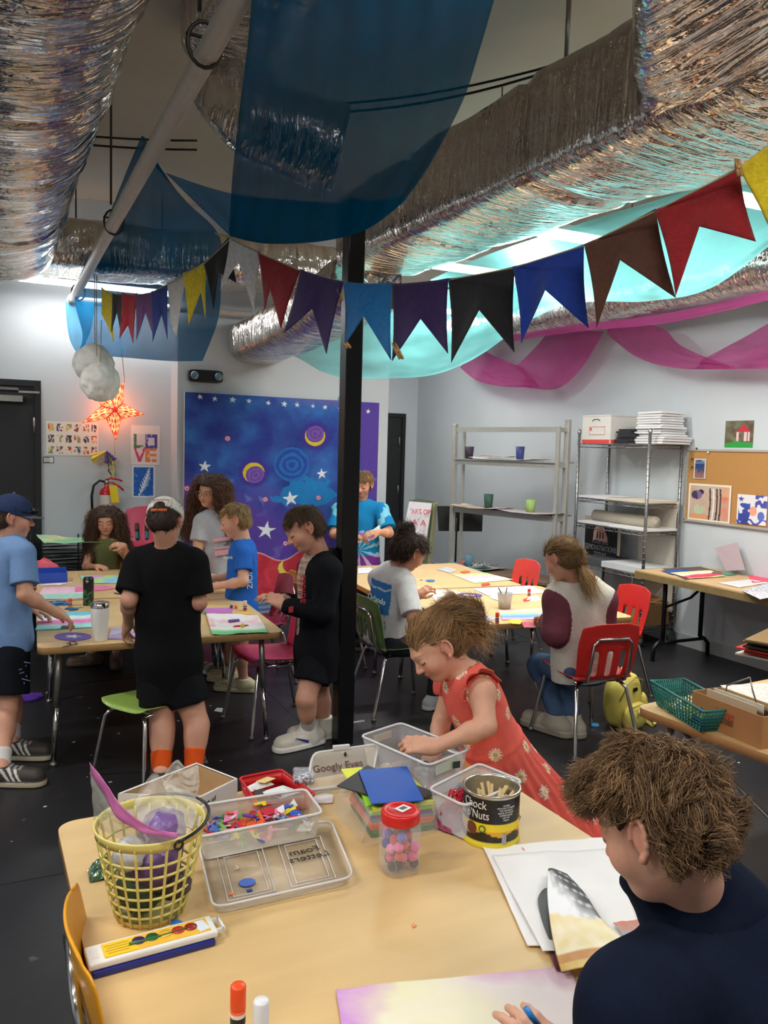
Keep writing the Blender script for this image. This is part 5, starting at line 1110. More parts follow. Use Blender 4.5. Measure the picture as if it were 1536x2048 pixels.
ux = nrm_(P[1] - P[0]); uy = nrm_(P[0] - P[3]); M_ = frameM(inq(P, .745, .40) - c + np.array([0, 0, .024 - .0175]), ux, uy) @ Matrix.Diagonal((-1, 1, 1, 1)); text('Foam\nLetters', .036, M_, INK, 'handwriting', e, .0003)
def onlid(px, py, poly, colr, lab):
    p = PZ(px, py, .617); q = MB(); q.col = colr; q.prism(poly, 0, .0025); o = q.build('foam_piece', VCOL, None, lab, 'foam piece', 'loose foam pieces on the foreground table', vc=True); o.location = p; return o
onlid(494, 1766, [(.019 * math.cos(a) * 1.0, .016 * math.sin(a)) for a in np.linspace(0, 2 * PI, 19)[:-1]], (74, 108, 200), 'periwinkle oval foam piece on the upturned lid')
onlid(499, 1782, shp_poly(1, .006), (44, 62, 150), 'small dark blue square below the periwinkle oval'); onlid(462, 1788, shp_poly(3, .006), (240, 130, 80), 'small orange triangle on the upturned lid')
onlid(548, 1789, [(-.008, -.003), (.008, -.003), (.008, .003), (-.008, .003)], (50, 66, 150), 'dark blue sliver on the rim of the upturned lid')
q = MB(); q.tube([(.006 * math.cos(a), .006 * math.sin(a), 0) for a in np.linspace(-2.3, 1.6, 12)], .002, 5); q.build('foam_piece', mat('foam_cream', (232, 206, 190), .8), None, 'cream letter C shaped foam piece on the upturned lid', 'foam piece', 'loose foam pieces on the foreground table').location = PZ(471, 1735, .619)
flat([(341, 1848), (348, 1842), (357, 1841), (366, 1846), (358, 1851), (350, 1856), (343, 1855)], ZT, .002, (58, 120, 200), 'foam_piece', 'blue foam blob on the table in front of the yellow basket', 'foam piece')
flat([(823, 1851), (829, 1848), (833, 1853), (826, 1857)], ZT, .002, (226, 150, 110), 'eraser_bit', 'tiny orange bit on the bare middle of the foreground table', 'scrap')
# ---- pale shoebox
P = [PZ(x, y, z) for (x, y), z in zip(((238, 1588), (393, 1527), (473, 1558), (400, 1594)), (.69, .70, .70, .69))]; cc = sum(P) / 4
e = empty('open_carton', (cc[0], cc[1], ZT), 0, 'open grey white carton with a tan inside behind the yellow basket', 'box')
q = MB(); b4 = [np.array([p[0], p[1], ZT]) for p in P]; o0 = np.array([cc[0], cc[1], ZT]); t4 = P
q.add([p - o0 for p in t4] + [p - o0 + [0, 0, .001] for p in b4], [(i, (i + 1) % 4, 4 + (i + 1) % 4, 4 + i) for i in range(4)] + [(7, 6, 5, 4)], False)
q.build('carton_outside', mat('carton_grey', (200, 198, 196), .7), e, mods=[('SOL', .003, 1)])
q = MB(); k = .975; t5 = [cc + (p - cc) * k for p in t4]; q.add([p - o0 - [0, 0, .002] for p in t5] + [np.array([p[0], p[1], ZT + .004]) - o0 for p in t5], [(i, (i + 1) % 4, 4 + (i + 1) % 4, 4 + i) for i in range(4)] + [(7, 6, 5, 4)], False); q.build('carton_lining', mat('carton_tan', (186, 152, 110), .8, noise=.05), e)
q = MB(); q.tube([p - o0 for p in t4], .0028, 5, closed=True); q.build('carton_edge', mat('carton_edge', (232, 228, 222), .7), e)
M_ = frameM((t4[3] * .75 + t4[2] * .25) * .5 + (b4[3] * .75 + b4[2] * .25) * .5 - o0 + nrm_(np.array([t4[2][1] - t4[3][1], -(t4[2][0] - t4[3][0]), 0])) * .004 + [0, 0, .02], t4[2] - t4[3], (0, 0, 1)); text('pe of', .018, M_, INK, 'print', e, .0004)
# ---- red tray with cards
e, P, c = bin_('red_tray', [(478, 1556), (562, 1539), (632, 1590), (520, 1612)], .652, .612, 'red plastic tray holding white and maroon card pieces', 'tray', .92, mat('red_plastic', (196, 30, 34), .35), .004, .015, mat('red_plastic'))
for i, (u, v, w_, h_, cl, nm, rz) in enumerate(((.62, .62, .085, .07, (228, 226, 226), 'large white card', .5), (.25, .72, .07, .035, (112, 14, 34), 'maroon card strip', -.2), (.20, .80, .035, .05, (112, 14, 34), 'maroon card upright piece', .1), (.12, .35, .05, .035, (226, 226, 228), 'upper white card slip', .4), (.28, .42, .07, .02, (206, 204, 204), 'narrow grey white card slip', .5), (.1, .7, .03, .04, (56, 54, 58), 'dark grey card', .1), (.42, .3, .05, .03, (226, 200, 130), 'pale yellow card', .6), (.35, .82, .06, .03, (222, 222, 224), 'white card scrap at the front', .2))):
    p = c + (inq(P, u, v) - c) * .86; q = MB(); q.col = cl; q.box((0, 0, 0), (w_, h_, .0012)); o = q.build('card_piece', VCOL, None, nm + ' in the red tray', 'card', 'card pieces in the red tray', vc=True); o.location = (p[0], p[1], .642 + .003 * i); o.rotation_euler = (.12 * math.sin(i * 2), .12 * math.cos(i * 3), rz)
paper([(560, 1612), (648, 1588), (667, 1592), (665, 1608)], ZT, lambda u, v: (226, 218, 218), 'white paper slip between the red tray and the foam sheets')
# silver bag of sequins
q = MB(); q.col = (206, 208, 212); cS = PZ(603, 1552, .66)
q.grid(lambda u, v: PZ(588 + 40 * u, 1538 + 26 * v, .655 + .02 * math.sin(PI * u) * math.sin(PI * v) + .008 * vnoise(u * 6, v * 6, 4)), 20, 16, True); q.build('sequin_bag', mat('silver_sparkle', (206, 206, 214), .25, .7, bump=1., bscale=90), None, 'crumpled silver bag between the red tray and the tilted lid', 'bag', loc=cS, mods=[('SOL', .012)])
# ---- tilted lid with writing
Q4 = [PD(x, y, d) for x, y, d in ((627, 1506, 2.36), (757, 1488, 2.42), (742, 1566, 2.36), (612, 1580, 2.28))]; o0 = Q4[3]
e = empty('bin_lid', o0, 0, 'clear lid marked Googly Eyes standing tilted behind the foam sheets', 'lid')
def rr4(Q, k=1., r=.018):
    c_ = sum(Q) / 4; out = []
    for i in range(4):
        a, p, b = Q[i - 1], Q[i], Q[(i + 1) % 4]; pc = c_ + (p - c_) * k; u = nrm_(a - p) * r; v = nrm_(b - p) * r
        for t in (0, .33, .67, 1): out.append(pc + (u * (1 - t) ** 2 + v * t ** 2))
    return out
R = rr4(Q4); q = MB(); q.add([p - o0 for p in R], [tuple(range(16))], False); q.build('lid_panel', MILKY, e, mods=[('SOL', .002)])
nn = nrm_(np.cross(Q4[1] - Q4[0], Q4[3] - Q4[0])); nn = nn * (1 if nn @ CM[2] > 0 else -1)
q = MB(); q.tube([p - o0 for p in R], .0038, 6, closed=True); q.tube([p - o0 + nn * .012 for p in rr4(Q4, 1.02)], .003, 6, closed=True); q.build('rim', RIMP, e)
q = MB(); q.box((0, 0, 0), (.05, .012, .012), math.atan2((Q4[1] - Q4[0])[1], (Q4[1] - Q4[0])[0])); o = q.build('latch', RIMP, e); o.location = Q4[0] * .58 + Q4[1] * .42 - o0 + np.array([0, 0, .006])
xx = Q4[1] - Q4[0]; yy = Q4[0] - Q4[3]; zz_ = np.cross(nrm_(xx), nrm_(yy)); zz_ = zz_ * (-1 if zz_ @ CM[2] > 0 else 1)
text('Googly Eyes', .030, frameM(inq(Q4, .42, .48) - o0 + zz_ * .006, xx, yy), mat('marker_red_brown', (90, 40, 44), .6), 'handwriting', e, .0003)
q = MB(); q.sphere(inq(Q4, .50, .18) - o0 + zz_ * .006, (.004, .004, .007), 10); q.build('dark_dot', INK, e)
# ---- clear bins
e, P, c = bin_('clear_bin', [(721, 1472), (802, 1446), (939, 1499), (858, 1531)], .728, .612, 'large clear plastic bin of small jars where the small girl reaches in', 'bin', .86)
q = MB(); q.col = (206, 202, 186); pp = inq(P, .0, .0) * .55 + inq(P, 1, 0) * .45; q.box((0, 0, 0), (.075, .002, .022), math.atan2((P[1] - P[0])[1], (P[1] - P[0])[0])); o = q.build('label_strip', VCOL, e, vc=True); o.location = (P[0] * .5 + P[1] * .5 - c) * .94 + np.array([0, 0, .095]); o.location.z = .095
q = MB(); q.col = (196, 206, 190); q.box((0, 0, 0), (.10, .0015, .028), math.atan2((P[2] - P[3])[1], (P[2] - P[3])[0])); q.col = (40, 60, 50); q.box((.03, -.001, 0), (.024, .0012, .020), 0); o = q.build('barcode_label', VCOL, e, vc=True); mm = (P[2] * .45 + P[3] * .55 - c) * .99; o.location = (mm[0], mm[1], .092)
ry = random.Random(6); BC = [(206, 150, 100), (214, 190, 150), (96, 90, 90), (224, 120, 60), (150, 146, 140), (120, 100, 80)]
for i in range(26):
    u, v = ry.uniform(.1, .9), ry.uniform(.12, .88); p = c + (inq(P, u, v) - c) * .78; q = MB(); q.col = BC[i % 6]; r = .013 + .006 * ry.random(); q.lathe([(0, 0), (r, 0), (r, .016), (r * .8, .019), (0, .019)], n=16)
    o = q.build('button_jar', VCOL, None, '%s lidded little jar in the clear bin' % ['tan', 'cream', 'dark grey', 'orange', 'grey', 'brown'][i % 6], 'jar', 'little jars in the clear bin', vc=True); o.location = (p[0], p[1], .618 + .018 * (i % 3)); o.rotation_euler = (ry.uniform(-.5, .5), ry.uniform(-.5, .5), 0)
e, P, c = bin_('clear_bin', [(857, 1578), (958, 1527), (1046, 1563), (930, 1612)], .715, .612, 'smaller clear plastic bin of coloured loops behind the nut can', 'bin', .84)
for (u, v, cl, nm, sd) in ((.22, .45, (216, 24, 60), 'heap of red plastic loops in the smaller clear bin', 1), (.72, .2, (20, 150, 160), 'heap of teal plastic loops in the smaller clear bin', 2)):
    p = c + (inq(P, u, v) - c) * .8; q = MB(); rg_ = random.Random(sd)
    for k in range(46 if sd == 1 else 22):
        o_ = Vector((rg_.gauss(0, .018), rg_.gauss(0, .018), rg_.uniform(.04, .095) if sd == 1 else rg_.uniform(.05, .085))); a_ = Vector((rg_.gauss(0, 1), rg_.gauss(0, 1), rg_.gauss(0, 1))).normalized(); b_ = a_.orthogonal().normalized()
        q.tube([o_ + (a_ * math.cos(t) + b_ * math.sin(t)) * .010 for t in np.linspace(0, 2 * PI, 11)[:-1]], .0018, 4, closed=True)
    q.build('plastic_loops', mat('loops_%d_%d_%d' % cl, cl, .35), None, nm, 'craft loops', kind='stuff').location = (p[0], p[1], ZT)
blob(0, 0, 0, .05, .045, .055, mat('blue_bundle', (60, 80, 150), .6, bump=.6, bscale=60), 'craft_bundle', 'dull blue bundle low in the smaller clear bin', 'craft', 3).location = (c[0] - .02, c[1] - .02, .616)
blob(0, 0, 0, .045, .04, .05, mat('pink_bundle', (150, 60, 90), .6, bump=.6, bscale=60), 'craft_bundle', 'dull pink bundle low in the smaller clear bin', 'craft', 4).location = (c[0] - .07, c[1] - .0, .616)
# ---- foam sheets in a bag
S0 = PZ(768, 1600, .65); e0 = np.array([.935, 1.885, 0]); zz = .613
cols_ = [((46, 110, 56), 'dark green'), ((60, 140, 70), 'green'), ((222, 96, 56), 'orange'), ((226, 110, 70), 'second orange'), ((120, 140, 170), 'grey blue'), ((96, 70, 120), 'violet'), ((140, 190, 60), 'lime'), ((222, 222, 60), 'yellow')]
for k, (cl, nm) in enumerate(cols_):
    q = MB(); q.col = cl; q.box((0, 0, 0), (.17, .185, .0085)); o = q.build('foam_sheet', VCOL, None, nm + ' foam sheet in the stack inside the clear bag', 'foam sheet', 'foam sheets in the clear bag', vc=True); o.location = (e0[0] - .0 + .004 * math.sin(k * 2), e0[1], zz + .004); o.rotation_euler = (0, 0, -.12 + .03 * math.sin(k)); zz += .0094
def sheet(px4, z, cl, lab, th=.003):
    PP = [PZ(x, y, z) for x, y in px4]; q = MB(); q.col = cl; q.prism([(p[0], p[1]) for p in PP], z - th, z); return q.build('foam_sheet', VCOL, None, lab, 'foam sheet', 'foam sheets on top of the stack', vc=True, loc=PP[0])
sheet([(682, 1538), (722, 1534), (760, 1552), (700, 1566)], zz + .006, (224, 226, 60), 'neon yellow foam sheet peeking out behind the blue sheet')
sheet([(724, 1590), (745, 1588), (752, 1606), (733, 1612)], zz + .004, (150, 220, 50), 'bright green foam sheet peeking out in front of the blue sheet')
sheet([(674, 1571), (735, 1530), (876, 1587), (800, 1608)], zz + .011, (46, 44, 46), 'black foam sheet turned diagonally under the blue sheet')
sheet([(717, 1540), (814, 1532), (848, 1600), (743, 1607)], zz + .016, (32, 84, 178), 'bright blue foam sheet on top of the stack')
q = MB(); q.grid(lambda u, v: np.array([e0[0] - .1 + .0 * u, e0[1] - .1 + .2 * u, ZT + .002 + .08 * v]) + np.array([-.03 * (1 - v) - .006 * vnoise(u * 5, v * 5), .0, 0]), 16, 10, True)
q.grid(lambda u, v: np.array([e0[0] - .13 + .21 * u, e0[1] - .10 - .006 * vnoise(u * 5, v * 4) - .02 * (1 - v), ZT + .002 + .08 * v]), 16, 10, True); q.build('clear_bag', BAGM, None, 'clear plastic bag around the stack of foam sheets', 'bag', loc=(e0[0] - .1, e0[1] - .1, ZT))
# ---- jar of pompoms
jp = PZ(798, 1738, ZT); e = empty('pompom_jar', jp, 0, 'clear jar of pompoms with a red screw lid', 'jar')
q = MB(); q.lathe([(0, .001), (.038, .001), (.044, .006), (.045, .02), (.045, .105), (.040, .122), (.0395, .128)], n=36, sq=3.2); q.build('jar_glass', mat('jar_plastic', (235, 235, 238), .06, alpha=.22, spec=.8), e)
q = MB(); q.lathe([(.046, .120), (.0465, .123), (.0465, .142), (.044, .146), (.032, .147), (.030, .144), (0, .144)], n=40); q.build('lid', mat('lid_red', (206, 30, 26), .35), e)
q = MB(); q.col = (226, 226, 226); q.box((.008, .004, .1455), (.034, .026, .0012), .4); q.col = (90, 90, 96); q.box((.008, .004, .1463), (.018, .012, .0008), .4); q.build('price_label', VCOL, e, vc=True)
PC = [(232, 90, 150), (236, 110, 170), (206, 40, 40), (70, 60, 150), (110, 100, 190), (220, 70, 50), (240, 140, 190), (200, 36, 60)]; rj = random.Random(4); pl = []
for i in range(44):
    for _ in range(60):
        zc = rj.uniform(.018, .098); lim = .034 - (.0 if zc < .06 else 0); x, y = rj.uniform(-.033, .033), rj.uniform(-.033, .033)
        if zc > .06 and x > .05 - zc * .65 + .02: continue
        if abs(x) ** 3 + abs(y) ** 3 > .0335 ** 3: continue
        if all((x - a) ** 2 + (y - b) ** 2 + (zc - c_) ** 2 > .0195 ** 2 for a, b, c_ in pl): pl.append((x, y, zc)); break
PN = ['hot pink', 'rose pink', 'red', 'navy blue', 'lilac', 'orange red', 'light pink', 'crimson']
for i, (x, y, zc) in enumerate(pl):
    dk = zc < .026; cl = (30, 24, 24) if dk and i % 3 else PC[i % 8]; pom((jp[0] + x, jp[1] + y, jp[2] + zc), .0118, cl, ('black' if cl == (30, 24, 24) else PN[i % 8]) + ' pompom inside the clear jar', group='pompoms in the clear jar')
# ---- coffee can
cp = PZ(980, 1672, ZT); e = empty('coffee_can', cp, 0, 'black and yellow coffee can with a skyline band holding craft sticks', 'can')
def canc(z, a):
    if z < .014: return (226, 206, 50)
    if z < .062:
        sk = .030 + .010 * ((math.sin(math.floor(a * 16) * 12.9) + 1) / 2); 
        if z < .018: return (30, 26, 22)
        if z < sk: return (46, 34, 22)
        return (232, 170, 40) if z < .042 else (240, 214, 30)
    return (22, 20, 20)
q = MB(); NA, NZ = 180, 46; V = []; cc = []
for i in range(NZ + 1):
    z = .128 * i / NZ; r = .0725 + (.003 if z < .01 else 0)
    for j in range(NA): a = 2 * PI * j / NA; V.append((r * math.cos(a), r * math.sin(a), z + .001)); cc.append(canc(z, a))
q.add(V, [(i * NA + j, i * NA + (j + 1) % NA, (i + 1) * NA + (j + 1) % NA, (i + 1) * NA + j) for i in range(NZ) for j in range(NA)], True, cc); q.build('can_label', mat('can_print', vc=True, rough=.35), e, vc=True)
q = MB(); q.lathe([(.0725, .126), (.0755, .130), (.0765, .135), (.074, .1375), (.0695, .136), (.068, .13), (.068, .01), (0, .01)], n=64); q.build('can_rim', mat('tin', (190, 184, 170), .25, .9), e)
view = math.atan2(-cp[1], -cp[0])
def wrap_text(s, size, z, a0, m, name, sq_=1.):
    o = text(s, size, Matrix.Identity(4), m, name, e, .0006, squash=sq_)
    for v in o.data.vertices: a = view + a0 + v.co.x / .0728; r = .0733 + (v.co.z if v.co.z > 0 else 0); v.co = Vector((r * math.cos(a), r * math.sin(a), z + v.co.y))
    return o
WL = mat('white_lettering', (232, 230, 224), .5)
wrap_text('Chock', .030, .110, -.62, WL, 'can_lettering', .85); wrap_text("full o'Nuts", .030, .084, -.72, WL, 'can_lettering', .78)
for k in range(7): wrap_text(['COFFEE', 'GROUND TO BREW', 'THE HEAVENLY', 'BLEND OF ROAST', 'COFFEE BEANS', 'NET WT', 'FRESH'][k], .0055, .112 - k * .0062, .55, WL, 'small_print')
q = MB(); 
for (a0, z, r, cl) in ((-.70, .047, .016, (110, 60, 40)), (-.28, .050, .0095, (60, 110, 40)), (-.28, .050, .006, (220, 206, 60))):
    q.col = cl; rr__ = .0735 + (.0006 if r < .007 else 0); n = 20; V = [(rr__ * math.cos(view + a0), rr__ * math.sin(view + a0), z)] + [(rr__ * math.cos(view + a0 + r / .073 * math.cos(t)), rr__ * math.sin(view + a0 + r / .073 * math.cos(t)), z + r * math.sin(t)) for t in np.linspace(0, 2 * PI, n + 1)[:-1]]
    q.add(V, [(0, 1 + i, 1 + (i + 1) % n) for i in range(n)], True)
q.col = (226, 224, 218)
for k in range(8):
    a0 = .42 + k * .022; q.col = (226, 224, 218) if k % 2 == 0 else (60, 56, 52); rr__ = .0737; q.add([(rr__ * math.cos(view + a0), rr__ * math.sin(view + a0), .012), (rr__ * math.cos(view + a0 + .022), rr__ * math.sin(view + a0 + .022), .012), (rr__ * math.cos(view + a0 + .022), rr__ * math.sin(view + a0 + .022), .040), (rr__ * math.cos(view + a0), rr__ * math.sin(view + a0), .040)], [(0, 1, 2, 3)], False)
q.build('printed_marks', VCOL, e, vc=True)
STK = mat('craft_stick_wood', (206, 176, 124), .7, noise=.08); ra = random.Random(9)
for k in range(22):
    a = ra.uniform(0, 6.28); r0, r1 = ra.uniform(.0, .05), ra.uniform(.03, .062); a2 = a + ra.uniform(-.6, .6); q = MB(); p0 = Vector((r0 * math.cos(a + 3), r0 * math.sin(a + 3), .02)); p1 = Vector((r1 * math.cos(a2), r1 * math.sin(a2), ra.uniform(.105, .128)))
    q.tube([p0, p1], .0045, 6); o = q.build('craft_stick', STK, None, 'wooden craft stick leaning in the coffee can', 'craft stick', 'craft sticks in the coffee can'); o.location = cp
q = MB(); q.tube([(cp[0] + .08, cp[1] + .0, ZT + .004), (cp[0] + .10, cp[1] + .01, ZT + .03), (cp[0] + .09, cp[1] + .03, ZT + .05), (cp[0] + .08, cp[1] + .02, ZT + .03)], .0015, 5); q.build('wire_loop', mat('blue_wire', (70, 120, 150), .4), None, 'blue wire loop behind the coffee can at its right', 'wire', loc=(cp[0] + .08, cp[1], ZT))
# ---- white papers and magazine cut-outs
def wp(u, v): return (236, 233, 232) if math.hypot((u - .30) * 1.0, (v - .06) * 1.2) > .014 else (206, 90, 150)
paper([(965, 1696), (1216, 1681), (1330, 1905), (1055, 1897)], ZT, wp, 'large white sheet under the magazine cut outs beside the teenager', curl=.010, nx=70, ny=60)
paper([(985, 1715), (1222, 1700), (1300, 1912), (1085, 1908)], ZT + .004, lambda u, v: (232, 230, 230), 'second white sheet just under the magazine cut outs', curl=.008)
def mag(u, v):
    n = vnoise(u * 5, v * 8, 3, 1, 3); d = math.sin((u * 1.3 + v * .35) * 26)
    if u < .02 or v < .03: return (40, 30, 30)
    if v < .45 + .1 * (u - .5):
        c_ = mix((38, 28, 30), (232, 230, 234), v * 3.0 + (.62 - u) * 2.2 - .35 + n * .6)
        return mix(c_, (226, 224, 228), .8 if (math.sin((v * 1.4 - u * .25) * 46) > .86 and u > .35) else 0)
    if v < .80: return mix((226, 206, 150), (236, 226, 200), .5 + n * 1.5)
    if v < .90: return mix((176, 110, 50), (206, 150, 80), .5 + n)
    return mix((226, 196, 120), (206, 170, 90), .5 + n)
def magp(rows, colf, lab, th=.001):
    W = [[PZ(x, y, z) for x, y, z in r] for r in rows]; A = smooth_rows(W, 24, 40); q = MB(); V = [A[j, i] for j in range(41) for i in range(25)]
    q.add(V, [(j * 25 + i, j * 25 + i + 1, (j + 1) * 25 + i + 1, (j + 1) * 25 + i) for j in range(40) for i in range(24)], True, [colf(i / 24, j / 40) for j in range(41) for i in range(25)]); return q.build('magazine_cutout', mat('glossy_print', vc=True, rough=.45), None, lab, 'paper', loc=V[0], mods=[('SOL', th)], vc=True)
magp([[(1096, 1738, .645), (1106, 1737, .645), (1134, 1748, .645)], [(1094, 1790, .645), (1130, 1780, .65), (1168, 1785, .65)], [(1100, 1850, .64), (1150, 1845, .65), (1205, 1840, .655)], [(1110, 1905, .635), (1175, 1890, .645), (1250, 1886, .655)], [(1122, 1944, .63), (1165, 1935, .64), (1235, 1925, .65)]], mag, 'glossy magazine cut out of a pale sky over sand held over the white sheet')
magp([[(1083, 1782, .625), (1092, 1776, .625), (1100, 1782, .625)], [(1076, 1800, .622), (1092, 1800, .622), (1106, 1800, .622)], [(1084, 1840, .62), (1098, 1840, .62), (1112, 1840, .62)], [(1098, 1880, .618), (1106, 1880, .618), (1118, 1880, .618)]], lambda u, v: mix((60, 52, 54), (96, 88, 90), u), 'dark cut out strip beneath the glossy magazine piece')
magp([[(1092, 1880, .617), (1106, 1876, .617), (1122, 1880, .617)], [(1100, 1910, .617), (1112, 1910, .617), (1124, 1910, .617)], [(1112, 1940, .617), (1120, 1942, .617), (1128, 1944, .617)]], lambda u, v: mix((110, 30, 40), (60, 40, 50), u + vnoise(u * 5, v * 5)), 'dark red cut out strip below the glossy magazine piece')
paper([(1226, 1848), (1276, 1842), (1290, 1880), (1250, 1878)], ZT + .010, lambda u, v: mix((206, 130, 110), (150, 170, 180), v + vnoise(u * 4, v * 4)), 'small pinkish picture scrap beside the chin of the teenager')
M_ = frameM(PZ(1262, 1833, ZT + .013), PZ(1285, 1830, ZT) - PZ(1240, 1836, ZT), PZ(1262, 1820, ZT) - PZ(1262, 1845, ZT))
def wc(u, v):
    n = vnoise(u * 2.5, v * 2.5, 4, 1, 4); c_ = mix((236, 232, 190), (238, 226, 226), u * 1.4 - .2 + n)
    c_ = mix(c_, (206, 150, 214), 1.15 - (u * 5 + v * -.5 + n * 1.4)); c_ = mix(c_, (214, 170, 200), (u - .55) * 3 - v * 5 + n); return c_
paper([(672, 1984), (1136, 1935), (1240, 2150), (705, 2200)], ZT, wc, 'large watercolour paper of lilac yellow and pink washes at the bottom edge', 'painted_paper', curl=.006, nx=90, ny=60)
# ---- watercolour set
a = PZ(188, 1948, ZT); b = PZ(420, 1884, ZT); cx = (PZ(305, 1905, ZT)); e = empty('paint_set', (cx[0], cx[1], ZT), math.atan2((b - a)[1], (b - a)[0]) + .0, 'long white watercolour paint set on a blue tray', 'paint set')
q = MB(); q.box((0, -.006, .007), (.232, .058, .013)); q.build('colour_tray', mat('tray_blue', (34, 44, 130), .3), e, mods=[('BEV', .003)])
q = MB(); q.box((0, 0, .021), (.245, .062, .014)); q.build('lid', WHITEP, e, mods=[('BEV', .004)])
q = MB(); q.col = (236, 184, 60); q.box((.01, 0, .0284), (.20, .046, .001)); q.col = (226, 226, 222); q.box((-.108, 0, .0284), (.014, .03, .001)); q.col = (236, 200, 40); q.box((-.062, 0, .0291), (.062, .044, .0006)); q.col = (206, 160, 40)
for k in range(4): q.box((-.066, .012 - .008 * k, .0296), (.045 - .006 * (k % 2), .0025, .0005))
q.col = (220, 226, 236); q.box((.096, .0, .0291), (.022, .036, .0006), .2); q.build('lid_label', VCOL, e, vc=True)
for x, cl in ((-.022, (66, 30, 110)), (.004, (20, 96, 56)), (.030, (240, 190, 60)), (.055, (196, 40, 36)), (.080, (150, 30, 24))):
    q = MB(); q.lathe([(.0125, 0), (.0125, .0012), (0, .0012)], n=18); o = q.build('colour_disc', mat('disc_%d_%d_%d' % cl, cl, .4), e); o.location = (x - .004, .004, .0292)
q = MB(); q.tube([(-.045, -.002, .0305), (-.02, -.003, .031), (.07, .002, .0312)], [.004, .002, .001], 6); q.build('printed_brush', mat('printed_brush', (70, 120, 60), .4), e)
q = MB()
for (x0, x1, y0, y1) in ((.122, .138, .022, .026), (.122, .138, -.016, -.012), (.136, .141, -.016, .026)): q.box(((x0 + x1) / 2, (y0 + y1) / 2, .018), (x1 - x0, y1 - y0, .008))
q.build('hinge_loop', WHITEP, e)
glue(PZ(475, 2090, ZT), 'large orange and blue glue stick at the bottom edge of the photo', .105, .0125)
e = empty('glue_stick', PZ(521, 2110, ZT), 0, 'white capped glue stick right of the orange one at the bottom edge', 'glue stick'); q = MB(); q.lathe([(0, 0), (.0125, 0), (.0125, .06), (0, .06)], n=22); q.build('tube', WHITEP, e); q = MB(); q.lathe([(.0132, .03), (.0132, .092), (.011, .095), (0, .095)], n=22); q.build('cap', mat('cap_white', (226, 226, 228), .35), e)
# ---- yellow basket with its bags
bp_ = PZ(300, 1822, ZT); e = empty('yellow_basket', bp_, 0, 'tall pale yellow plastic lattice basket with a black wire handle', 'basket')
YL = mat('basket_yellow', (224, 210, 122), .4, noise=.03); RB, RT_, HB = .068, .112, .205
q = MB(); NR = 22
def rb(z): return RB + (RT_ - RB) * (z / HB) ** .85
for j in range(NR):
    a = 2 * PI * j / NR; q.tube([(rb(z) * math.cos(a), rb(z) * math.sin(a), z) for z in np.linspace(.004, HB * .92, 9)], .0035, 4)
for z in (.028, .05, .073, .097, .122, .148): q.tube([(rb(z) * math.cos(a), rb(z) * math.sin(a), z) for a in np.linspace(0, 2 * PI, 41)[:-1]], .003, 4, closed=True)
q.build('lattice_wall', YL, e)
q = MB(); q.lathe([(0, .002), (RB, .002), (RB + .002, .012)], n=40); q.build('basket_base', YL, e)
q = MB(); q.lathe([(rb(.184), .184), (RT_ - .003, .199), (RT_ + .001, .203), (RT_ + .003, .200), (RT_ - .001, .190), (rb(.184) + .003, .182), (rb(.184), .184)], n=48); q.build('rim_band', YL, e)
q = MB(); ha = np.linspace(0, PI, 25); ax = Vector((math.cos(-1.25), math.sin(-1.25), 0)); pz = Vector((-ax.y, ax.x, 0))
q.tube([ax * (RT_ + .004) * math.cos(t) * 1.0 + pz * (RT_ + .012) * math.sin(t) * -.0 + (Vector((ax.y * -1, ax.x, 0)) * -1) * 0 + Vector((-ax.y, ax.x, 0)) * (RT_ + .010) * math.sin(t) + Vector((0, 0, .196 + .012 * math.sin(t))) for t in ha], .0035, 6); q.build('wire_handle', BLACKP, e)
for s in (1, -1):
    q = MB(); c_ = ax * (RT_ + .006) * s + Vector((0, 0, .19)); q.tube([c_ + Vector((-ax.y, ax.x, 0)) * .009 * math.cos(t) + Vector((0, 0, .009 * math.sin(t))) for t in np.linspace(0, 2 * PI, 13)[:-1]], .0028, 5, closed=True); q.build('handle_eye', BLACKP, e)
for i, (x, y, z, r, cl, nm) in enumerate(((.01, -.01, .1, .055, (96, 66, 120), 'purple stuffed bag in the middle of the yellow basket'), (-.02, .0, .045, .048, (62, 92, 60), 'green stuffed bag at the bottom of the yellow basket'), (.03, .02, .15, .05, (120, 90, 150), 'lilac bundle near the top of the yellow basket'), (-.045, -.02, .135, .035, (206, 206, 216), 'white roll inside the yellow basket'), (.045, -.03, .06, .035, (70, 60, 66), 'dark bundle low in the yellow basket'))):
    q = MB(); n = 20; V = []
    for a_ in range(n // 2 + 1):
        for b_ in range(n): t = PI * a_ / (n // 2); a2 = 2 * PI * b_ / n; d = Vector((math.sin(t) * math.cos(a2), math.sin(t) * math.sin(a2), math.cos(t))); k = r * (1 + .3 * vnoise(d.x * 2, d.y * 2, d.z * 2 + i * 5, 1, 3)); V.append(d * k)
    q.add(V, [(a_ * n + b_, (a_ + 1) * n + b_, (a_ + 1) * n + (b_ + 1) % n, a_ * n + (b_ + 1) % n) for a_ in range(n // 2) for b_ in range(n)], True); q.build('stuffed_bag', mat('bag_%d_%d_%d' % cl, cl, .3, bump=.8, bscale=30), None, nm, 'bag').location = (bp_[0] + x, bp_[1] + y, ZT + z + .01)
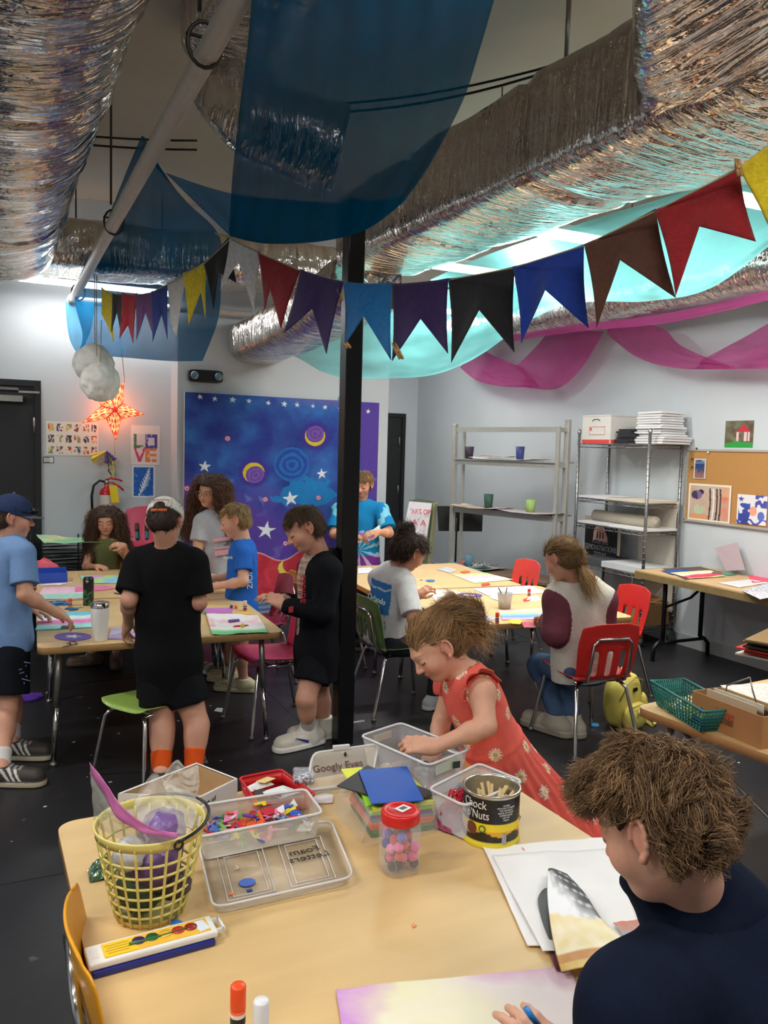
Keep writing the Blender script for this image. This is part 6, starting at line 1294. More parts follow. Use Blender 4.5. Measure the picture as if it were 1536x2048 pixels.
# zip bag with a pink top, and the crumpled clear bags
def bagsheet(rows, m, name, lab, parent=None, nu=26, nv=26, am=.006, cat='bag'):
    W = [[PD(*p) for p in r] for r in rows]; A = smooth_rows(W, nu, nv); q = MB(); V = [A[j, i] + CM[2] * am * vnoise(i * .22, j * .22, len(lab), 1, 4) * 1.5 for j in range(nv + 1) for i in range(nu + 1)]
    if parent is not None: V = [v - np.array(parent.location) for v in V]
    q.add(V, [(j * (nu + 1) + i, j * (nu + 1) + i + 1, (j + 1) * (nu + 1) + i + 1, (j + 1) * (nu + 1) + i) for j in range(nv) for i in range(nu)], True); return q.build(name, m, parent, lab if parent is None else None, cat if parent is None else None, loc=None if parent is not None else V[0], mods=[('SOL', .0008)])
e = empty('zip_bag', PD(183, 1550, 1.68), 0, 'clear zip bag with a mauve pink top edge sticking out of the yellow basket', 'bag')
bagsheet([[(180, 1527, 1.70), (212, 1572, 1.66), (240, 1625, 1.62), (300, 1660, 1.60), (356, 1672, 1.58)], [(184, 1590, 1.70), (214, 1625, 1.67), (248, 1650, 1.63), (300, 1675, 1.61), (350, 1680, 1.6)], [(190, 1650, 1.72), (222, 1670, 1.68), (258, 1685, 1.65), (300, 1695, 1.63), (345, 1692, 1.62)]], BAGM, 'bag_film', 'a', e)
bagsheet([[(179, 1524, 1.695), (212, 1566, 1.655), (246, 1614, 1.615), (300, 1654, 1.595), (358, 1668, 1.575)], [(184, 1552, 1.69), (210, 1592, 1.655), (238, 1640, 1.615), (296, 1668, 1.595), (354, 1676, 1.575)]], mat('pink_zip', (206, 110, 170), .3, alpha=.8), 'pink_zip_top', 'b', e, nv=6)
bagsheet([[(268, 1600, 1.72), (305, 1548, 1.74), (330, 1560, 1.74), (392, 1590, 1.7)], [(276, 1640, 1.70), (318, 1615, 1.72), (350, 1620, 1.72), (392, 1640, 1.69)], [(290, 1680, 1.68), (320, 1675, 1.70), (350, 1678, 1.70), (372, 1672, 1.68)]], BAGM, 'clear_bag', 'crumpled clear bag standing at the right inside the yellow basket', am=.012)
bagsheet([[(324, 1556, 1.95), (352, 1520, 1.97), (372, 1535, 1.97), (396, 1530, 1.97)], [(330, 1575, 1.93), (352, 1560, 1.95), (378, 1570, 1.95), (398, 1560, 1.95)], [(340, 1592, 1.91), (360, 1590, 1.93), (384, 1596, 1.93), (396, 1590, 1.93)]], BAGM, 'clear_bag', 'crumpled clear film rising between the basket and the carton', am=.015)
q = MB(); fo = PZ(196, 1755, ZT); q.grid(lambda u, v: np.array([fo[0] - .02 + .06 * u, fo[1] - .02 + .055 * v, ZT + .004 + .035 * math.sin(PI * u) ** .5 * math.sin(PI * v) + .014 * vnoise(u * 7, v * 7, 2)]), 22, 20, False); q.build('foil_wrapper', mat('green_foil', (120, 150, 130), .2, .9, noise=.3, nscale=30), None, 'crumpled silver green foil wrapper left of the yellow basket', 'wrapper', loc=fo)
# ================================================================= on the lower right table
e = empty('teal_basket', PZ(1385, 1395, ZT), 0, 'teal plastic lattice basket of coloured bits on the lower right table', 'basket')
o0 = np.array(e.location); Pt = [PZ(x, y, .70) for x, y in ((1301, 1362), (1368, 1358), (1440, 1388), (1392, 1415))]; Pt = [Pt[0], Pt[1], Pt[1] + (Pt[3] - Pt[0]) * 1.15, Pt[0] + (Pt[3] - Pt[0]) * 1.15]; ct = sum(Pt) / 4
TL_ = mat('basket_teal', (30, 120, 112), .4)
q = MB(); bt = [np.array([(p - ct)[0] * .8 + ct[0], (p - ct)[1] * .8 + ct[1], ZT + .004]) for p in Pt]
for i in range(4):
    a0, a1, b0, b1 = Pt[i], Pt[(i + 1) % 4], bt[i], bt[(i + 1) % 4]; n = 16
    for k in range(n): t = k / n; q.tube([a0 * (1 - t) + a1 * t - o0, b0 * (1 - t) + b1 * t - o0], .0028, 4)
    for s in (.2, .36, .52, .68, .84, 1): q.tube([a0 * (1 - s) + b0 * s - o0, a1 * (1 - s) + b1 * s - o0], .0024, 4)
q.build('lattice_wall', TL_, e)
q = MB(); q.tube([p - o0 for p in Pt], .0055, 6, closed=True); q.build('rim_band', TL_, e)
q = MB(); q.add([p - o0 for p in bt], [(0, 1, 2, 3)], False); q.build('basket_floor', TL_, e)
for k in range(26):
    u, v = ra.uniform(.08, .6), ra.uniform(.1, .9); p = inq(bt, u, v); p = ct * .12 + p * .88; q = MB(); q.col = ra.choice([(196, 210, 80), (226, 222, 170), (170, 190, 60), (222, 222, 220)]); q.sphere((0, 0, 0), .012, 8); o = q.build('craft_bit', VCOL, None, 'small yellow green bit in the teal basket', 'craft', 'yellow green bits in the teal basket', vc=True); o.location = (p[0], p[1], ZT + .018 + .03 * ra.random())
blob(0, 0, 0, .06, .05, .07, mat('indigo_yarn', (50, 40, 150), .6, bump=1, bscale=40), 'yarn_tangle', 'indigo yarn tangle at the near end of the teal basket', 'yarn', 9).location = tuple(inq(bt, .7, .75)[:2]) + (ZT + .008,)
# cardboard carrier
KB = mat('carrier_cardboard', (178, 128, 80), .8, noise=.05, nscale=14)
fl = PZ(1384, 1441, ZT); fr = PZ(1522, 1499, ZT); tl2 = fl + [0, 0, .11]; wv = fr - fl; dv = nrm_(np.array([-wv[1], wv[0], 0])); dv = dv * (1 if dv[0] > 0 else -1) * .13
e = empty('cardboard_carrier', fl, 0, 'cardboard carrier box printed with red letters on the lower right table', 'box')
q = MB(); z3 = np.array([0, 0, .115]); b0 = np.zeros(3); b1 = wv; b2 = wv + dv; b3 = dv
q.add([b0, b1, b2, b3, b0 + z3, b1 + z3, b2 + z3, b3 + z3], [(0, 1, 5, 4), (1, 2, 6, 5), (2, 3, 7, 6), (3, 0, 4, 7), (0, 3, 2, 1)], False); q.build('carton_body', KB, e, mods=[('SOL', .005, 1)])
nf = nrm_(-dv); Mx = frameM(wv * .50 + [0, 0, .075] + nf * .0065, wv, (0, 0, 1)); text('Lane', .045, Mx, mat('stamp_red', (206, 84, 60), .7), 'printed_name', e, .0004)
Mx = frameM(wv * .52 + [0, 0, .048] + nf * .0065, wv, (0, 0, 1)); text('SOUTHERN\nORCHARDS', .012, Mx, mat('stamp_brown', (110, 70, 50), .7), 'small_print', e, .0004)
q = MB(); q.tube([wv * .28 + dv * .5 + z3 * .9, wv * .30 + dv * .5 + z3 * 1.35, wv * .62 + dv * .5 + z3 * 1.85, wv * .66 + dv * .5 + z3 * 1.5, wv * .75 + dv * .5 + z3], .003, 6); q.build('wire_handle', STEEL, e)
q = MB(); q.prism([(-.018, 0), (-.008, .009), (.012, .008), (.02, -.002), (.006, -.008), (-.008, -.004)], 0, .001, frameM(wv * .36 + [0, 0, .035] + nf * .0055, wv, (0, 0, 1))); q.build('hand_hole', mat('dark_slot'), e)
for k in range(9):
    q = MB(); q.col = [(150, 110, 70), (206, 190, 160), (176, 132, 88), (120, 84, 54), (222, 214, 200), (160, 120, 80), (60, 44, 40), (196, 160, 110), (140, 100, 64)][k]; hgt = .10 + .03 * math.sin(k * 2.1); f0 = .04 + .05 * (k % 3); q.box((0, 0, hgt / 2), (np.linalg.norm(wv) * (.80 - f0), .004, hgt), math.atan2(wv[1], wv[0])); o = q.build('cardboard_piece', VCOL, None, '%s card standing in the cardboard carrier' % ['brown', 'cream', 'tan', 'dark brown', 'white', 'light brown', 'near black', 'pale tan', 'walnut brown'][k], 'cardboard', 'cards standing in the cardboard carrier', vc=True)
    p = fl + wv * .48 + dv * (.12 + .09 * k); o.location = (p[0], p[1], ZT + .006)
paper([(1440, 1372), (1600, 1365), (1640, 1410), (1480, 1412)], ZT, lambda u, v: (214, 208, 200) if vnoise(u * 40, v * 20) > -.2 else (180, 176, 172), 'printed white paper behind the cardboard carrier')
paper([(1316, 1408), (1328, 1404), (1352, 1425), (1336, 1428)], ZT, lambda u, v: (206, 176, 120), 'tan paper scrap in front of the teal basket', curl=.008)
# knife-like wire on top of the hanging paper left out; small things on the floor
# ================================================================= people: smooth bodies grown from bones
class SDF:
    """union of bones and soft ellipsoids; mesh() turns it into one continuous surface"""
    def __init__(s): s.P = []; s.cut = []; s.neg = []
    def cone(s, a, b, ra, rb, k=.02, flat=None): s.P.append(('c', np.array(a, float), np.array(b, float), ra, rb, k, flat)); return s
    def capc(s, a, b, ra, rb, k=.02): s.P.append(('k', np.array(a, float), np.array(b, float), ra, rb, k, None)); return s
    def ell(s, c, R, r, k=.03): s.P.append(('e', np.array(c, float), np.array(R, float), np.array(r, float), 0, k, None)); return s
    def clip(s, p, n): n = np.array(n, float); s.cut.append((np.array(p, float), n / np.linalg.norm(n))); return s
    def sub(s, a, b, ra, rb): s.neg.append((np.array(a, float), np.array(b, float), ra, rb)); return s
    @staticmethod
    def _cone(X, a, b, ra, rb, flat):
        q = X - a; ba = b - a
        if flat is not None:
            n, f = flat; q = q + (q @ n)[..., None] * n * (1 / f - 1); ba = ba + (ba @ n) * n * (1 / f - 1)
        t = np.clip((q @ ba) / max(ba @ ba, 1e-9), 0, 1); return np.sqrt(((q - t[..., None] * ba) ** 2).sum(-1)) - (ra + (rb - ra) * t)
    def ev1(s, p, X):
        if p[0] == 'c': return s._cone(X, p[1], p[2], p[3], p[4], p[6])
        if p[0] == 'k':
            d = p[2] - p[1]; L = np.linalg.norm(d); d = d / L; return np.maximum(s._cone(X, p[1], p[2] + d * .05, p[3], p[4] + (p[4] - p[3]) * .05 / L, None), (X - p[2]) @ d)
        q = (X - p[1]) @ p[2].T; r = p[3]; k0 = np.sqrt(((q / r) ** 2).sum(-1)) + 1e-9; k1 = np.sqrt(((q / r ** 2) ** 2).sum(-1)) + 1e-9; return k0 * (k0 - 1) / k1
    def bounds(s):
        lo = np.full(3, 1e9); hi = -lo
        for p in s.P:
            if p[0] in 'ck': r = max(p[3], p[4]); a = np.minimum(p[1], p[2]) - r; b = np.maximum(p[1], p[2]) + r
            else: r = p[3].max(); a = p[1] - r; b = p[1] + r
            lo = np.minimum(lo, a); hi = np.maximum(hi, b)
        return lo, hi
    def mesh(s, h, noise=0., nf=30., lo=None, hi=None, seed=0, extra=None):
        l0, h0 = s.bounds(); lo = l0 - 3 * h if lo is None else np.array(lo); hi = h0 + 3 * h if hi is None else np.array(hi)
        n = np.maximum(3, np.ceil((hi - lo) / h).astype(int) + 1); D = np.full(n, .2)
        for p in s.P:
            r = (max(p[3], p[4]) if p[0] in 'ck' else p[3].max()) + p[5] + 2 * h + .01
            a = np.minimum(p[1], p[2]) - r if p[0] in 'ck' else p[1] - r; b = np.maximum(p[1], p[2]) + r if p[0] in 'ck' else p[1] + r
            i0 = np.clip(np.floor((a - lo) / h).astype(int), 0, n); i1 = np.clip(np.ceil((b - lo) / h).astype(int) + 1, 0, n)
            if (i1 <= i0).any(): continue
            sl = tuple(slice(x, y) for x, y in zip(i0, i1))
            X = np.stack(np.meshgrid(*[lo[k] + h * np.arange(i0[k], i1[k]) for k in range(3)], indexing='ij'), -1)
            d = s.ev1(p, X); o = D[sl]; k = p[5]; hh = np.clip(.5 + .5 * (o - d) / k, 0, 1); D[sl] = o * (1 - hh) + d * hh - k * hh * (1 - hh)
        X = np.stack(np.meshgrid(*[lo[k] + h * np.arange(n[k]) for k in range(3)], indexing='ij'), -1)
        if noise:
            rg = np.random.default_rng(seed); N = 0
            for j in range(5):
                v = rg.normal(size=3); v /= np.linalg.norm(v); v[2] *= .6; w = rg.normal(size=3); N = N + np.sin(X @ v * nf * (1 + .35 * j) + 1.6 * np.sin(X @ w * nf * .4 + j) + j) / (1 + .4 * j)
            D = D + noise * N * .5
        if extra is not None: D = extra(X, D)
        for (a, b, ra, rb) in s.neg: D = np.maximum(D, -s._cone(X, a, b, ra, rb, None))
        for (p, v) in s.cut: D = np.maximum(D, (X - p) @ v)
        D[0] = D[-1] = .1; D[:, 0] = D[:, -1] = .1; D[:, :, 0] = D[:, :, -1] = .1
        S = D < 0; c = [D[i:n[0] - 1 + i, j:n[1] - 1 + j, k:n[2] - 1 + k] for i in (0, 1) for j in (0, 1) for k in (0, 1)]
        cs = sum((x < 0).astype(int) for x in c); act = (cs > 0) & (cs < 8); idx = -np.ones(act.shape, int); I = np.argwhere(act); idx[tuple(I.T)] = np.arange(len(I))
        cv = np.stack([x[tuple(I.T)] for x in c], -1); off = np.array([(i, j, k) for i in (0, 1) for j in (0, 1) for k in (0, 1)], float)
        acc = np.zeros((len(I), 3)); cnt = np.zeros(len(I))
        for a in range(8):
            for b in range(a + 1, 8):
                if np.abs(off[a] - off[b]).sum() != 1: continue
                m = (cv[:, a] < 0) != (cv[:, b] < 0); t = cv[:, a] / (cv[:, a] - cv[:, b] + 1e-12)
                acc[m] += (off[a] + (off[b] - off[a]) * t[:, None])[m]; cnt[m] += 1
        V = lo + h * (I + acc / cnt[:, None]); Q = []
        for ax in range(3):
            sl0 = [slice(None)] * 3; sl1 = [slice(None)] * 3; sl0[ax] = slice(0, -1); sl1[ax] = slice(1, None)
            A, B = S[tuple(sl0)], S[tuple(sl1)]; E = np.argwhere(A != B); o1, o2 = [(1, 2), (2, 0), (0, 1)][ax]
            E = E[(E[:, o1] > 0) & (E[:, o2] > 0) & (E[:, o1] < n[o1] - 1) & (E[:, o2] < n[o2] - 1)]
            e1 = np.zeros(3, int); e1[o1] = 1; e2 = np.zeros(3, int); e2[o2] = 1
            q = np.stack([idx[tuple((E - e1 - e2).T)], idx[tuple((E - e2).T)], idx[tuple(E.T)], idx[tuple((E - e1).T)]], -1)
            fl = ~A[tuple(E.T)]; q[fl] = q[fl][:, ::-1]; Q.append(q)
        Q = np.concatenate(Q); Q = Q[(Q >= 0).all(1)]; return V, Q
def relax(V, Q, it=1):
    E = np.concatenate([Q[:, [0, 1]], Q[:, [1, 2]], Q[:, [2, 3]], Q[:, [3, 0]]])
    for _ in range(it):
        A = np.zeros_like(V); c = np.zeros(len(V)); np.add.at(A, E[:, 0], V[E[:, 1]]); np.add.at(A, E[:, 1], V[E[:, 0]]); np.add.at(c, E[:, 0], 1); np.add.at(c, E[:, 1], 1)
        V = V * .5 + .5 * A / np.maximum(c, 1)[:, None]
    return V
def npmesh(name, parts, m, parent, cols=None, label=None):
    """parts: list of (V, Q); joined as one mesh"""
    V = np.concatenate([p[0] for p in parts]); o = 0; Q = []
    for p in parts: Q.append(p[1] + o); o += len(p[0])
    Q = np.concatenate(Q); me = bpy.data.meshes.new(name); me.vertices.add(len(V)); me.vertices.foreach_set('co', V.ravel())
    k = Q.shape[1]; me.loops.add(len(Q) * k); me.loops.foreach_set('vertex_index', Q.ravel().astype(np.int32)); me.polygons.add(len(Q))
    me.polygons.foreach_set('loop_start', np.arange(len(Q), dtype=np.int32) * k); me.polygons.foreach_set('use_smooth', np.ones(len(Q), bool))
    me.update(calc_edges=True); me.validate(); me.materials.append(m)
    if cols is not None:
        at = me.color_attributes.new('Col', 'FLOAT_COLOR', 'POINT'); C4 = np.ones((len(V), 4)); C4[:, :3] = lin(np.clip(cols, 0, 255)); at.data.foreach_set('color', C4.ravel())
    ob = bpy.data.objects.new(name, me); COL.objects.link(ob); ob.parent = parent
    if label: ob['label'] = label
    return ob
def nrm(v): v = np.array(v, float); return v / (np.linalg.norm(v) + 1e-12)
RT, UP, FW = CM[0], -CM[1], CM[2]
def vd(r, u, f): return nrm(RT * r + UP * u + FW * f)      # direction: right, up, away from the viewer
SKIN = mat('skin', vc=True, rough=.52, noise=.035, nscale=38, sss=.08, bump=.04, bscale=90)
CLOTH = mat('clothing', vc=True, rough=.95, noise=.05, nscale=30, bump=.2, bscale=70, spec=.15)
HAIRM = mat('hair_strands', vc=True, rough=.6, noise=.04, nscale=50, spec=.3)
RUB = mat('shoe_rubber', vc=True, rough=.6, noise=.03)
def sn(X, f=14., seed=0):
    rg = np.random.default_rng(seed); N = 0
    for j in range(4): v = rg.normal(size=3); w = rg.normal(size=3); N = N + np.sin(X @ v * f * (1 + .5 * j) + 2 * np.sin(X @ w * f * .5 + j)) / (1 + .5 * j)
    return N / 2.2
class Head:
    def __init__(s, c, fwd, up, hh): 
        s.c = np.array(c); s.y = nrm(fwd); s.x = nrm(np.cross(s.y, up)); s.z = np.cross(s.x, s.y); s.h = hh; s.R = np.stack([s.x, s.y, s.z])
    def w(s, x, y, z): return s.c + s.h * (x * s.x + y * s.y + z * s.z)
    def loc(s, V): return (V - s.c) @ s.R.T / s.h
    def prims(s, B, neck):
        h = s.h; e = lambda x, y, z, a, b, c, k: B.ell(s.w(x, y, z), s.R, np.array([a, b, c]) * h, k * h)
        e(0, -.07, .10, .355, .43, .375, .05); e(0, .09, -.16, .265, .28, .31, .12); e(0, .2, -.38, .13, .14, .12, .1)
        for q in (-1, 1): e(q * .15, .2, -.15, .13, .14, .13, .1)
        e(0, .31, .09, .2, .08, .06, .08); B.cone(s.w(0, .36, .02), s.w(0, .435, -.13), .028 * h, .05 * h, .05 * h)
        for q in (-1, 1): e(q * .045, .39, -.145, .035, .04, .03, .03)
        for q in (-1, 1): e(q * .145, .3, -.01, .075, .07, .055, .03)
        e(0, .355, -.245, .095, .045, .022, .025); e(0, .345, -.285, .075, .045, .024, .025)
        for q in (-1, 1):
            e(q * .36, -.07, -.04, .028, .07, .115, .03); cc_ = [(q * (.375 + .045 * max(0, -math.cos(a))), -.065 + .075 * math.cos(a) - .02 * math.sin(a), -.03 + .13 * math.sin(a)) for a in np.linspace(.1, 4.9, 11)]
            for a_, b_ in zip(cc_, cc_[1:]): B.cone(s.w(*a_), s.w(*b_), .020 * h, .020 * h, .012 * h)
            e(q * .37, -.04, -.165, .025, .03, .035, .02)
        B.cone(s.w(0, -.1, -.2), neck, .235 * h, .25 * h, .1 * h)
    def paint(s, V, col, brow, eyes='down', lips=(186, 96, 92), flush=True):
        L = s.loc(V); x, y, z = L.T; ax = np.abs(x); C = np.tile(np.array(col, float), (len(V), 1)); f = (y > .12)
        def bl(mask, c, a): C[:] = C * (1 - (mask * a)[:, None]) + np.array(c, float) * (mask * a)[:, None]
        near = (np.abs(x) < .6) & (np.abs(y) < .7) & (np.abs(z) < .62)
        if flush: bl(np.exp(-(((ax - .19) / .1) ** 2 + ((z + .16) / .09) ** 2)) * f * near, (216, 120, 104), .45); bl(np.exp(-((x / .06) ** 2 + ((z + .13) / .06) ** 2)) * (y > .36) * near, (214, 124, 106), .35)
        bl((np.clip(1 - (np.abs(ax - .37) / .09), 0, 1)) * (np.abs(y + .06) < .2) * (np.abs(z) < .2), (214, 116, 98), .35)
        bl(np.exp(-((x / .085) ** 4 + ((z + .263) / .034) ** 4)) * (y > .3) * near, lips, .85); bl((np.abs(z + .264 + .12 * x * x) < .007) * (ax < .09) * (y > .3) * near, (120, 50, 50), .8)
        bl(np.exp(-(((ax - .15) / .08) ** 4 + ((z - .115 + .35 * (ax - .14) ** 2 * 4) / .018) ** 4)) * (y > .15) * near, brow, .75)
        ez = z + .012; ex = ax - .145
        if eyes == 'down': bl((np.abs(ez + .028 - ex ** 2 * 4) < .012) * (np.abs(ex) < .075) * (y > .15) * near, (56, 36, 30), .9)
        else:
            op = (np.abs(ex) / .068) ** 2 + (ez / .03) ** 2 < 1; bl(op * (y > .15) * near, (236, 230, 226), .95); bl(((ex + .0) ** 2 + ez ** 2 < .029 ** 2) * (y > .15) * near * 1., (52, 34, 26), .95)
            bl((np.abs(ez - .033 + ex ** 2 * 5) < .009) * (np.abs(ex) < .078) * (y > .15) * near, (40, 28, 26), .9)
        return C
def hand(B, wr, d, nr, side, size=1., curl=.6, spread=.0, thumb=.5):
    """wr wrist, d pointing direction, nr back-of-hand normal, side +1 when the thumb lies along cross(d, nr)"""
    d = nrm(d); nr = nrm(np.array(nr) - d * (np.array(nr) @ d)); t = np.cross(d, nr) * side; S = size
    B.cone(wr, wr + d * .02 * S, .021 * S, .024 * S, .02 * S)
    for k in range(4):
        o = (1.5 - k) * .0145 * S; b = wr + d * (.062 - .004 * abs(k - 1)) * S + t * o; B.cone(wr + d * .012 * S + t * o * .6, b, .0135 * S, .0105 * S, .014 * S)
        L = [.030, .034, .031, .024][k] * S; a = .35 * curl; p = b
        for j in range(3):
            dd = d * math.cos(a) - nr * math.sin(a) + t * (1.5 - k) * (.06 + spread); q = p + nrm(dd) * L * [1, .72, .6][j]; B.cone(p, q, [.0085, .0078, .007][j] * S, [.0078, .007, .0058][j] * S, .003 * S); p = q; a += curl * .75
    p = wr + d * .014 * S + t * .018 * S - nr * .004 * S
    q = p + nrm(d * .75 + t * .8 - nr * thumb * .6) * .032 * S; r = q + nrm(d * 1. + t * .15 - nr * thumb) * .026 * S; w_ = r + nrm(d * 1. - t * .2 - nr * thumb) * .02 * S
    B.cone(p, q, .0125 * S, .0095 * S, .008 * S); B.cone(q, r, .0092 * S, .0085 * S, .003 * S); B.cone(r, w_, .0083 * S, .0066 * S, .003 * S)
def strands(roots, normals, flow, length, n, col, rad=.0012, curl=0., cf=40, seed=0, lift=.3, seg=6, fuzz=.25, var=.16, grav=0., clump=0):
    rg = np.random.default_rng(seed); i = rg.integers(0, len(roots), n); P = roots[i] + rg.normal(size=(n, 3)) * .002; N = normals[i]; Fd = flow[i]
    L = length * rg.uniform(.6, 1.15, n); ds = (L / seg)[:, None]; ph = rg.uniform(0, 6.28, n) if not clump else (np.floor(sn(roots[i], clump, 3) * 4) * 1.9 + rg.uniform(0, .7, n))
    Dr = Fd + N * lift + rg.normal(size=(n, 3)) * fuzz; Dr /= np.linalg.norm(Dr, axis=1)[:, None]; side = np.cross(Dr, N); side /= (np.linalg.norm(side, axis=1)[:, None] + 1e-9)
    path = [P]; cur = P.copy()
    for k in range(seg):
        Dr = Dr + np.array([0, 0, -grav]) - N * lift * .45 / seg; Dr /= np.linalg.norm(Dr, axis=1)[:, None]; cur = cur + Dr * ds; a = ph + cf * (k + 1) * ds[:, 0]
        path.append(cur + curl * (side * np.sin(a)[:, None] + np.cross(Dr, side) * np.cos(a)[:, None]))
    path = np.stack(path, 1); V = []; S1 = seg + 1; tw = np.linspace(1, .25, S1); up = np.cross(side, Dr)
    for j in range(3):
        a = 2 * PI * j / 3; V.append(path + (side * math.cos(a) + up * math.sin(a))[:, None, :] * rad * tw[None, :, None])
    V = np.stack(V, 2).reshape(-1, 3); base = (np.arange(n) * S1 * 3)[:, None, None]; kk = (np.arange(seg) * 3)[None, :, None]; jj = np.arange(3)[None, None, :]; j2 = (jj + 1) % 3
    Q = np.stack([base + kk + jj, base + kk + j2, base + kk + 3 + j2, base + kk + 3 + jj], -1).reshape(-1, 4)
    c = np.array(col, float)[None] * (1 + var * rg.normal(size=(n, 1)).clip(-2, 2)) * (1 + .18 * sn(roots[i], 45, 4)[:, None]); C = np.repeat(c, S1 * 3, 0); return V, Q, C
def vnormals(V, Q):
    n = np.cross(V[Q[:, 2]] - V[Q[:, 0]], V[Q[:, 3]] - V[Q[:, 1]]); A = np.zeros_like(V)
    for k in range(4): np.add.at(A, Q[:, k], n)
    return A / (np.linalg.norm(A, axis=1)[:, None] + 1e-12)
def hair(par, hd, col, kind='short', n=1500, length=.035, vox=.006, extra=None, curl=0., cf=60, seed=0, rad=.0013, puff=0., name='hair', grav=0., fuzz=.16, hairline=.27, nape=-.28, lift=.14, clump=0, to=None):
    h = hd.h; B = SDF(); B.ell(hd.w(0, -.085, .12), hd.R, np.array([.385 + puff, .45 + puff, .395 + puff]) * h, .02)
    B.ell(hd.w(0, -.2, -.06), hd.R, np.array([.33 + puff, .31 + puff, .33 + puff * .7]) * h, .05 * h)
    if extra:
        for e in extra: B.cone(*e)
    def face(X, D):
        L = (X - hd.c) @ hd.R.T / h; x, y, z = L[..., 0], L[..., 1], L[..., 2]
        fr = np.minimum(y - .10 - .0 * z, hairline - .12 * np.cos(x * 7) * 0 - z + .06 * np.sin(x * 13)); fr2 = np.minimum(np.minimum(y + .08, .14 - z), .5 - np.abs(x) * 0); neck = (nape - z) * .8 * ((y < .3) * 1.) if kind == 'short' else -1 + 0 * z
        ear = .13 - np.sqrt((y + .06) ** 2 + (z + .04) ** 2) if kind == 'short' else -1 + 0 * z
        k = np.maximum(np.maximum(fr, np.where(np.abs(x) < .62, fr2, -1)), np.maximum(neck, ear)) * h
        near = (np.abs(L) < .75).all(-1); fp = np.minimum(y - .05, hairline - z) * h
        return np.maximum(D, np.where(near, k if kind == 'short' else np.where(np.abs(x) < .3 + .1 * np.clip(-z, 0, 1), fp, -1), -1))
    V, Q = B.mesh(vox, noise=.003 if n else .0, nf=70, extra=face, seed=seed); Nn = vnormals(V, Q); L = hd.loc(V)
    crown = hd.w(.06, -.25, .45) if kind == 'short' else hd.w(.0, .34, .5); fl = V - crown if to is None else np.array(to) - V; fl = fl - (fl * Nn).sum(1)[:, None] * Nn; fl /= np.linalg.norm(fl, axis=1)[:, None] + 1e-9
    base = np.array(col, float)[None] * (.72 + .16 * sn(V, 60, 2)[:, None]); parts = [(V, Q)]; C = [base]
    if n:
        v_, q_, c_ = strands(V, Nn, fl, length, n, col, rad, curl, cf, seed, lift, fuzz=fuzz, grav=grav, clump=clump); L = hd.loc(v_).reshape(n, -1, 3)
        lim = .30 if kind != 'short' else .26; zt = hairline - .02
        bad = ((np.abs(L[..., 0]) < lim) & (L[..., 1] > .17) & (L[..., 2] < zt - .05 * (kind == 'short')) & (L[..., 2] > -.7)).any(1) | ((L[..., 1] > -.05) & (np.abs(L[..., 0]) < .5) & (L[..., 2] < -.02) & (L[..., 2] > -.5)).any(1) * (kind == 'short')
        k_ = np.repeat(~bad, len(q_) // n); parts.append((v_, q_[k_])); C.append(c_)
    return npmesh(name, parts, HAIRM, par, np.concatenate(C))
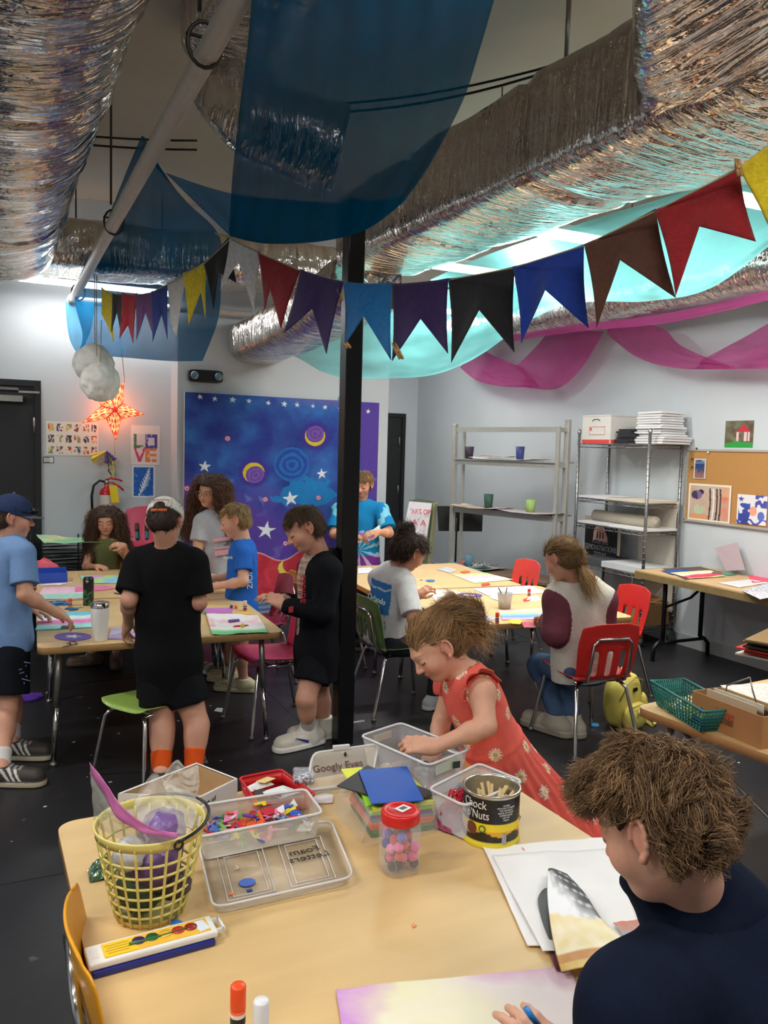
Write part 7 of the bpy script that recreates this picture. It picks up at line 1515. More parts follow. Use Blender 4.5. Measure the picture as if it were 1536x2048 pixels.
def person(label, S, J, head, skin, brow=(90, 64, 44), eyes='down', vox=.007, hv=.0042, hdv=.0036, hands=None, girth=1., legs=True, fold=.0022, seed=1, legg=1.):
    """J joints in world space; S scale against a 1.35 m child"""
    J = {k: np.array(v, float) for k, v in J.items()}; base = np.array([J['pel'][0], J['pel'][1], 0.]); e = empty('person', (0, 0, 0), 0, label, 'person'); g = girth * S
    up = nrm(J['neck'] - J['pel']); rt = J['shR'] - J['shL']; rt = nrm(rt - up * (rt @ up)); fw = np.cross(up, rt); R = np.stack([rt, fw, up]); T = np.linalg.norm(J['neck'] - J['pel'])
    P = dict(J=J, up=up, rt=rt, fw=fw, R=R, T=T, S=S, g=g, e=e, hd=head, base=base, seed=seed)
    def torso(B, a=0.):
        for t, w, d, hh in ((.74, .128, .088, .145), (.42, .115, .085, .15), (.03, .122, .097, .12)): B.ell(J['pel'] + up * T * t, R, np.array([w * g + a, d * g + a, hh * S + a]), .05 * S)
        for s in ('shL', 'shR'): B.cone(J['neck'] - up * .035 * S, J[s], .043 * S + a, .046 * g + a, .05 * S)
    P['torso'] = torso; B = SDF(); torso(B)
    for s in 'LR':
        B.cone(J['sh' + s], J['el' + s], .045 * g, .034 * g, .025 * S); B.cone(J['el' + s], J['wr' + s], .034 * g, .0215 * g, .015 * S)
        m = J['el' + s] * .7 + J['wr' + s] * .3; B.ell(m, np.eye(3), np.array([.034, .034, .034]) * g, .02 * S)
        if legs:
            B.cone(J['hip' + s], J['kn' + s], .075 * g * legg, .050 * g, .03 * S); B.cone(J['kn' + s], J['an' + s], .046 * g, .030 * g, .03 * S)
            mm = J['kn' + s] * .7 + J['an' + s] * .3; B.ell(mm, np.eye(3), np.array([.047, .047, .075]) * g, .03 * S)
            td = J['toe' + s] - J['an' + s]; B.cone(J['an' + s], J['an' + s] + np.array([0, 0, -.035 * S]), .031 * S, .028 * S, .02 * S); B.cone(J['an' + s] - [0, 0, .04 * S], J['toe' + s], .03 * S, .022 * S, .02 * S)
    head.prims(B, J['neck']); hw = hands or {}
    for s in 'LR':
        o = hw.get(s, {}); d = o.get('d', J['wr' + s] - J['el' + s]); hand(B, J['wr' + s], d, o.get('n', up), o.get('side', 1), S * o.get('size', 1.), o.get('curl', .6), o.get('spread', 0.), o.get('thumb', .5))
    # one surface, sampled finer at the head and the hands
    h = head.h; boxes = [(head.c - .64 * h, head.c + .64 * h, hdv)]
    for s in 'LR':
        d = nrm(hw.get(s, {}).get('d', J['wr' + s] - J['el' + s])); c = J['wr' + s] + d * .07 * S; boxes.append((c - .095 * S, c + .095 * S, hv))
    V0, Q0 = B.mesh(vox); parts = []; keep = np.ones(len(Q0), bool); cen = V0[Q0].mean(1)
    for lo, hi, vv in boxes:
        keep &= ~((cen > lo + 2. * vox) & (cen < hi - 2. * vox)).all(1)
    parts.append((V0, Q0[keep]))
    for lo, hi, vv in boxes: V, Q = B.mesh(vv, lo=lo, hi=hi); c = V[Q].mean(1); parts.append((V, Q[((c > lo + 1.3 * vv) & (c < hi - 1.3 * vv)).all(1)]))
    C = np.concatenate([head.paint(p[0], skin, brow, eyes) for p in parts])
    npmesh('body', parts, SKIN, e, C); return P
def garment(P, name, B, cols, vox=.006, fold=.0025, nf=34, m=None, seed=None, label=None, rel=1, extra=None):
    V, Q = B.mesh(vox, noise=fold, nf=nf, seed=P['seed'] if seed is None else seed, extra=extra)
    if rel: V = relax(V, Q, rel)
    C = cols(V) if callable(cols) else np.tile(np.array(cols, float), (len(V), 1)) * (1 + .03 * sn(V, 20)[:, None])
    return npmesh(name, [(V, Q)], m or CLOTH, P['e'], C, label)
def tee(P, col, sleeve=.6, hem=.12, loose=.014, vox=.006, name='tee_shirt', flare=.02, fold=.0028, sl_r=.056, neckr=.062, long=False, label=None):
    J, S, g, up = P['J'], P['S'], P['g'], P['up']; B = SDF(); P['torso'](B, loose * S)
    lo = J['pel'] - up * hem * S; fl = (P['fw'], .72)
    B.cone(J['pel'] + up * P['T'] * .35, lo - up * .04 * S, .115 * g + loose * S, (.128 + flare) * g + loose * S, .05 * S, fl); B.clip(lo, -up)
    for s in 'LR':
        a, b = J['sh' + s], J['el' + s]
        if long: w_ = J['wr' + s]; B.cone(a, b, .052 * g + loose * .6, .046 * g + loose * .5, .03 * S); B.cone(b, w_ - nrm(w_ - b) * .02 * S, .045 * g + loose * .5, .031 * g + loose * .4, .02 * S)
        else: q = a + (b - a) * sleeve; B.capc(a, q, sl_r * g, (sl_r + .006) * g, .012 * S)
    B.sub(J['neck'] - up * .0 * S, P['hd'].w(0, -.1, -.2), neckr * S * .86, neckr * S * .8)
    return garment(P, name, B, col, vox, fold, label=label)
def shorts(P, col, length=.55, loose=.02, vox=.007, name='shorts', top=.1):
    J, S, g, up = P['J'], P['S'], P['g'], P['up']; B = SDF(); B.ell(J['pel'] + up * P['T'] * .03, P['R'], np.array([.128 * g + .008, .102 * g + .008, .12 * S]), .03 * S)
    for s in 'LR': a, b = J['hip' + s], J['kn' + s]; q = a + (b - a) * length; B.capc(a, q, .082 * g, .078 * g + loose * S, .03 * S)
    B.clip(J['pel'] + up * top * S, up)
    return garment(P, name, B, col, vox, .003)
def trousers(P, col, vox=.007, name='trousers'):
    J, S, g, up = P['J'], P['S'], P['g'], P['up']; B = SDF(); B.ell(J['pel'] + up * P['T'] * .03, P['R'], np.array([.128 * g + .008, .102 * g + .008, .12 * S]), .03 * S); B.clip(J['pel'] + up * .1 * S, up)
    for s in 'LR': B.cone(J['hip' + s], J['kn' + s], .082 * g, .060 * g, .03 * S); B.cone(J['kn' + s], J['an' + s] + [0, 0, .02], .058 * g, .045 * g, .03 * S)
    return garment(P, name, B, col, vox, .003)
def shoe(P, s, upper, sole, size=1., vox=.0045, name='shoe', stripe=None, high=.0, socks=None, mark=None, clog=False):
    J, S = P['J'], P['S'] * size; a = J['an' + s]; t = J['toe' + s]; d = t - a; d[2] = 0; d = nrm(d); z0 = min(a[2] - .075 * S, t[2] - .02 * S); z0 = max(z0, 0.001) if a[2] < .2 else z0
    sd = np.cross(d, [0, 0, 1]); heel = np.array([a[0], a[1], z0]) - d * .045 * S; tip = np.array([a[0], a[1], z0]) + d * .135 * S; R = np.stack([sd, d, [0, 0, 1.]])
    B = SDF(); B.cone(heel + [0, 0, .034 * S], tip + [0, 0, .03 * S], .036 * S, .033 * S, .02, None); B.cone(heel * .35 + tip * .65 + [0, 0, .03 * S], tip + [0, 0, .026 * S], .038 * S, .032 * S, .02)
    B.cone(a - [0, 0, .03 * S], a + [0, 0, (.0 + high) * S], .042 * S, .040 * S, .03 * S); B.clip([a[0], a[1], z0], (0, 0, -1)); B.clip(a + np.array([0, 0, (.012 + high) * S]), (0, 0, 1))
    def cf(V):
        z = (V[:, 2] - z0) / S; al = (V - heel) @ d / S; x = (V - heel) @ sd / S; C = np.tile(np.array(upper, float), (len(V), 1)); C[z < .022] = sole
        if stripe is not None:
            for k in range(3): m_ = (np.abs(al - .075 - .022 * k + (z - .05) * .7) < .0055) & (z > .026) & (z < .072) & (np.abs(x) > .018); C[m_] = stripe
        la = (np.abs(x) < .02) & (z > .05) & (al > .06) & (al < .13) & ((al * 100).astype(int) % 2 == 0); C[la] = np.array(upper) * .5 + np.array([110, 110, 110])
        if clog: C[(al > .11) & (z > .045) & (np.sin(al * 330) * np.sin(x * 330) > .55)] = np.array([70, 60, 50])
        return C
    def sole_(X, D):
        q = X - heel; q = q - q[..., 2:3] * np.array([0, 0, 1.]); ba = tip - heel; t = np.clip((q @ ba) / (ba @ ba), 0, 1); r = np.sqrt(((q - t[..., None] * ba) ** 2).sum(-1)) - (.038 + .007 * np.sin(t * 2.6)) * S
        return np.minimum(D, np.maximum(np.maximum(r, X[..., 2] - z0 - .023 * S), z0 + .001 - X[..., 2]))
    o = garment(P, name, B, cf, vox, .0004, m=RUB, rel=1, extra=sole_)
    if mark:
        q = MB(); c = heel + d * .09 * S + [0, 0, .045 * S]
        for k in (-1, 1):
            M_ = frameM(c + sd * k * .0385 * S, d * 1., (0, 0, 1)); q.prism([(-.052 * S, -.004 * S), (-.04 * S, -.019 * S), (-.018 * S, -.022 * S), (.045 * S, .012 * S), (-.016 * S, -.008 * S), (-.032 * S, -.005 * S), (-.04 * S, .006 * S)], -.004, .005, M_)
        q.build('side_mark', mat('blue_mark', mark, .5), o)
    if socks:
        B = SDF(); B.cone(a - [0, 0, .02], a + nrm(J['kn' + s] - a) * .07 * S, .037 * P['g'], .042 * P['g'], .02); B.clip(a + nrm(J['kn' + s] - a) * .075 * S, nrm(J['kn' + s] - a)); garment(P, 'sock', B, socks, .005, .001)
    return o
def J_(**k): return {a: PD(*v) for a, v in k.items()}
def seglen(P, n):
    J = P['J']; print('SEG', n, {a + b: round(float(np.linalg.norm(J[a] - J[b])), 2) for a, b in (('neck', 'pel'), ('shL', 'shR'), ('shL', 'elL'), ('elL', 'wrL'), ('shR', 'elR'), ('elR', 'wrR'), ('hipL', 'knL'), ('knL', 'anL'), ('hipR', 'knR'), ('knR', 'anR'))}, 'ankles', np.round(J['anL'], 2), np.round(J['anR'], 2), 'head', np.round(P['hd'].c, 2))
def floorJ(px, py, z=.075): return PZ(px, py, z)
# ================================================================= the children
# --- boy in the navy cap at the left edge
hd = Head(PD(28, 1034, 4.0), vd(.86, -.12, .42), vd(.05, 1, 0), .205)
J = J_(neck=(20, 1082, 4.0), pel=(12, 1278, 4.03), shR=(46, 1106, 3.9), shL=(-22, 1106, 4.15), elR=(50, 1190, 3.85), wrR=(112, 1224, 3.95), elL=(-10, 1190, 4.25), wrL=(60, 1215, 4.35),
       hipR=(22, 1300, 3.97), hipL=(2, 1300, 4.12), knR=(12, 1420, 3.94), knL=(22, 1405, 4.18)); J['anR'] = floorJ(2, 1536); J['anL'] = floorJ(24, 1486); J['toeR'] = floorJ(42, 1560, .02); J['toeL'] = floorJ(56, 1508, .02)
P = person('boy in a navy cap grey blue tee and black shorts standing at the left edge', 1.04, J, hd, (206, 150, 124), hands=dict(R=dict(n=vd(-.2, .9, -.4), side=-1, curl=.7), L=dict(curl=.5))); seglen(P, 'p1')
tee(P, (112, 142, 186), .75, .04, name='grey_blue_tee'); shorts(P, (22, 24, 30), .72)
q = MB(); c0 = PD(48, 1345, 3.86)
for k in range(7): q.tube([c0 + RT * .012 * math.sin(k * 2.1) + UP * (.05 - k * .016), c0 + RT * (.03 * math.cos(k * 1.3)) + UP * (.045 - k * .017)], .0022, 4)
q.build('shorts_print', mat('print_blue', (110, 130, 170), .7), P['e'])
for s in 'RL': shoe(P, s, (52, 46, 40), (196, 182, 156), 1.15, stripe=(214, 210, 200), socks=(214, 210, 206))
hair(P['e'], hd, (84, 62, 48), n=700, length=.018, nape=-.3)
def cap(P, col, brimdir, brimcol=None, back=True, open_=(0, 0), name='cap'):
    hd = P['hd']; h = hd.h; B = SDF(); B.ell(hd.w(0, -.07, .12), hd.R, np.array([.42, .49, .44]) * h, .01); B.clip(hd.w(0, 0, .06), -(hd.z + .12 * hd.y * (1 if back else -1)))
    if open_ is not None: o = hd.w(0, open_[0], open_[1]); B.sub(o, o + hd.y * np.sign(open_[0]) * .3 * h, .13 * h, .13 * h)
    C = np.array(col, float)
    def cf(V):
        L = hd.loc(V); a = np.arctan2(L[:, 0], L[:, 1]); c = np.tile(C, (len(V), 1)) * (1 + .05 * sn(V, 25)[:, None]); c[(np.abs((a % (PI / 3)) - PI / 6) < .02) & (L[:, 2] > .12)] *= .78; return c
    o = garment(P, name, B, cf, .005, .0006)
    q = MB(); bd = brimdir; fc = hd.w(0, .38 * bd, .10)
    def f(u, v): a = (u - .5) * 2; return hd.w(a * .36 * (1 - .25 * v * abs(a)), bd * (.36 + .32 * v * math.sqrt(max(0, 1 - (a * .96) ** 2)) - .16 * a * a), .09 - .04 * v - .05 * a * a)
    q.grid(f, 16, 6, True); q.build('cap_brim', mat('brim_%d_%d_%d' % (brimcol or col), brimcol or col, .85), o, mods=[('SOL', .004)])
    q = MB(); q.sphere(hd.w(0, -.07, .565), .007, 8); q.build('cap_button', mat('brim_%d_%d_%d' % (brimcol or col), brimcol or col, .85), o); return o
c_ = cap(P, (44, 56, 88), 1, (98, 104, 120), open_=(-.55, .06))
q = MB(); 
for s in (-1, 1): q.tube([hd.w(s * .4, -.1, .15), hd.w(s * .37, .25, .16), hd.w(s * .2, .42, .2)], .004, 5)
q.sphere(hd.w(.16, .44, .2), (.022, .01, .016), 10); q.sphere(hd.w(-.16, .44, .2), (.022, .01, .016), 10); q.build('sunglasses', BLACKP, P['e'])
# --- boy in black with the white cap, seen from behind
hd = Head(PD(331, 1043, 3.82), vd(.05, -.45, .9), vd(0, .9, .45), .205)
J = J_(neck=(333, 1100, 3.85), pel=(338, 1318, 3.9), shL=(280, 1124, 3.85), shR=(386, 1124, 3.85), elL=(258, 1200, 3.78), wrL=(257, 1247, 3.95), elR=(398, 1205, 3.85), wrR=(380, 1235, 4.1),
       hipL=(316, 1345, 3.9), hipR=(362, 1345, 3.9), knL=(325, 1455, 3.86), knR=(394, 1450, 3.88)); J['anL'] = floorJ(322, 1546); J['anR'] = floorJ(386, 1540); J['toeL'] = floorJ(322, 1530, .02); J['toeR'] = floorJ(392, 1526, .02)
P = person('boy in a black tee and backwards white cap standing with his back to us', 1.08, J, hd, (204, 148, 122), hands=dict(L=dict(d=vd(-.25, -.5, .35), n=vd(-.3, .8, -.4), side=1, curl=.9), R=dict(curl=.5)), girth=1.02); seglen(P, 'p3')
tee(P, (17, 17, 19), .82, .17, name='black_tee', loose=.018, flare=.0, sl_r=.064); shorts(P, (16, 17, 20), .6, .012)
for s in 'LR': shoe(P, s, (40, 40, 44), (190, 190, 186), 1.1)
for s in 'LR':
    B = SDF(); a = P['J']['an' + s]; d = nrm(P['J']['kn' + s] - a); B.cone(a - [0, 0, .02], a + d * .10, .040, .052, .02); B.clip(a + d * .095, d); garment(P, 'sock', B, (214, 84, 30), .005, .001)
hair(P['e'], hd, (66, 48, 38), n=900, length=.022, nape=-.36)
cap(P, (222, 216, 208), 1, open_=(-.50, .12))
q = MB(); q.tube([hd.w(x, -.515 + .35 * x * x, .035 + .0 * x) for x in np.linspace(-.18, .18, 7)], .008, 6); q.build('cap_strap', mat('orange_strap', (206, 96, 50), .7), P['e'])
q = MB(); q.tube([hd.w(x, -.53 + .35 * x * x, .30 - .3 * x * x) for x in np.linspace(-.2, .2, 9)], .0018, 4); q.build('cap_stitching', mat('orange_strap'), P['e'])
# --- girl in the green dress at the far end
hd = Head(PD(212, 1044, 6.45), vd(.22, -.25, -.95), vd(-.02, 1, -.15), .2)
J = J_(neck=(210, 1078, 6.5), pel=(212, 1176, 6.65), shR=(184, 1093, 6.5), shL=(238, 1093, 6.5), elR=(172, 1133, 6.45), wrR=(194, 1134, 6.25), elL=(258, 1120, 6.4), wrL=(248, 1092, 6.3),
       hipR=(200, 1182, 6.62), hipL=(224, 1182, 6.62), knR=(192, 1192, 6.2), knL=(232, 1192, 6.2)); J['anR'] = floorJ(184, 1308, .08); J['anL'] = floorJ(232, 1308, .08); J['toeR'] = floorJ(180, 1322, .03); J['toeL'] = floorJ(232, 1322, .03)
P = person('girl with long dark curls in a green floral dress seated at the far left table', .95, J, hd, (206, 150, 120), brow=(50, 34, 28), hands=dict(R=dict(d=vd(.7, 0, -.3), n=vd(0, 1, -.2), side=1, curl=.9), L=dict(d=vd(-.7, .15, -.2), n=vd(.1, .8, -.6), side=-1, curl=.9)), girth=.92); seglen(P, 'p2')
def floral(V):
    n = sn(V, 17, 5); n2 = sn(V, 30, 6); C = np.tile(np.array((104, 110, 70.)), (len(V), 1)); C[n > .75] = (186, 126, 106); C[(n > .55) & (n < .75) & (n2 > 0)] = (140, 92, 78); C[n < -1.0] = (150, 140, 120); return C
tee(P, floral, .12, .1, name='floral_dress', loose=.012, sl_r=.05, flare=.03, vox=.0065)
for s in 'RL': shoe(P, s, (96, 74, 60), (70, 56, 46), 1.05)
def sidehair(hd, drop, wid, S=1., spread=.1, back=.25, D=None):
    ex = []
    for q in (-1, 1):
        a = hd.w(q * .3, -.12, .1); b = hd.w(q * (.42 + spread * .5), -.1, -.35); c = hd.w(q * (.5 + spread), -.08, -drop)
        ex += [(a, b, .075 * S, wid * .8, .06), (b, c, wid * .8, wid, .06)]
    ex += [(hd.w(0, -back, 0), hd.w(0, -back - .12, -drop * .8), .09 * S, wid * 1.2, .07)]; return ex
hair(P['e'], hd, (92, 66, 52), 'long', 3600, .14, .008, sidehair(hd, 1.15, .05, 1, .16), curl=.011, cf=75, seed=4, rad=.0022, grav=.35, fuzz=.3, puff=.03, lift=.15)
# --- girl with glasses and long curls
hd = Head(PD(419, 984, 6.0), vd(-.38, -.22, -.9), vd(.16, 1, -.1), .215)
J = J_(neck=(432, 1025, 6.05), pel=(448, 1168, 6.1), shR=(404, 1044, 6.0), shL=(470, 1046, 6.1), elR=(394, 1108, 5.95), wrR=(412, 1150, 5.8), elL=(482, 1110, 6.15), wrL=(470, 1160, 6.0),
       hipR=(436, 1185, 6.1), hipL=(460, 1185, 6.15), knR=(438, 1270, 6.1), knL=(462, 1270, 6.15)); J['anR'] = floorJ(440, 1332); J['anL'] = floorJ(462, 1330); J['toeR'] = floorJ(432, 1345, .02); J['toeL'] = floorJ(458, 1345, .02)
P = person('girl with glasses and long curly hair in a grey tee leaning at the table', 1.1, J, hd, (206, 152, 122), brow=(52, 36, 28), eyes='open', hands=dict(R=dict(d=vd(.55, -.75, -.1), n=vd(-.5, .3, -.8), side=-1, curl=.4), L=dict(curl=.5))); seglen(P, 'p4')
tee(P, (172, 172, 178), .6, .06, name='grey_tee'); trousers(P, (60, 66, 84))
for s in 'RL': shoe(P, s, (120, 110, 100), (190, 186, 180), 1.05)
hair(P['e'], hd, (98, 68, 52), 'long', 4200, .15, .008, sidehair(hd, 1.35, .055, 1.05, .3), curl=.012, cf=70, seed=5, rad=.0022, grav=.3, fuzz=.25, puff=.03, lift=.15)
q = MB()
for s in (-1, 1): q.tube([hd.w(s * .15 + .105 * math.cos(a), .42, -.005 + .085 * math.sin(a)) for a in np.linspace(0, 2 * PI, 19)[:-1]], .0016, 5, closed=True); q.tube([hd.w(s * .25, .41, .01), hd.w(s * .37, .05, .02)], .0014, 4)
q.tube([hd.w(-.05, .43, 0), hd.w(.05, .43, 0)], .0016, 4); q.build('eyeglasses', mat('gold_wire', (170, 130, 100), .3, .6), P['e'])
SP = mat('shirt_print_pink', (206, 150, 156), .8); f_ = P['fw']; c0 = P['J']['pel'] + P['up'] * P['T'] * .56 + f_ * (.115 * P['S'])
q = MB(); M_ = frameM(c0, -P['rt'], P['up'])
q.prism([(-.07, .035), (.06, .035), (.06, .06), (-.07, .06)], 0, .004, M_); q.prism([(-.07, -.07), (.07, -.07), (.07, -.03), (-.07, -.03)], 0, .004, M_); q.prism([(-.07, -.022), (.055, -.022), (.055, -.008), (-.07, -.008)], 0, .004, M_); q.build('shirt_print', SP, P['e'])
# --- blond boy in the bright blue tee
hd = Head(PD(468, 1041, 5.25), vd(-.93, -.33, -.12), vd(-.22, .95, 0), .212)
J = J_(neck=(486, 1086, 5.28), pel=(482, 1216, 5.3), shL=(486, 1108, 5.16), shR=(478, 1106, 5.42), elL=(487, 1163, 5.1), wrL=(424, 1174, 5.12), elR=(470, 1150, 5.5), wrR=(424, 1158, 5.4),
       hipL=(484, 1232, 5.22), hipR=(478, 1232, 5.38), knL=(480, 1292, 5.2), knR=(462, 1292, 5.38)); J['anL'] = floorJ(487, 1360); J['anR'] = floorJ(466, 1345); J['toeL'] = floorJ(462, 1375, .02); J['toeR'] = floorJ(446, 1358, .02)
P = person('blond boy in a bright blue tee and cream clogs standing behind the left table', .95, J, hd, (214, 160, 132), brow=(140, 108, 76), hands=dict(L=dict(d=vd(-.95, -.25, .1), n=vd(0, 1, -.3), side=1, curl=.5), R=dict(curl=.4, n=vd(0, 1, -.2)))); seglen(P, 'p5')
tee(P, (42, 98, 184), .62, .07, name='bright_blue_tee'); shorts(P, (60, 62, 70), .7)
for s in 'LR': shoe(P, s, (206, 194, 156), (212, 202, 166), 1.2, name='clog', clog=True)
hair(P['e'], hd, (166, 132, 92), n=2000, length=.035, seed=7, nape=-.3, hairline=.24)
WT = mat('white_print', (222, 226, 232), .7)
M_ = frameM(PD(499, 1158, 5.16), -UP, RT * .6 + FW * .5); text('VOIZ', .055, M_, WT, 'shirt_lettering', P['e'], .001)
M_ = frameM(PD(456, 1115, 5.12), RT + FW * -.2, UP); text('Spirit', .03, M_, WT, 'shirt_lettering', P['e'], .001)
# --- boy in the black hooded jacket
hd = Head(PD(606, 1058, 4.25), vd(-.80, -.48, -.28), vd(-.42, .9, -.05), .225)
J = J_(neck=(640, 1112, 4.32), pel=(636, 1300, 4.4), shL=(656, 1142, 4.22), shR=(622, 1140, 4.5), elL=(646, 1224, 4.18), wrL=(568, 1212, 4.15), elR=(612, 1212, 4.5), wrR=(560, 1200, 4.32),
       hipL=(632, 1322, 4.32), hipR=(632, 1322, 4.48), knL=(612, 1398, 4.26), knR=(640, 1398, 4.46)); J['anL'] = floorJ(618, 1462); J['anR'] = floorJ(648, 1448); J['toeL'] = floorJ(566, 1494, .02); J['toeR'] = floorJ(626, 1470, .02)
P = person('boy in a black hooded jacket with red lining standing beside the black column', 1.02, J, hd, (208, 152, 126), brow=(84, 60, 44), hands=dict(L=dict(d=vd(-.8, .5, .1), n=vd(.1, .5, -.8), side=1, curl=.8), R=dict(d=vd(-.7, .25, -.2), n=vd(0, .9, -.2), curl=.7))); seglen(P, 'p6')
def jk(V):
    p = P; L = (V - p['J']['pel']) @ p['R'].T; C = np.tile(np.array((19, 20, 25.)), (len(V), 1)) * (1 + .06 * sn(V, 22)[:, None])
    m_ = (np.abs(L[:, 0]) < .010 + .11 * (L[:, 2] - .02) * (L[:, 2] > .1)) & (L[:, 1] > .03) & (L[:, 2] > .1); C[m_] = np.where((sn(V[m_], 120, 3) > .1)[:, None], (206, 186, 170), (150, 120, 104)); return C
tee(P, jk, hem=.13, long=True, name='black_jacket', loose=.026, vox=.0055, flare=.02, neckr=.07)
B = SDF(); up, fw, rt, S = P['up'], P['fw'], P['rt'], P['S']; nk = P['J']['neck']
pts = [nk + rt * .075 * math.sin(a) * 1.1 - fw * (.075 * math.cos(a) - .015) * 1.1 + up * (.01 - .035 * (1 - math.cos(a))) for a in np.linspace(-2.2, 2.2, 11)]
for a, b in zip(pts, pts[1:]): B.cone(a, b, .026, .026, .015)
B.cone(nk - fw * .07 - up * .0, nk - fw * .10 - up * .09, .04, .045, .03); o_ = garment(P, 'hood', B, (20, 21, 26), .0055, .001)
q = MB(); q.tube([p + up * .014 + (nk - p) * .25 * np.array([1, 1, 0]) for p in pts[2:]], .011, 6); q.build('hood_lining', mat('lining_red', (190, 36, 44), .8), o_)
RLT = mat('red_lettering', (176, 34, 44), .7); M_ = frameM(PD(604, 1178, 4.12), UP, -RT + FW * .2); text('adidas', .06, M_, RLT, 'jacket_lettering', P['e'], .0015)
q = MB(); q.box(PD(582, 1219, 4.09), (.03, .006, .03), .5); q.build('cuff_patch', RLT, P['e'])
shorts(P, (18, 19, 24), .55, .02)
for s, hi in (('L', .05), ('R', .04)): shoe(P, s, (206, 200, 186), (232, 230, 222), 1.22, high=hi * .6, mark=(32, 54, 140), socks=(176, 172, 166))
hair(P['e'], hd, (92, 70, 50), n=2600, length=.04, seed=9, rad=.0014, nape=-.3, hairline=.2, lift=.12)
# --- boy in the tie-dye tee behind the column
hd = Head(PD(725, 968, 7.15), vd(-.25, -.42, -.87), vd(0, .93, -.3), .215)
J = J_(neck=(722, 1005, 7.25), pel=(722, 1140, 7.3), shR=(678, 1022, 7.25), shL=(762, 1022, 7.2), elR=(668, 1068, 7.15), wrR=(712, 1075, 7.0), elL=(778, 1066, 7.1), wrL=(756, 1064, 6.9),
       hipR=(708, 1160, 7.3), hipL=(738, 1160, 7.3), knR=(706, 1230, 7.3), knL=(738, 1230, 7.3)); J['anR'] = floorJ(708, 1278); J['anL'] = floorJ(738, 1276); J['toeR'] = floorJ(704, 1290, .02); J['toeL'] = floorJ(740, 1290, .02)
for k in ('anR', 'anL', 'toeR', 'toeL'): pass
P = person('boy in a blue and purple tie dye tee standing behind the column', 1.12, J, hd, (206, 152, 122), brow=(130, 96, 66), hands=dict(L=dict(d=vd(-.8, -.1, -.3), n=vd(.1, .8, -.5), side=-1, curl=.6), R=dict(curl=.5)), girth=1.05); seglen(P, 'p7')
def tie(V):
    L = (V - P['J']['pel'] - P['up'] * .2) @ P['R'].T; a = np.arctan2(L[:, 2], L[:, 0]); r = np.hypot(L[:, 0], L[:, 2]); w = np.sin(a * 11 + 7 * r + sn(V, 25) * 1.1)
    C = np.tile(np.array((24, 130, 186.)), (len(V), 1)); C[w > .45] = (150, 206, 226); C[(r > .24) | (L[:, 2] > .17)] = (28, 124, 180); z = L[:, 2]
    C[(z < -.05) & (w < .5)] = (120, 56, 140); C[(z < -.05) & (w > .5)] = (206, 170, 206); b = (np.abs(z - .13 + .1 * np.abs(L[:, 0])) < .03); C[b & (w > -.2)] = (170, 110, 176); C[(np.abs(L[:, 0]) > .17) & (w > .6)] = (120, 190, 214); return C
tee(P, tie, .8, .1, name='tie_dye_tee', loose=.02, sl_r=.062); trousers(P, (40, 42, 50))
for s in 'RL': shoe(P, s, (50, 50, 54), (150, 150, 150), 1.1)
hair(P['e'], hd, (140, 108, 72), n=1800, length=.04, seed=11, rad=.0018, nape=-.3, curl=.004, hairline=.22)
q = MB(); a = P['J']['wrL']; c = PD(744, 1062, 6.78); q.add([c, c + RT * .07 + UP * .02 - FW * .05, c + RT * .06 + UP * .05 + FW * .04, c - RT * .03 - UP * .02], [(0, 1, 2, 3)], False); q.build('paper_piece', mat('white_paper', (226, 226, 226), .8), None, 'white paper held by the boy in the tie dye tee', 'paper', loc=c, mods=[('SOL', .001)])
# --- child in the white tee on the green chair
hd = Head(PD(824, 1104, 4.9), vd(.72, -.55, .42), vd(.45, .85, .1), .215)
J = J_(neck=(788, 1142, 4.93), pel=(772, 1268, 4.98), shR=(810, 1166, 4.84), shL=(756, 1156, 5.05), elR=(826, 1240, 4.72), wrR=(888, 1232, 4.8), elL=(806, 1218, 5.2), wrL=(836, 1192, 5.1),
       hipR=(782, 1288, 4.9), hipL=(780, 1280, 5.08), knR=(880, 1290, 4.95), knL=(878, 1284, 5.12)); J['anR'] = floorJ(868, 1392); J['anL'] = floorJ(880, 1375); J['toeR'] = floorJ(905, 1398, .02); J['toeL'] = floorJ(915, 1382, .02)
P = person('dark haired child in a white tee seated on the green chair', 1.0, J, hd, (194, 136, 108), brow=(50, 36, 30), hands=dict(L=dict(d=vd(.75, .6, 0), n=vd(-.3, .6, -.7), side=1, curl=.9, spread=.12), R=dict(curl=.5, n=vd(0, 1, 0)))); seglen(P, 'p8')
def wt(V):
    L = (V - P['J']['neck']) @ P['R'].T; C = np.tile(np.array((208, 206, 206.)), (len(V), 1)); b = (L[:, 1] < -.03) & (np.abs(L[:, 0]) < .10) & (L[:, 2] < -.06) & (L[:, 2] > -.25); C[b] = (58, 118, 182)
    t = b & (np.abs(L[:, 2] + .10 + .15 * L[:, 0] * np.sin(L[:, 0] * 40)) < .005); C[t] = (200, 214, 230); C[(L[:, 1] < -.03) & (np.abs(L[:, 0]) < .10) & (L[:, 2] < -.25) & (sn(V, 60, 3) > .2)] = (120, 150, 180); return C
tee(P, wt, .85, .06, name='white_tee', loose=.02, sl_r=.06, vox=.0055); trousers(P, (40, 42, 48))
nk = P['J']['neck']; M_ = frameM(nk - P['up'] * .17 - P['fw'] * .118 + P['rt'] * .012, P['rt'], P['up']); text('Orlando', .052, M_, WT, 'shirt_lettering', P['e'], .002)
M_ = frameM(nk - P['up'] * .205 - P['fw'] * .122 + P['rt'] * .012, P['rt'], P['up']); text('EAST COAST', .016, M_, WT, 'shirt_lettering', P['e'], .002)
for s in 'RL': shoe(P, s, (170, 176, 176), (196, 196, 190), 1.1)
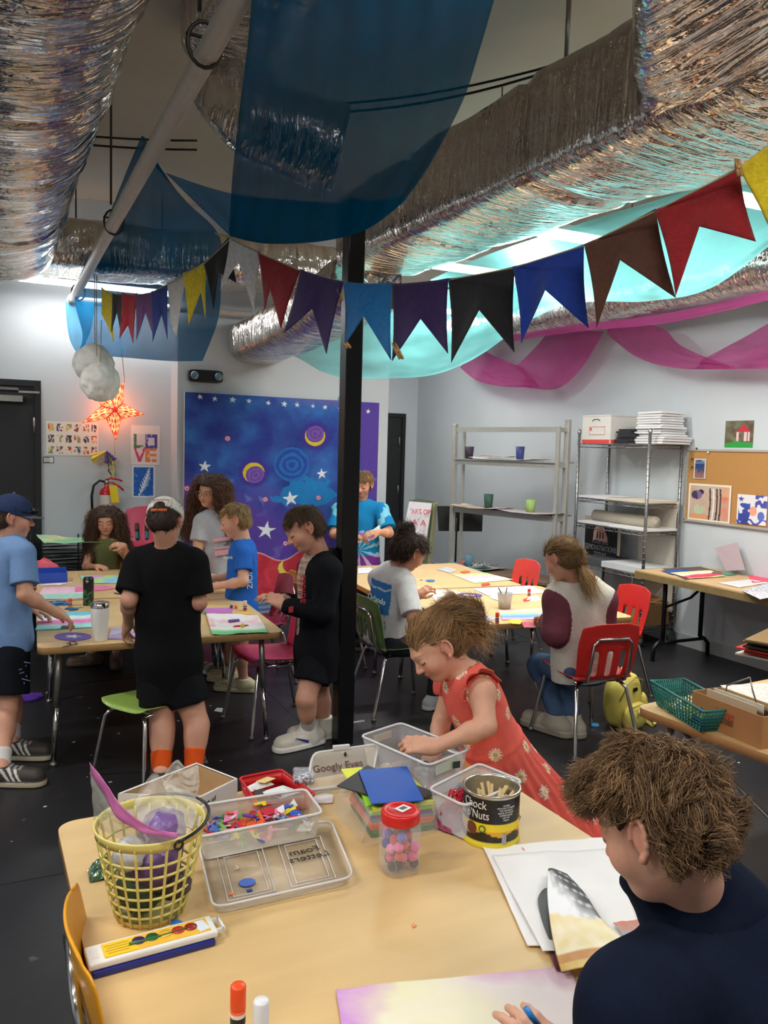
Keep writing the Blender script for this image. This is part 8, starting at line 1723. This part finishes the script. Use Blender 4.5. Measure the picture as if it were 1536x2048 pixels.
hair(P['e'], hd, (70, 50, 42), 'short', 3200, .055, .006, [(hd.w(0, -.45, .2), hd.w(0, -.5, .42), .035, .04, .03), (hd.w(0, -.4, -.05), hd.w(0, -.42, -.25), .05, .03, .03)], curl=.005, cf=90, seed=13, rad=.0014, nape=-.42, hairline=.26, lift=.2, fuzz=.3, puff=.0)
# --- girl in the coral daisy dress
hd = Head(PD(868, 1296, 2.52), vd(-.72, -.58, -.28), vd(-.55, .80, -.1), .192)
J = J_(neck=(930, 1352, 2.56), pel=(990, 1505, 2.62), shL=(962, 1382, 2.46), shR=(908, 1372, 2.72), elL=(972, 1452, 2.40), wrL=(868, 1494, 2.36), elR=(884, 1440, 2.72), wrR=(870, 1500, 2.62),
       hipL=(990, 1530, 2.56), hipR=(1000, 1530, 2.70), knL=(1010, 1660, 2.55), knR=(1020, 1650, 2.70)); J['anL'] = floorJ(1020, 1790); J['anR'] = floorJ(1030, 1760)
J['anL'] = np.array([1.62, 2.06, .07]); J['anR'] = np.array([1.66, 2.22, .07]); J['toeL'] = J['anL'] + np.array([-.13, -.02, -.05]); J['toeR'] = J['anR'] + np.array([-.13, -.02, -.05])
J['knL'] = np.array([1.58, 2.06, .33]); J['knR'] = np.array([1.61, 2.2, .33])
P = person('small girl in a coral daisy dress leaning over the plastic bins', .84, J, hd, (216, 162, 134), brow=(150, 112, 82), vox=.005, hv=.0028, hdv=.0028, legg=.62, hands=dict(L=dict(d=vd(-.88, .1, .1), n=vd(0, .75, -.65), side=1, curl=.95, thumb=.9, size=1.12), R=dict(curl=.5, n=vd(0, 1, 0))), girth=1.08); seglen(P, 'p9')
rgd = np.random.default_rng(5); e = P['e']; up, fw, rt, S = P['up'], P['fw'], P['rt'], P['S']; JJ = P['J']
def daisy(V, N=None):
    C = np.tile(np.array((234, 104, 92.)), (len(V), 1)) * (1 + .03 * sn(V, 15)[:, None])
    rg = np.random.default_rng(12); cs = []; tries = rg.permutation(len(V))
    for i in tries[:4000]:
        if all(np.linalg.norm(V[i] - c) > .078 for c in cs): cs.append(V[i])
    cs = np.array(cs); no = vnormals_cache['n']
    D = np.linalg.norm(V[:, None, :] - cs[None], axis=2); j = D.argmin(1); r = D[np.arange(len(V)), j]; v = V - cs[j]
    nj = no[[int(np.argmin(np.linalg.norm(V - c, axis=1))) for c in cs]][j]; ax = np.cross(nj, [0, 0, 1.]); ax /= np.linalg.norm(ax, axis=1)[:, None] + 1e-9; ay = np.cross(nj, ax)
    a = np.arctan2((v * ay).sum(1), (v * ax).sum(1)); R = .0235 * (.80 + .20 * np.cos(a * 12)); C[r < R] = (236, 226, 204); C[(r < R) & (r > .011) & (np.cos(a * 12) < -.55)] = (226, 150, 130); C[r < .0085] = (212, 164, 70); return C
vnormals_cache = {}
B = SDF(); P['torso'](B, .008)
wst = JJ['pel'] + up * .05; hem = np.array([1.66, 2.13, .30]); B.clip(hem, (0, 0, -1))
B.cone(wst, hem + [0, 0, -.05], .105, .23, .04, (fw - up * (fw @ up), .85)); B.sub(JJ['neck'] + up * .02, P['hd'].w(0, -.1, -.2), .055, .05)
for s in 'LR': B.sub(JJ['sh' + s] + rt * (.03 if s == 'R' else -.03) , JJ['sh' + s] + rt * (.2 if s == 'R' else -.2) - up * .03, .052, .06)
def pleat(X, D):
    v = X - wst; z = -(v @ up); a = np.arctan2(v @ rt, v @ fw); return D - np.clip(z, 0, .3) * .035 * np.sin(a * 26 + 2 * np.sin(z * 9)) - .004 * np.exp(-((z + .0) / .01) ** 2)
V, Q = B.mesh(.0042, noise=.0012, nf=40, extra=pleat, seed=3); V = relax(V, Q, 1); vnormals_cache['n'] = vnormals(V, Q); dress = npmesh('daisy_dress', [(V, Q)], CLOTH, e, daisy(V))
for s, q_ in (('L', -1), ('R', 1)):
    q = MB(); sh = JJ['sh' + s]; q.col = (232, 102, 90)
    def rf(u, v):
        a = -1.9 + 3.8 * u; c = sh + rt * q_ * (.0) - up * .0; w = .05 * math.sin(PI * u) ** .6 * v
        base = c + up * .052 * math.cos(a) + fw * .055 * math.sin(a) + rt * q_ * (-.012)
        return base + rt * q_ * w * .9 + up * (w * .55 * math.cos(a) + .007 * v * math.sin(u * 34)) + fw * (w * .3 * math.sin(a) + .007 * v * math.cos(u * 29))
    q.grid(rf, 60, 8, True); q.build('shoulder_ruffle', CLOTH, e, vc=True, mods=[('SOL', .003)])
for s in 'LR': shoe(P, s, (220, 210, 205), (210, 210, 206), .95)
tie_ = hd.w(-.05, -.50, .33); tl = [tie_, hd.w(-.05, -.66, .26), hd.w(-.05, -.78, .02), hd.w(-.03, -.80, -.3)]
ex = [(hd.w(0, -.3, .2), tl[0], .035, .022, .04), (tl[0], tl[1], .02, .036, .02), (tl[1], tl[2], .036, .042, .03), (tl[2], tl[3], .042, .018, .03)]
hair(e, hd, (158, 122, 84), 'short', 5600, .06, .0045, ex, curl=.0025, cf=70, seed=15, rad=.0009, nape=-.34, hairline=.24, lift=.03, fuzz=.10, to=tie_)
B = SDF()
for k in range(40):
    a = k * 2.4; r0 = .02 + .02 * (k % 5) / 5
q = MB(); q.tube([tie_ + (hd.x * math.cos(a) + nrm(np.cross(hd.x, tl[1] - tl[0])) * math.sin(a)) * .022 for a in np.linspace(0, 2 * PI, 13)[:-1]], .005, 6, closed=True); q.build('hair_tie', mat('coral_tie', (216, 90, 70), .7), e)
rg = np.random.default_rng(8); loose_n = 900; T_ = np.array(tl); tt = rg.uniform(0, 2.99, loose_n); ii = tt.astype(int); ff = (tt - ii)[:, None]; root = T_[ii] * (1 - ff) + T_[ii + 1] * ff; nn_ = rg.normal(size=(loose_n, 3)); nn_ /= np.linalg.norm(nn_, axis=1)[:, None]
sv = strands(root + nn_ * .03, nn_, np.tile(nrm(tl[3] - tl[1]), (loose_n, 1)), .085, loose_n, (176, 142, 98), .0009, .011, 80, 3, .5, fuzz=.35, grav=.15); npmesh('ponytail_curls', [sv[:2]], HAIRM, e, sv[2])
# --- girl in the hoodie on the red chair
hd = Head(PD(1120, 1120, 4.42), vd(-.66, -.45, .60), vd(-.22, .9, .35), .212)
J = J_(neck=(1152, 1166, 4.45), pel=(1168, 1330, 4.5), shL=(1116, 1198, 4.42), shR=(1204, 1200, 4.46), elL=(1108, 1268, 4.36), wrL=(1094, 1238, 4.62), elR=(1210, 1275, 4.5), wrR=(1150, 1252, 4.72),
       hipL=(1148, 1338, 4.45), hipR=(1190, 1338, 4.5), knL=(1078, 1330, 4.78), knR=(1120, 1335, 4.86)); J['anL'] = floorJ(1112, 1432, .10); J['anR'] = floorJ(1142, 1432, .10); J['toeL'] = J['anL'] + np.array([.05, -.10, -.075]); J['toeR'] = J['anR'] + np.array([.05, -.10, -.075])
J['toeL'] = J['anL'] + np.array([-.03, .10, -.08]); J['toeR'] = J['anR'] + np.array([.0, .10, -.08])
P = person('girl with a ponytail in an oatmeal and maroon hoodie seated on the red chair', 1.1, J, hd, (212, 158, 130), brow=(120, 92, 66), hands=dict(L=dict(d=vd(-.3, .1, .9), n=vd(-.2, 1, 0), side=1, curl=.7), R=dict(curl=.6, n=vd(0, 1, 0)))); seglen(P, 'p10')
def hood(V):
    L = (V - P['J']['neck']) @ P['R'].T; C = np.tile(np.array((196, 190, 178.)), (len(V), 1)) * (1 + .03 * sn(V, 20)[:, None])
    for s in 'LR':
        a, b, w_ = P['J']['sh' + s], P['J']['el' + s], P['J']['wr' + s]; a = a * .78 + b * .22; pel = P['J']['pel']; nk_ = P['J']['neck']
        def sd_(p, q): d = q - p; t = np.clip((V - p) @ d / (d @ d), 0, 1); return np.linalg.norm(V - p - t[:, None] * d, axis=1)
        C[np.minimum(sd_(a, b), sd_(b, w_)) < sd_(nk_, pel) * .62] = (104, 56, 66)
    return C
tee(P, hood, hem=.06, long=True, name='hoodie', loose=.03, vox=.0055, flare=.02, neckr=.08, fold=.0035)
B = SDF(); nk = P['J']['neck']; up, fw, rt = P['up'], P['fw'], P['rt']
pts = [nk + rt * .085 * math.sin(a) - fw * (.075 * math.cos(a) - .01) + up * (.02 - .05 * (1 + math.cos(a))) for a in np.linspace(-2.4, 2.4, 13)]
for a, b in zip(pts, pts[1:]): B.cone(a, b, .03, .03, .02)
B.cone(nk - fw * .07 - up * .05, nk - fw * .085 - up * .13, .055, .03, .04); B.cone(nk - fw * .06 - up * .04 + rt * .06, nk - fw * .1 - up * .14, .035, .02, .04); B.cone(nk - fw * .06 - up * .04 - rt * .06, nk - fw * .1 - up * .14, .035, .02, .04); garment(P, 'hood', B, (200, 194, 182), .0055, .002)
trousers(P, (70, 92, 122), name='jeans')
for s in 'LR': shoe(P, s, (172, 162, 146), (150, 140, 124), 1.25)
tie_ = hd.w(0, -.50, .0); ex = [(hd.w(0, -.3, .05), tie_, .04, .02, .04), (tie_, PD(1172, 1142, 4.36), .018, .028, .02), (PD(1172, 1142, 4.36), PD(1188, 1166, 4.33), .026, .012, .02)]
hair(P['e'], hd, (142, 112, 76), 'short', 3600, .075, .0055, ex, seed=17, rad=.0011, nape=-.36, hairline=.26, lift=.03, fuzz=.07, to=tie_)
nS = 500; rg = np.random.default_rng(5); r0 = PD(1156, 1126, 4.36) + rg.normal(size=(nS, 3)) * .011; sv = strands(r0, rg.normal(size=(nS, 3)), np.tile(nrm(PD(1196, 1190, 4.3) - PD(1156, 1126, 4.36)), (nS, 1)), .21, nS, (170, 138, 96), .0012, .006, 40, 3, .1, seg=9, fuzz=.16, grav=.05); npmesh('ponytail', [sv[:2]], HAIRM, P['e'], sv[2])
q = MB(); q.tube([tie_ + hd.x * .02 * math.cos(a) + hd.z * .02 * math.sin(a) for a in np.linspace(0, 2 * PI, 13)[:-1]], .004, 6, closed=True); q.build('hair_tie', BLACKP, P['e'])
# --- teenager in the navy fleece in the foreground
hd = Head(PD(1312, 1650, 1.20), vd(-.66, -.40, .64), vd(-.26, .90, .34), .203)
J = J_(neck=(1402, 1826, 1.26), pel=(1520, 2420, 1.50), shL=(1272, 2018, 1.13), shR=(1530, 1945, 1.40), elL=(1190, 2240, 1.12), wrL=(1140, 2140, 1.24), elR=(1440, 2230, 1.6), wrR=(1320, 2130, 1.6),
       hipL=(1400, 2500, 1.45), hipR=(1600, 2450, 1.6), knL=(1000, 2600, 1.5), knR=(1250, 2500, 1.75))
J['pel'] = np.array([1.20, .52, .42]); J['hipL'] = J['pel'] + np.array([-.08, .0, -.02]); J['hipR'] = J['pel'] + np.array([.08, .06, -.02]); J['knL'] = J['hipL'] + np.array([-.10, .38, .0]); J['knR'] = J['hipR'] + np.array([-.02, .38, .0])
J['anL'] = J['knL'] + np.array([0, 0, -.40]); J['anR'] = J['knR'] + np.array([0, 0, -.40]); J['toeL'] = J['anL'] + np.array([0, .14, -.06]); J['toeR'] = J['anR'] + np.array([0, .14, -.06])
P = person('teenager with curly brown hair in a navy fleece seated in the foreground', 1.15, J, hd, (216, 164, 138), brow=(96, 70, 50), vox=.006, hv=.0032, hdv=.0028, hands=dict(L=dict(d=vd(-.75, .62, .2), n=vd(.1, .5, -.8), side=-1, curl=.7, size=.9), R=dict(curl=.6))); seglen(P, 'p11')
def fl(V): return np.tile(np.array((20, 27, 45.)), (len(V), 1)) * (1 + .09 * sn(V, 30)[:, None])
FLE = mat('navy_fleece', vc=True, rough=.95, noise=.1, nscale=160, bump=.12, bscale=400, spec=.1)
B = SDF(); P['torso'](B, .022); up, fw, rt = P['up'], P['fw'], P['rt']; nk = P['J']['neck']; JJ = P['J']
for s in 'LR': B.cone(JJ['sh' + s], JJ['el' + s], .062, .055, .05); B.cone(JJ['el' + s], JJ['wr' + s] - nrm(JJ['wr' + s] - JJ['el' + s]) * .02, .058, .038, .03); B.cone(nk - up * .075, JJ['sh' + s], .064, .064, .05)
B.clip(JJ['pel'] - up * .05, -up); B.sub(nk - up * .02, hd.w(0, -.1, -.2), .066, .066); garment(P, 'navy_fleece', B, fl, .0055, .0035, nf=26, m=FLE)
B = SDF(); n0 = nk + up * .012
for z, rr_, r in ((-.02, .078, .027), (.005, .077, .021), (.028, .076, .016), (.05, .075, .013), (.07, .074, .0115), (.082, .073, .011)):
    pp = [n0 + up * (z - .012 * math.cos(a)) + rt * rr_ * 1.02 * math.sin(a) - fw * rr_ * .95 * math.cos(a) for a in np.linspace(-2.3, 2.3, 17)]
    for a, b in zip(pp, pp[1:]): B.cone(a, b, r, r, .016)
garment(P, 'fleece_collar', B, fl, .0045, .0016, m=FLE); trousers(P, (60, 60, 66)); 
for s in 'LR': shoe(P, s, (60, 60, 64), (180, 180, 176), 1.1)
def curly(hd, par):
    h = hd.h; B = SDF(); B.ell(hd.w(0, -.08, .14), hd.R, np.array([.415, .48, .42]) * h, .02); B.ell(hd.w(0, -.22, -.02), hd.R, np.array([.34, .30, .33]) * h, .03); B.ell(hd.w(0, .24, .34), hd.R, np.array([.28, .26, .16]) * h, .05)
    def face(X, D):
        L = (X - hd.c) @ hd.R.T / h; x, y, z = L[..., 0], L[..., 1], L[..., 2]; k = np.maximum(np.minimum(y - .08, .24 - z), np.minimum(.15 - np.sqrt((y + .05) ** 2 + (z + .05) ** 2), 1)); k = np.maximum(k, (-.25 + .0 * y - z)); k = np.maximum(k, np.minimum(y + .02, .02 - z)); return np.maximum(D, np.where((np.abs(L) < .9).all(-1), k * h, -1))
    V, Q = B.mesh(.0045, noise=.009, nf=75, extra=face, seed=2); N = vnormals(V, Q); crown = hd.w(.05, -.28, .5); f_ = V - crown; f_ = f_ - (f_ * N).sum(1)[:, None] * N; f_ /= np.linalg.norm(f_, axis=1)[:, None] + 1e-9
    sw = np.stack([sn(V, 28, 31), sn(V, 28, 32), sn(V, 28, 33)], 1); f2 = f_ + sw * .9; f2 -= (f2 * N).sum(1)[:, None] * N; f2 /= np.linalg.norm(f2, axis=1)[:, None] + 1e-9
    base = np.array((84, 62, 42.))[None] * (.7 + .22 * sn(V, 60, 2)[:, None]); parts = [(V, Q)]; C = [base]
    for k, (nn, ln, cc, fz, cu) in enumerate(((11000, .034, (130, 100, 70), .10, .006), (8000, .032, (104, 78, 54), .12, .0065), (2600, .036, (158, 126, 90), .14, .007))):
        v, q, c = strands(V, N, f2, ln, nn, cc,   .0009, cu, 120, 40 + k, .16, seg=8, fuzz=fz, clump=38); L = hd.loc(v).reshape(nn, -1, 3); bad = (((np.abs(L[..., 0]) < .5) & (L[..., 1] > -.02) & (L[..., 2] < .05)) | ((np.abs(L[..., 0]) < .5) & (L[..., 1] > -.16) & (L[..., 1] < .12) & (L[..., 2] < .09) & (L[..., 2] > -.3))).any(1); parts.append((v, q[np.repeat(~bad, len(q) // nn)])); C.append(c)
    return npmesh('hair', parts, HAIRM, par, np.concatenate(C))
curly(hd, P['e'])
q = MB(); c = PD(1058, 2030, 1.20); q.tube([PD(1052, 2016, 1.19), PD(1062, 2032, 1.19), PD(1078, 2052, 1.2)], .005, 6); q.build('craft_loop', mat('bright_blue_plastic', (50, 130, 200), .35), None, 'small bright blue loop held between the fingers of the teenager', 'craft', loc=c)
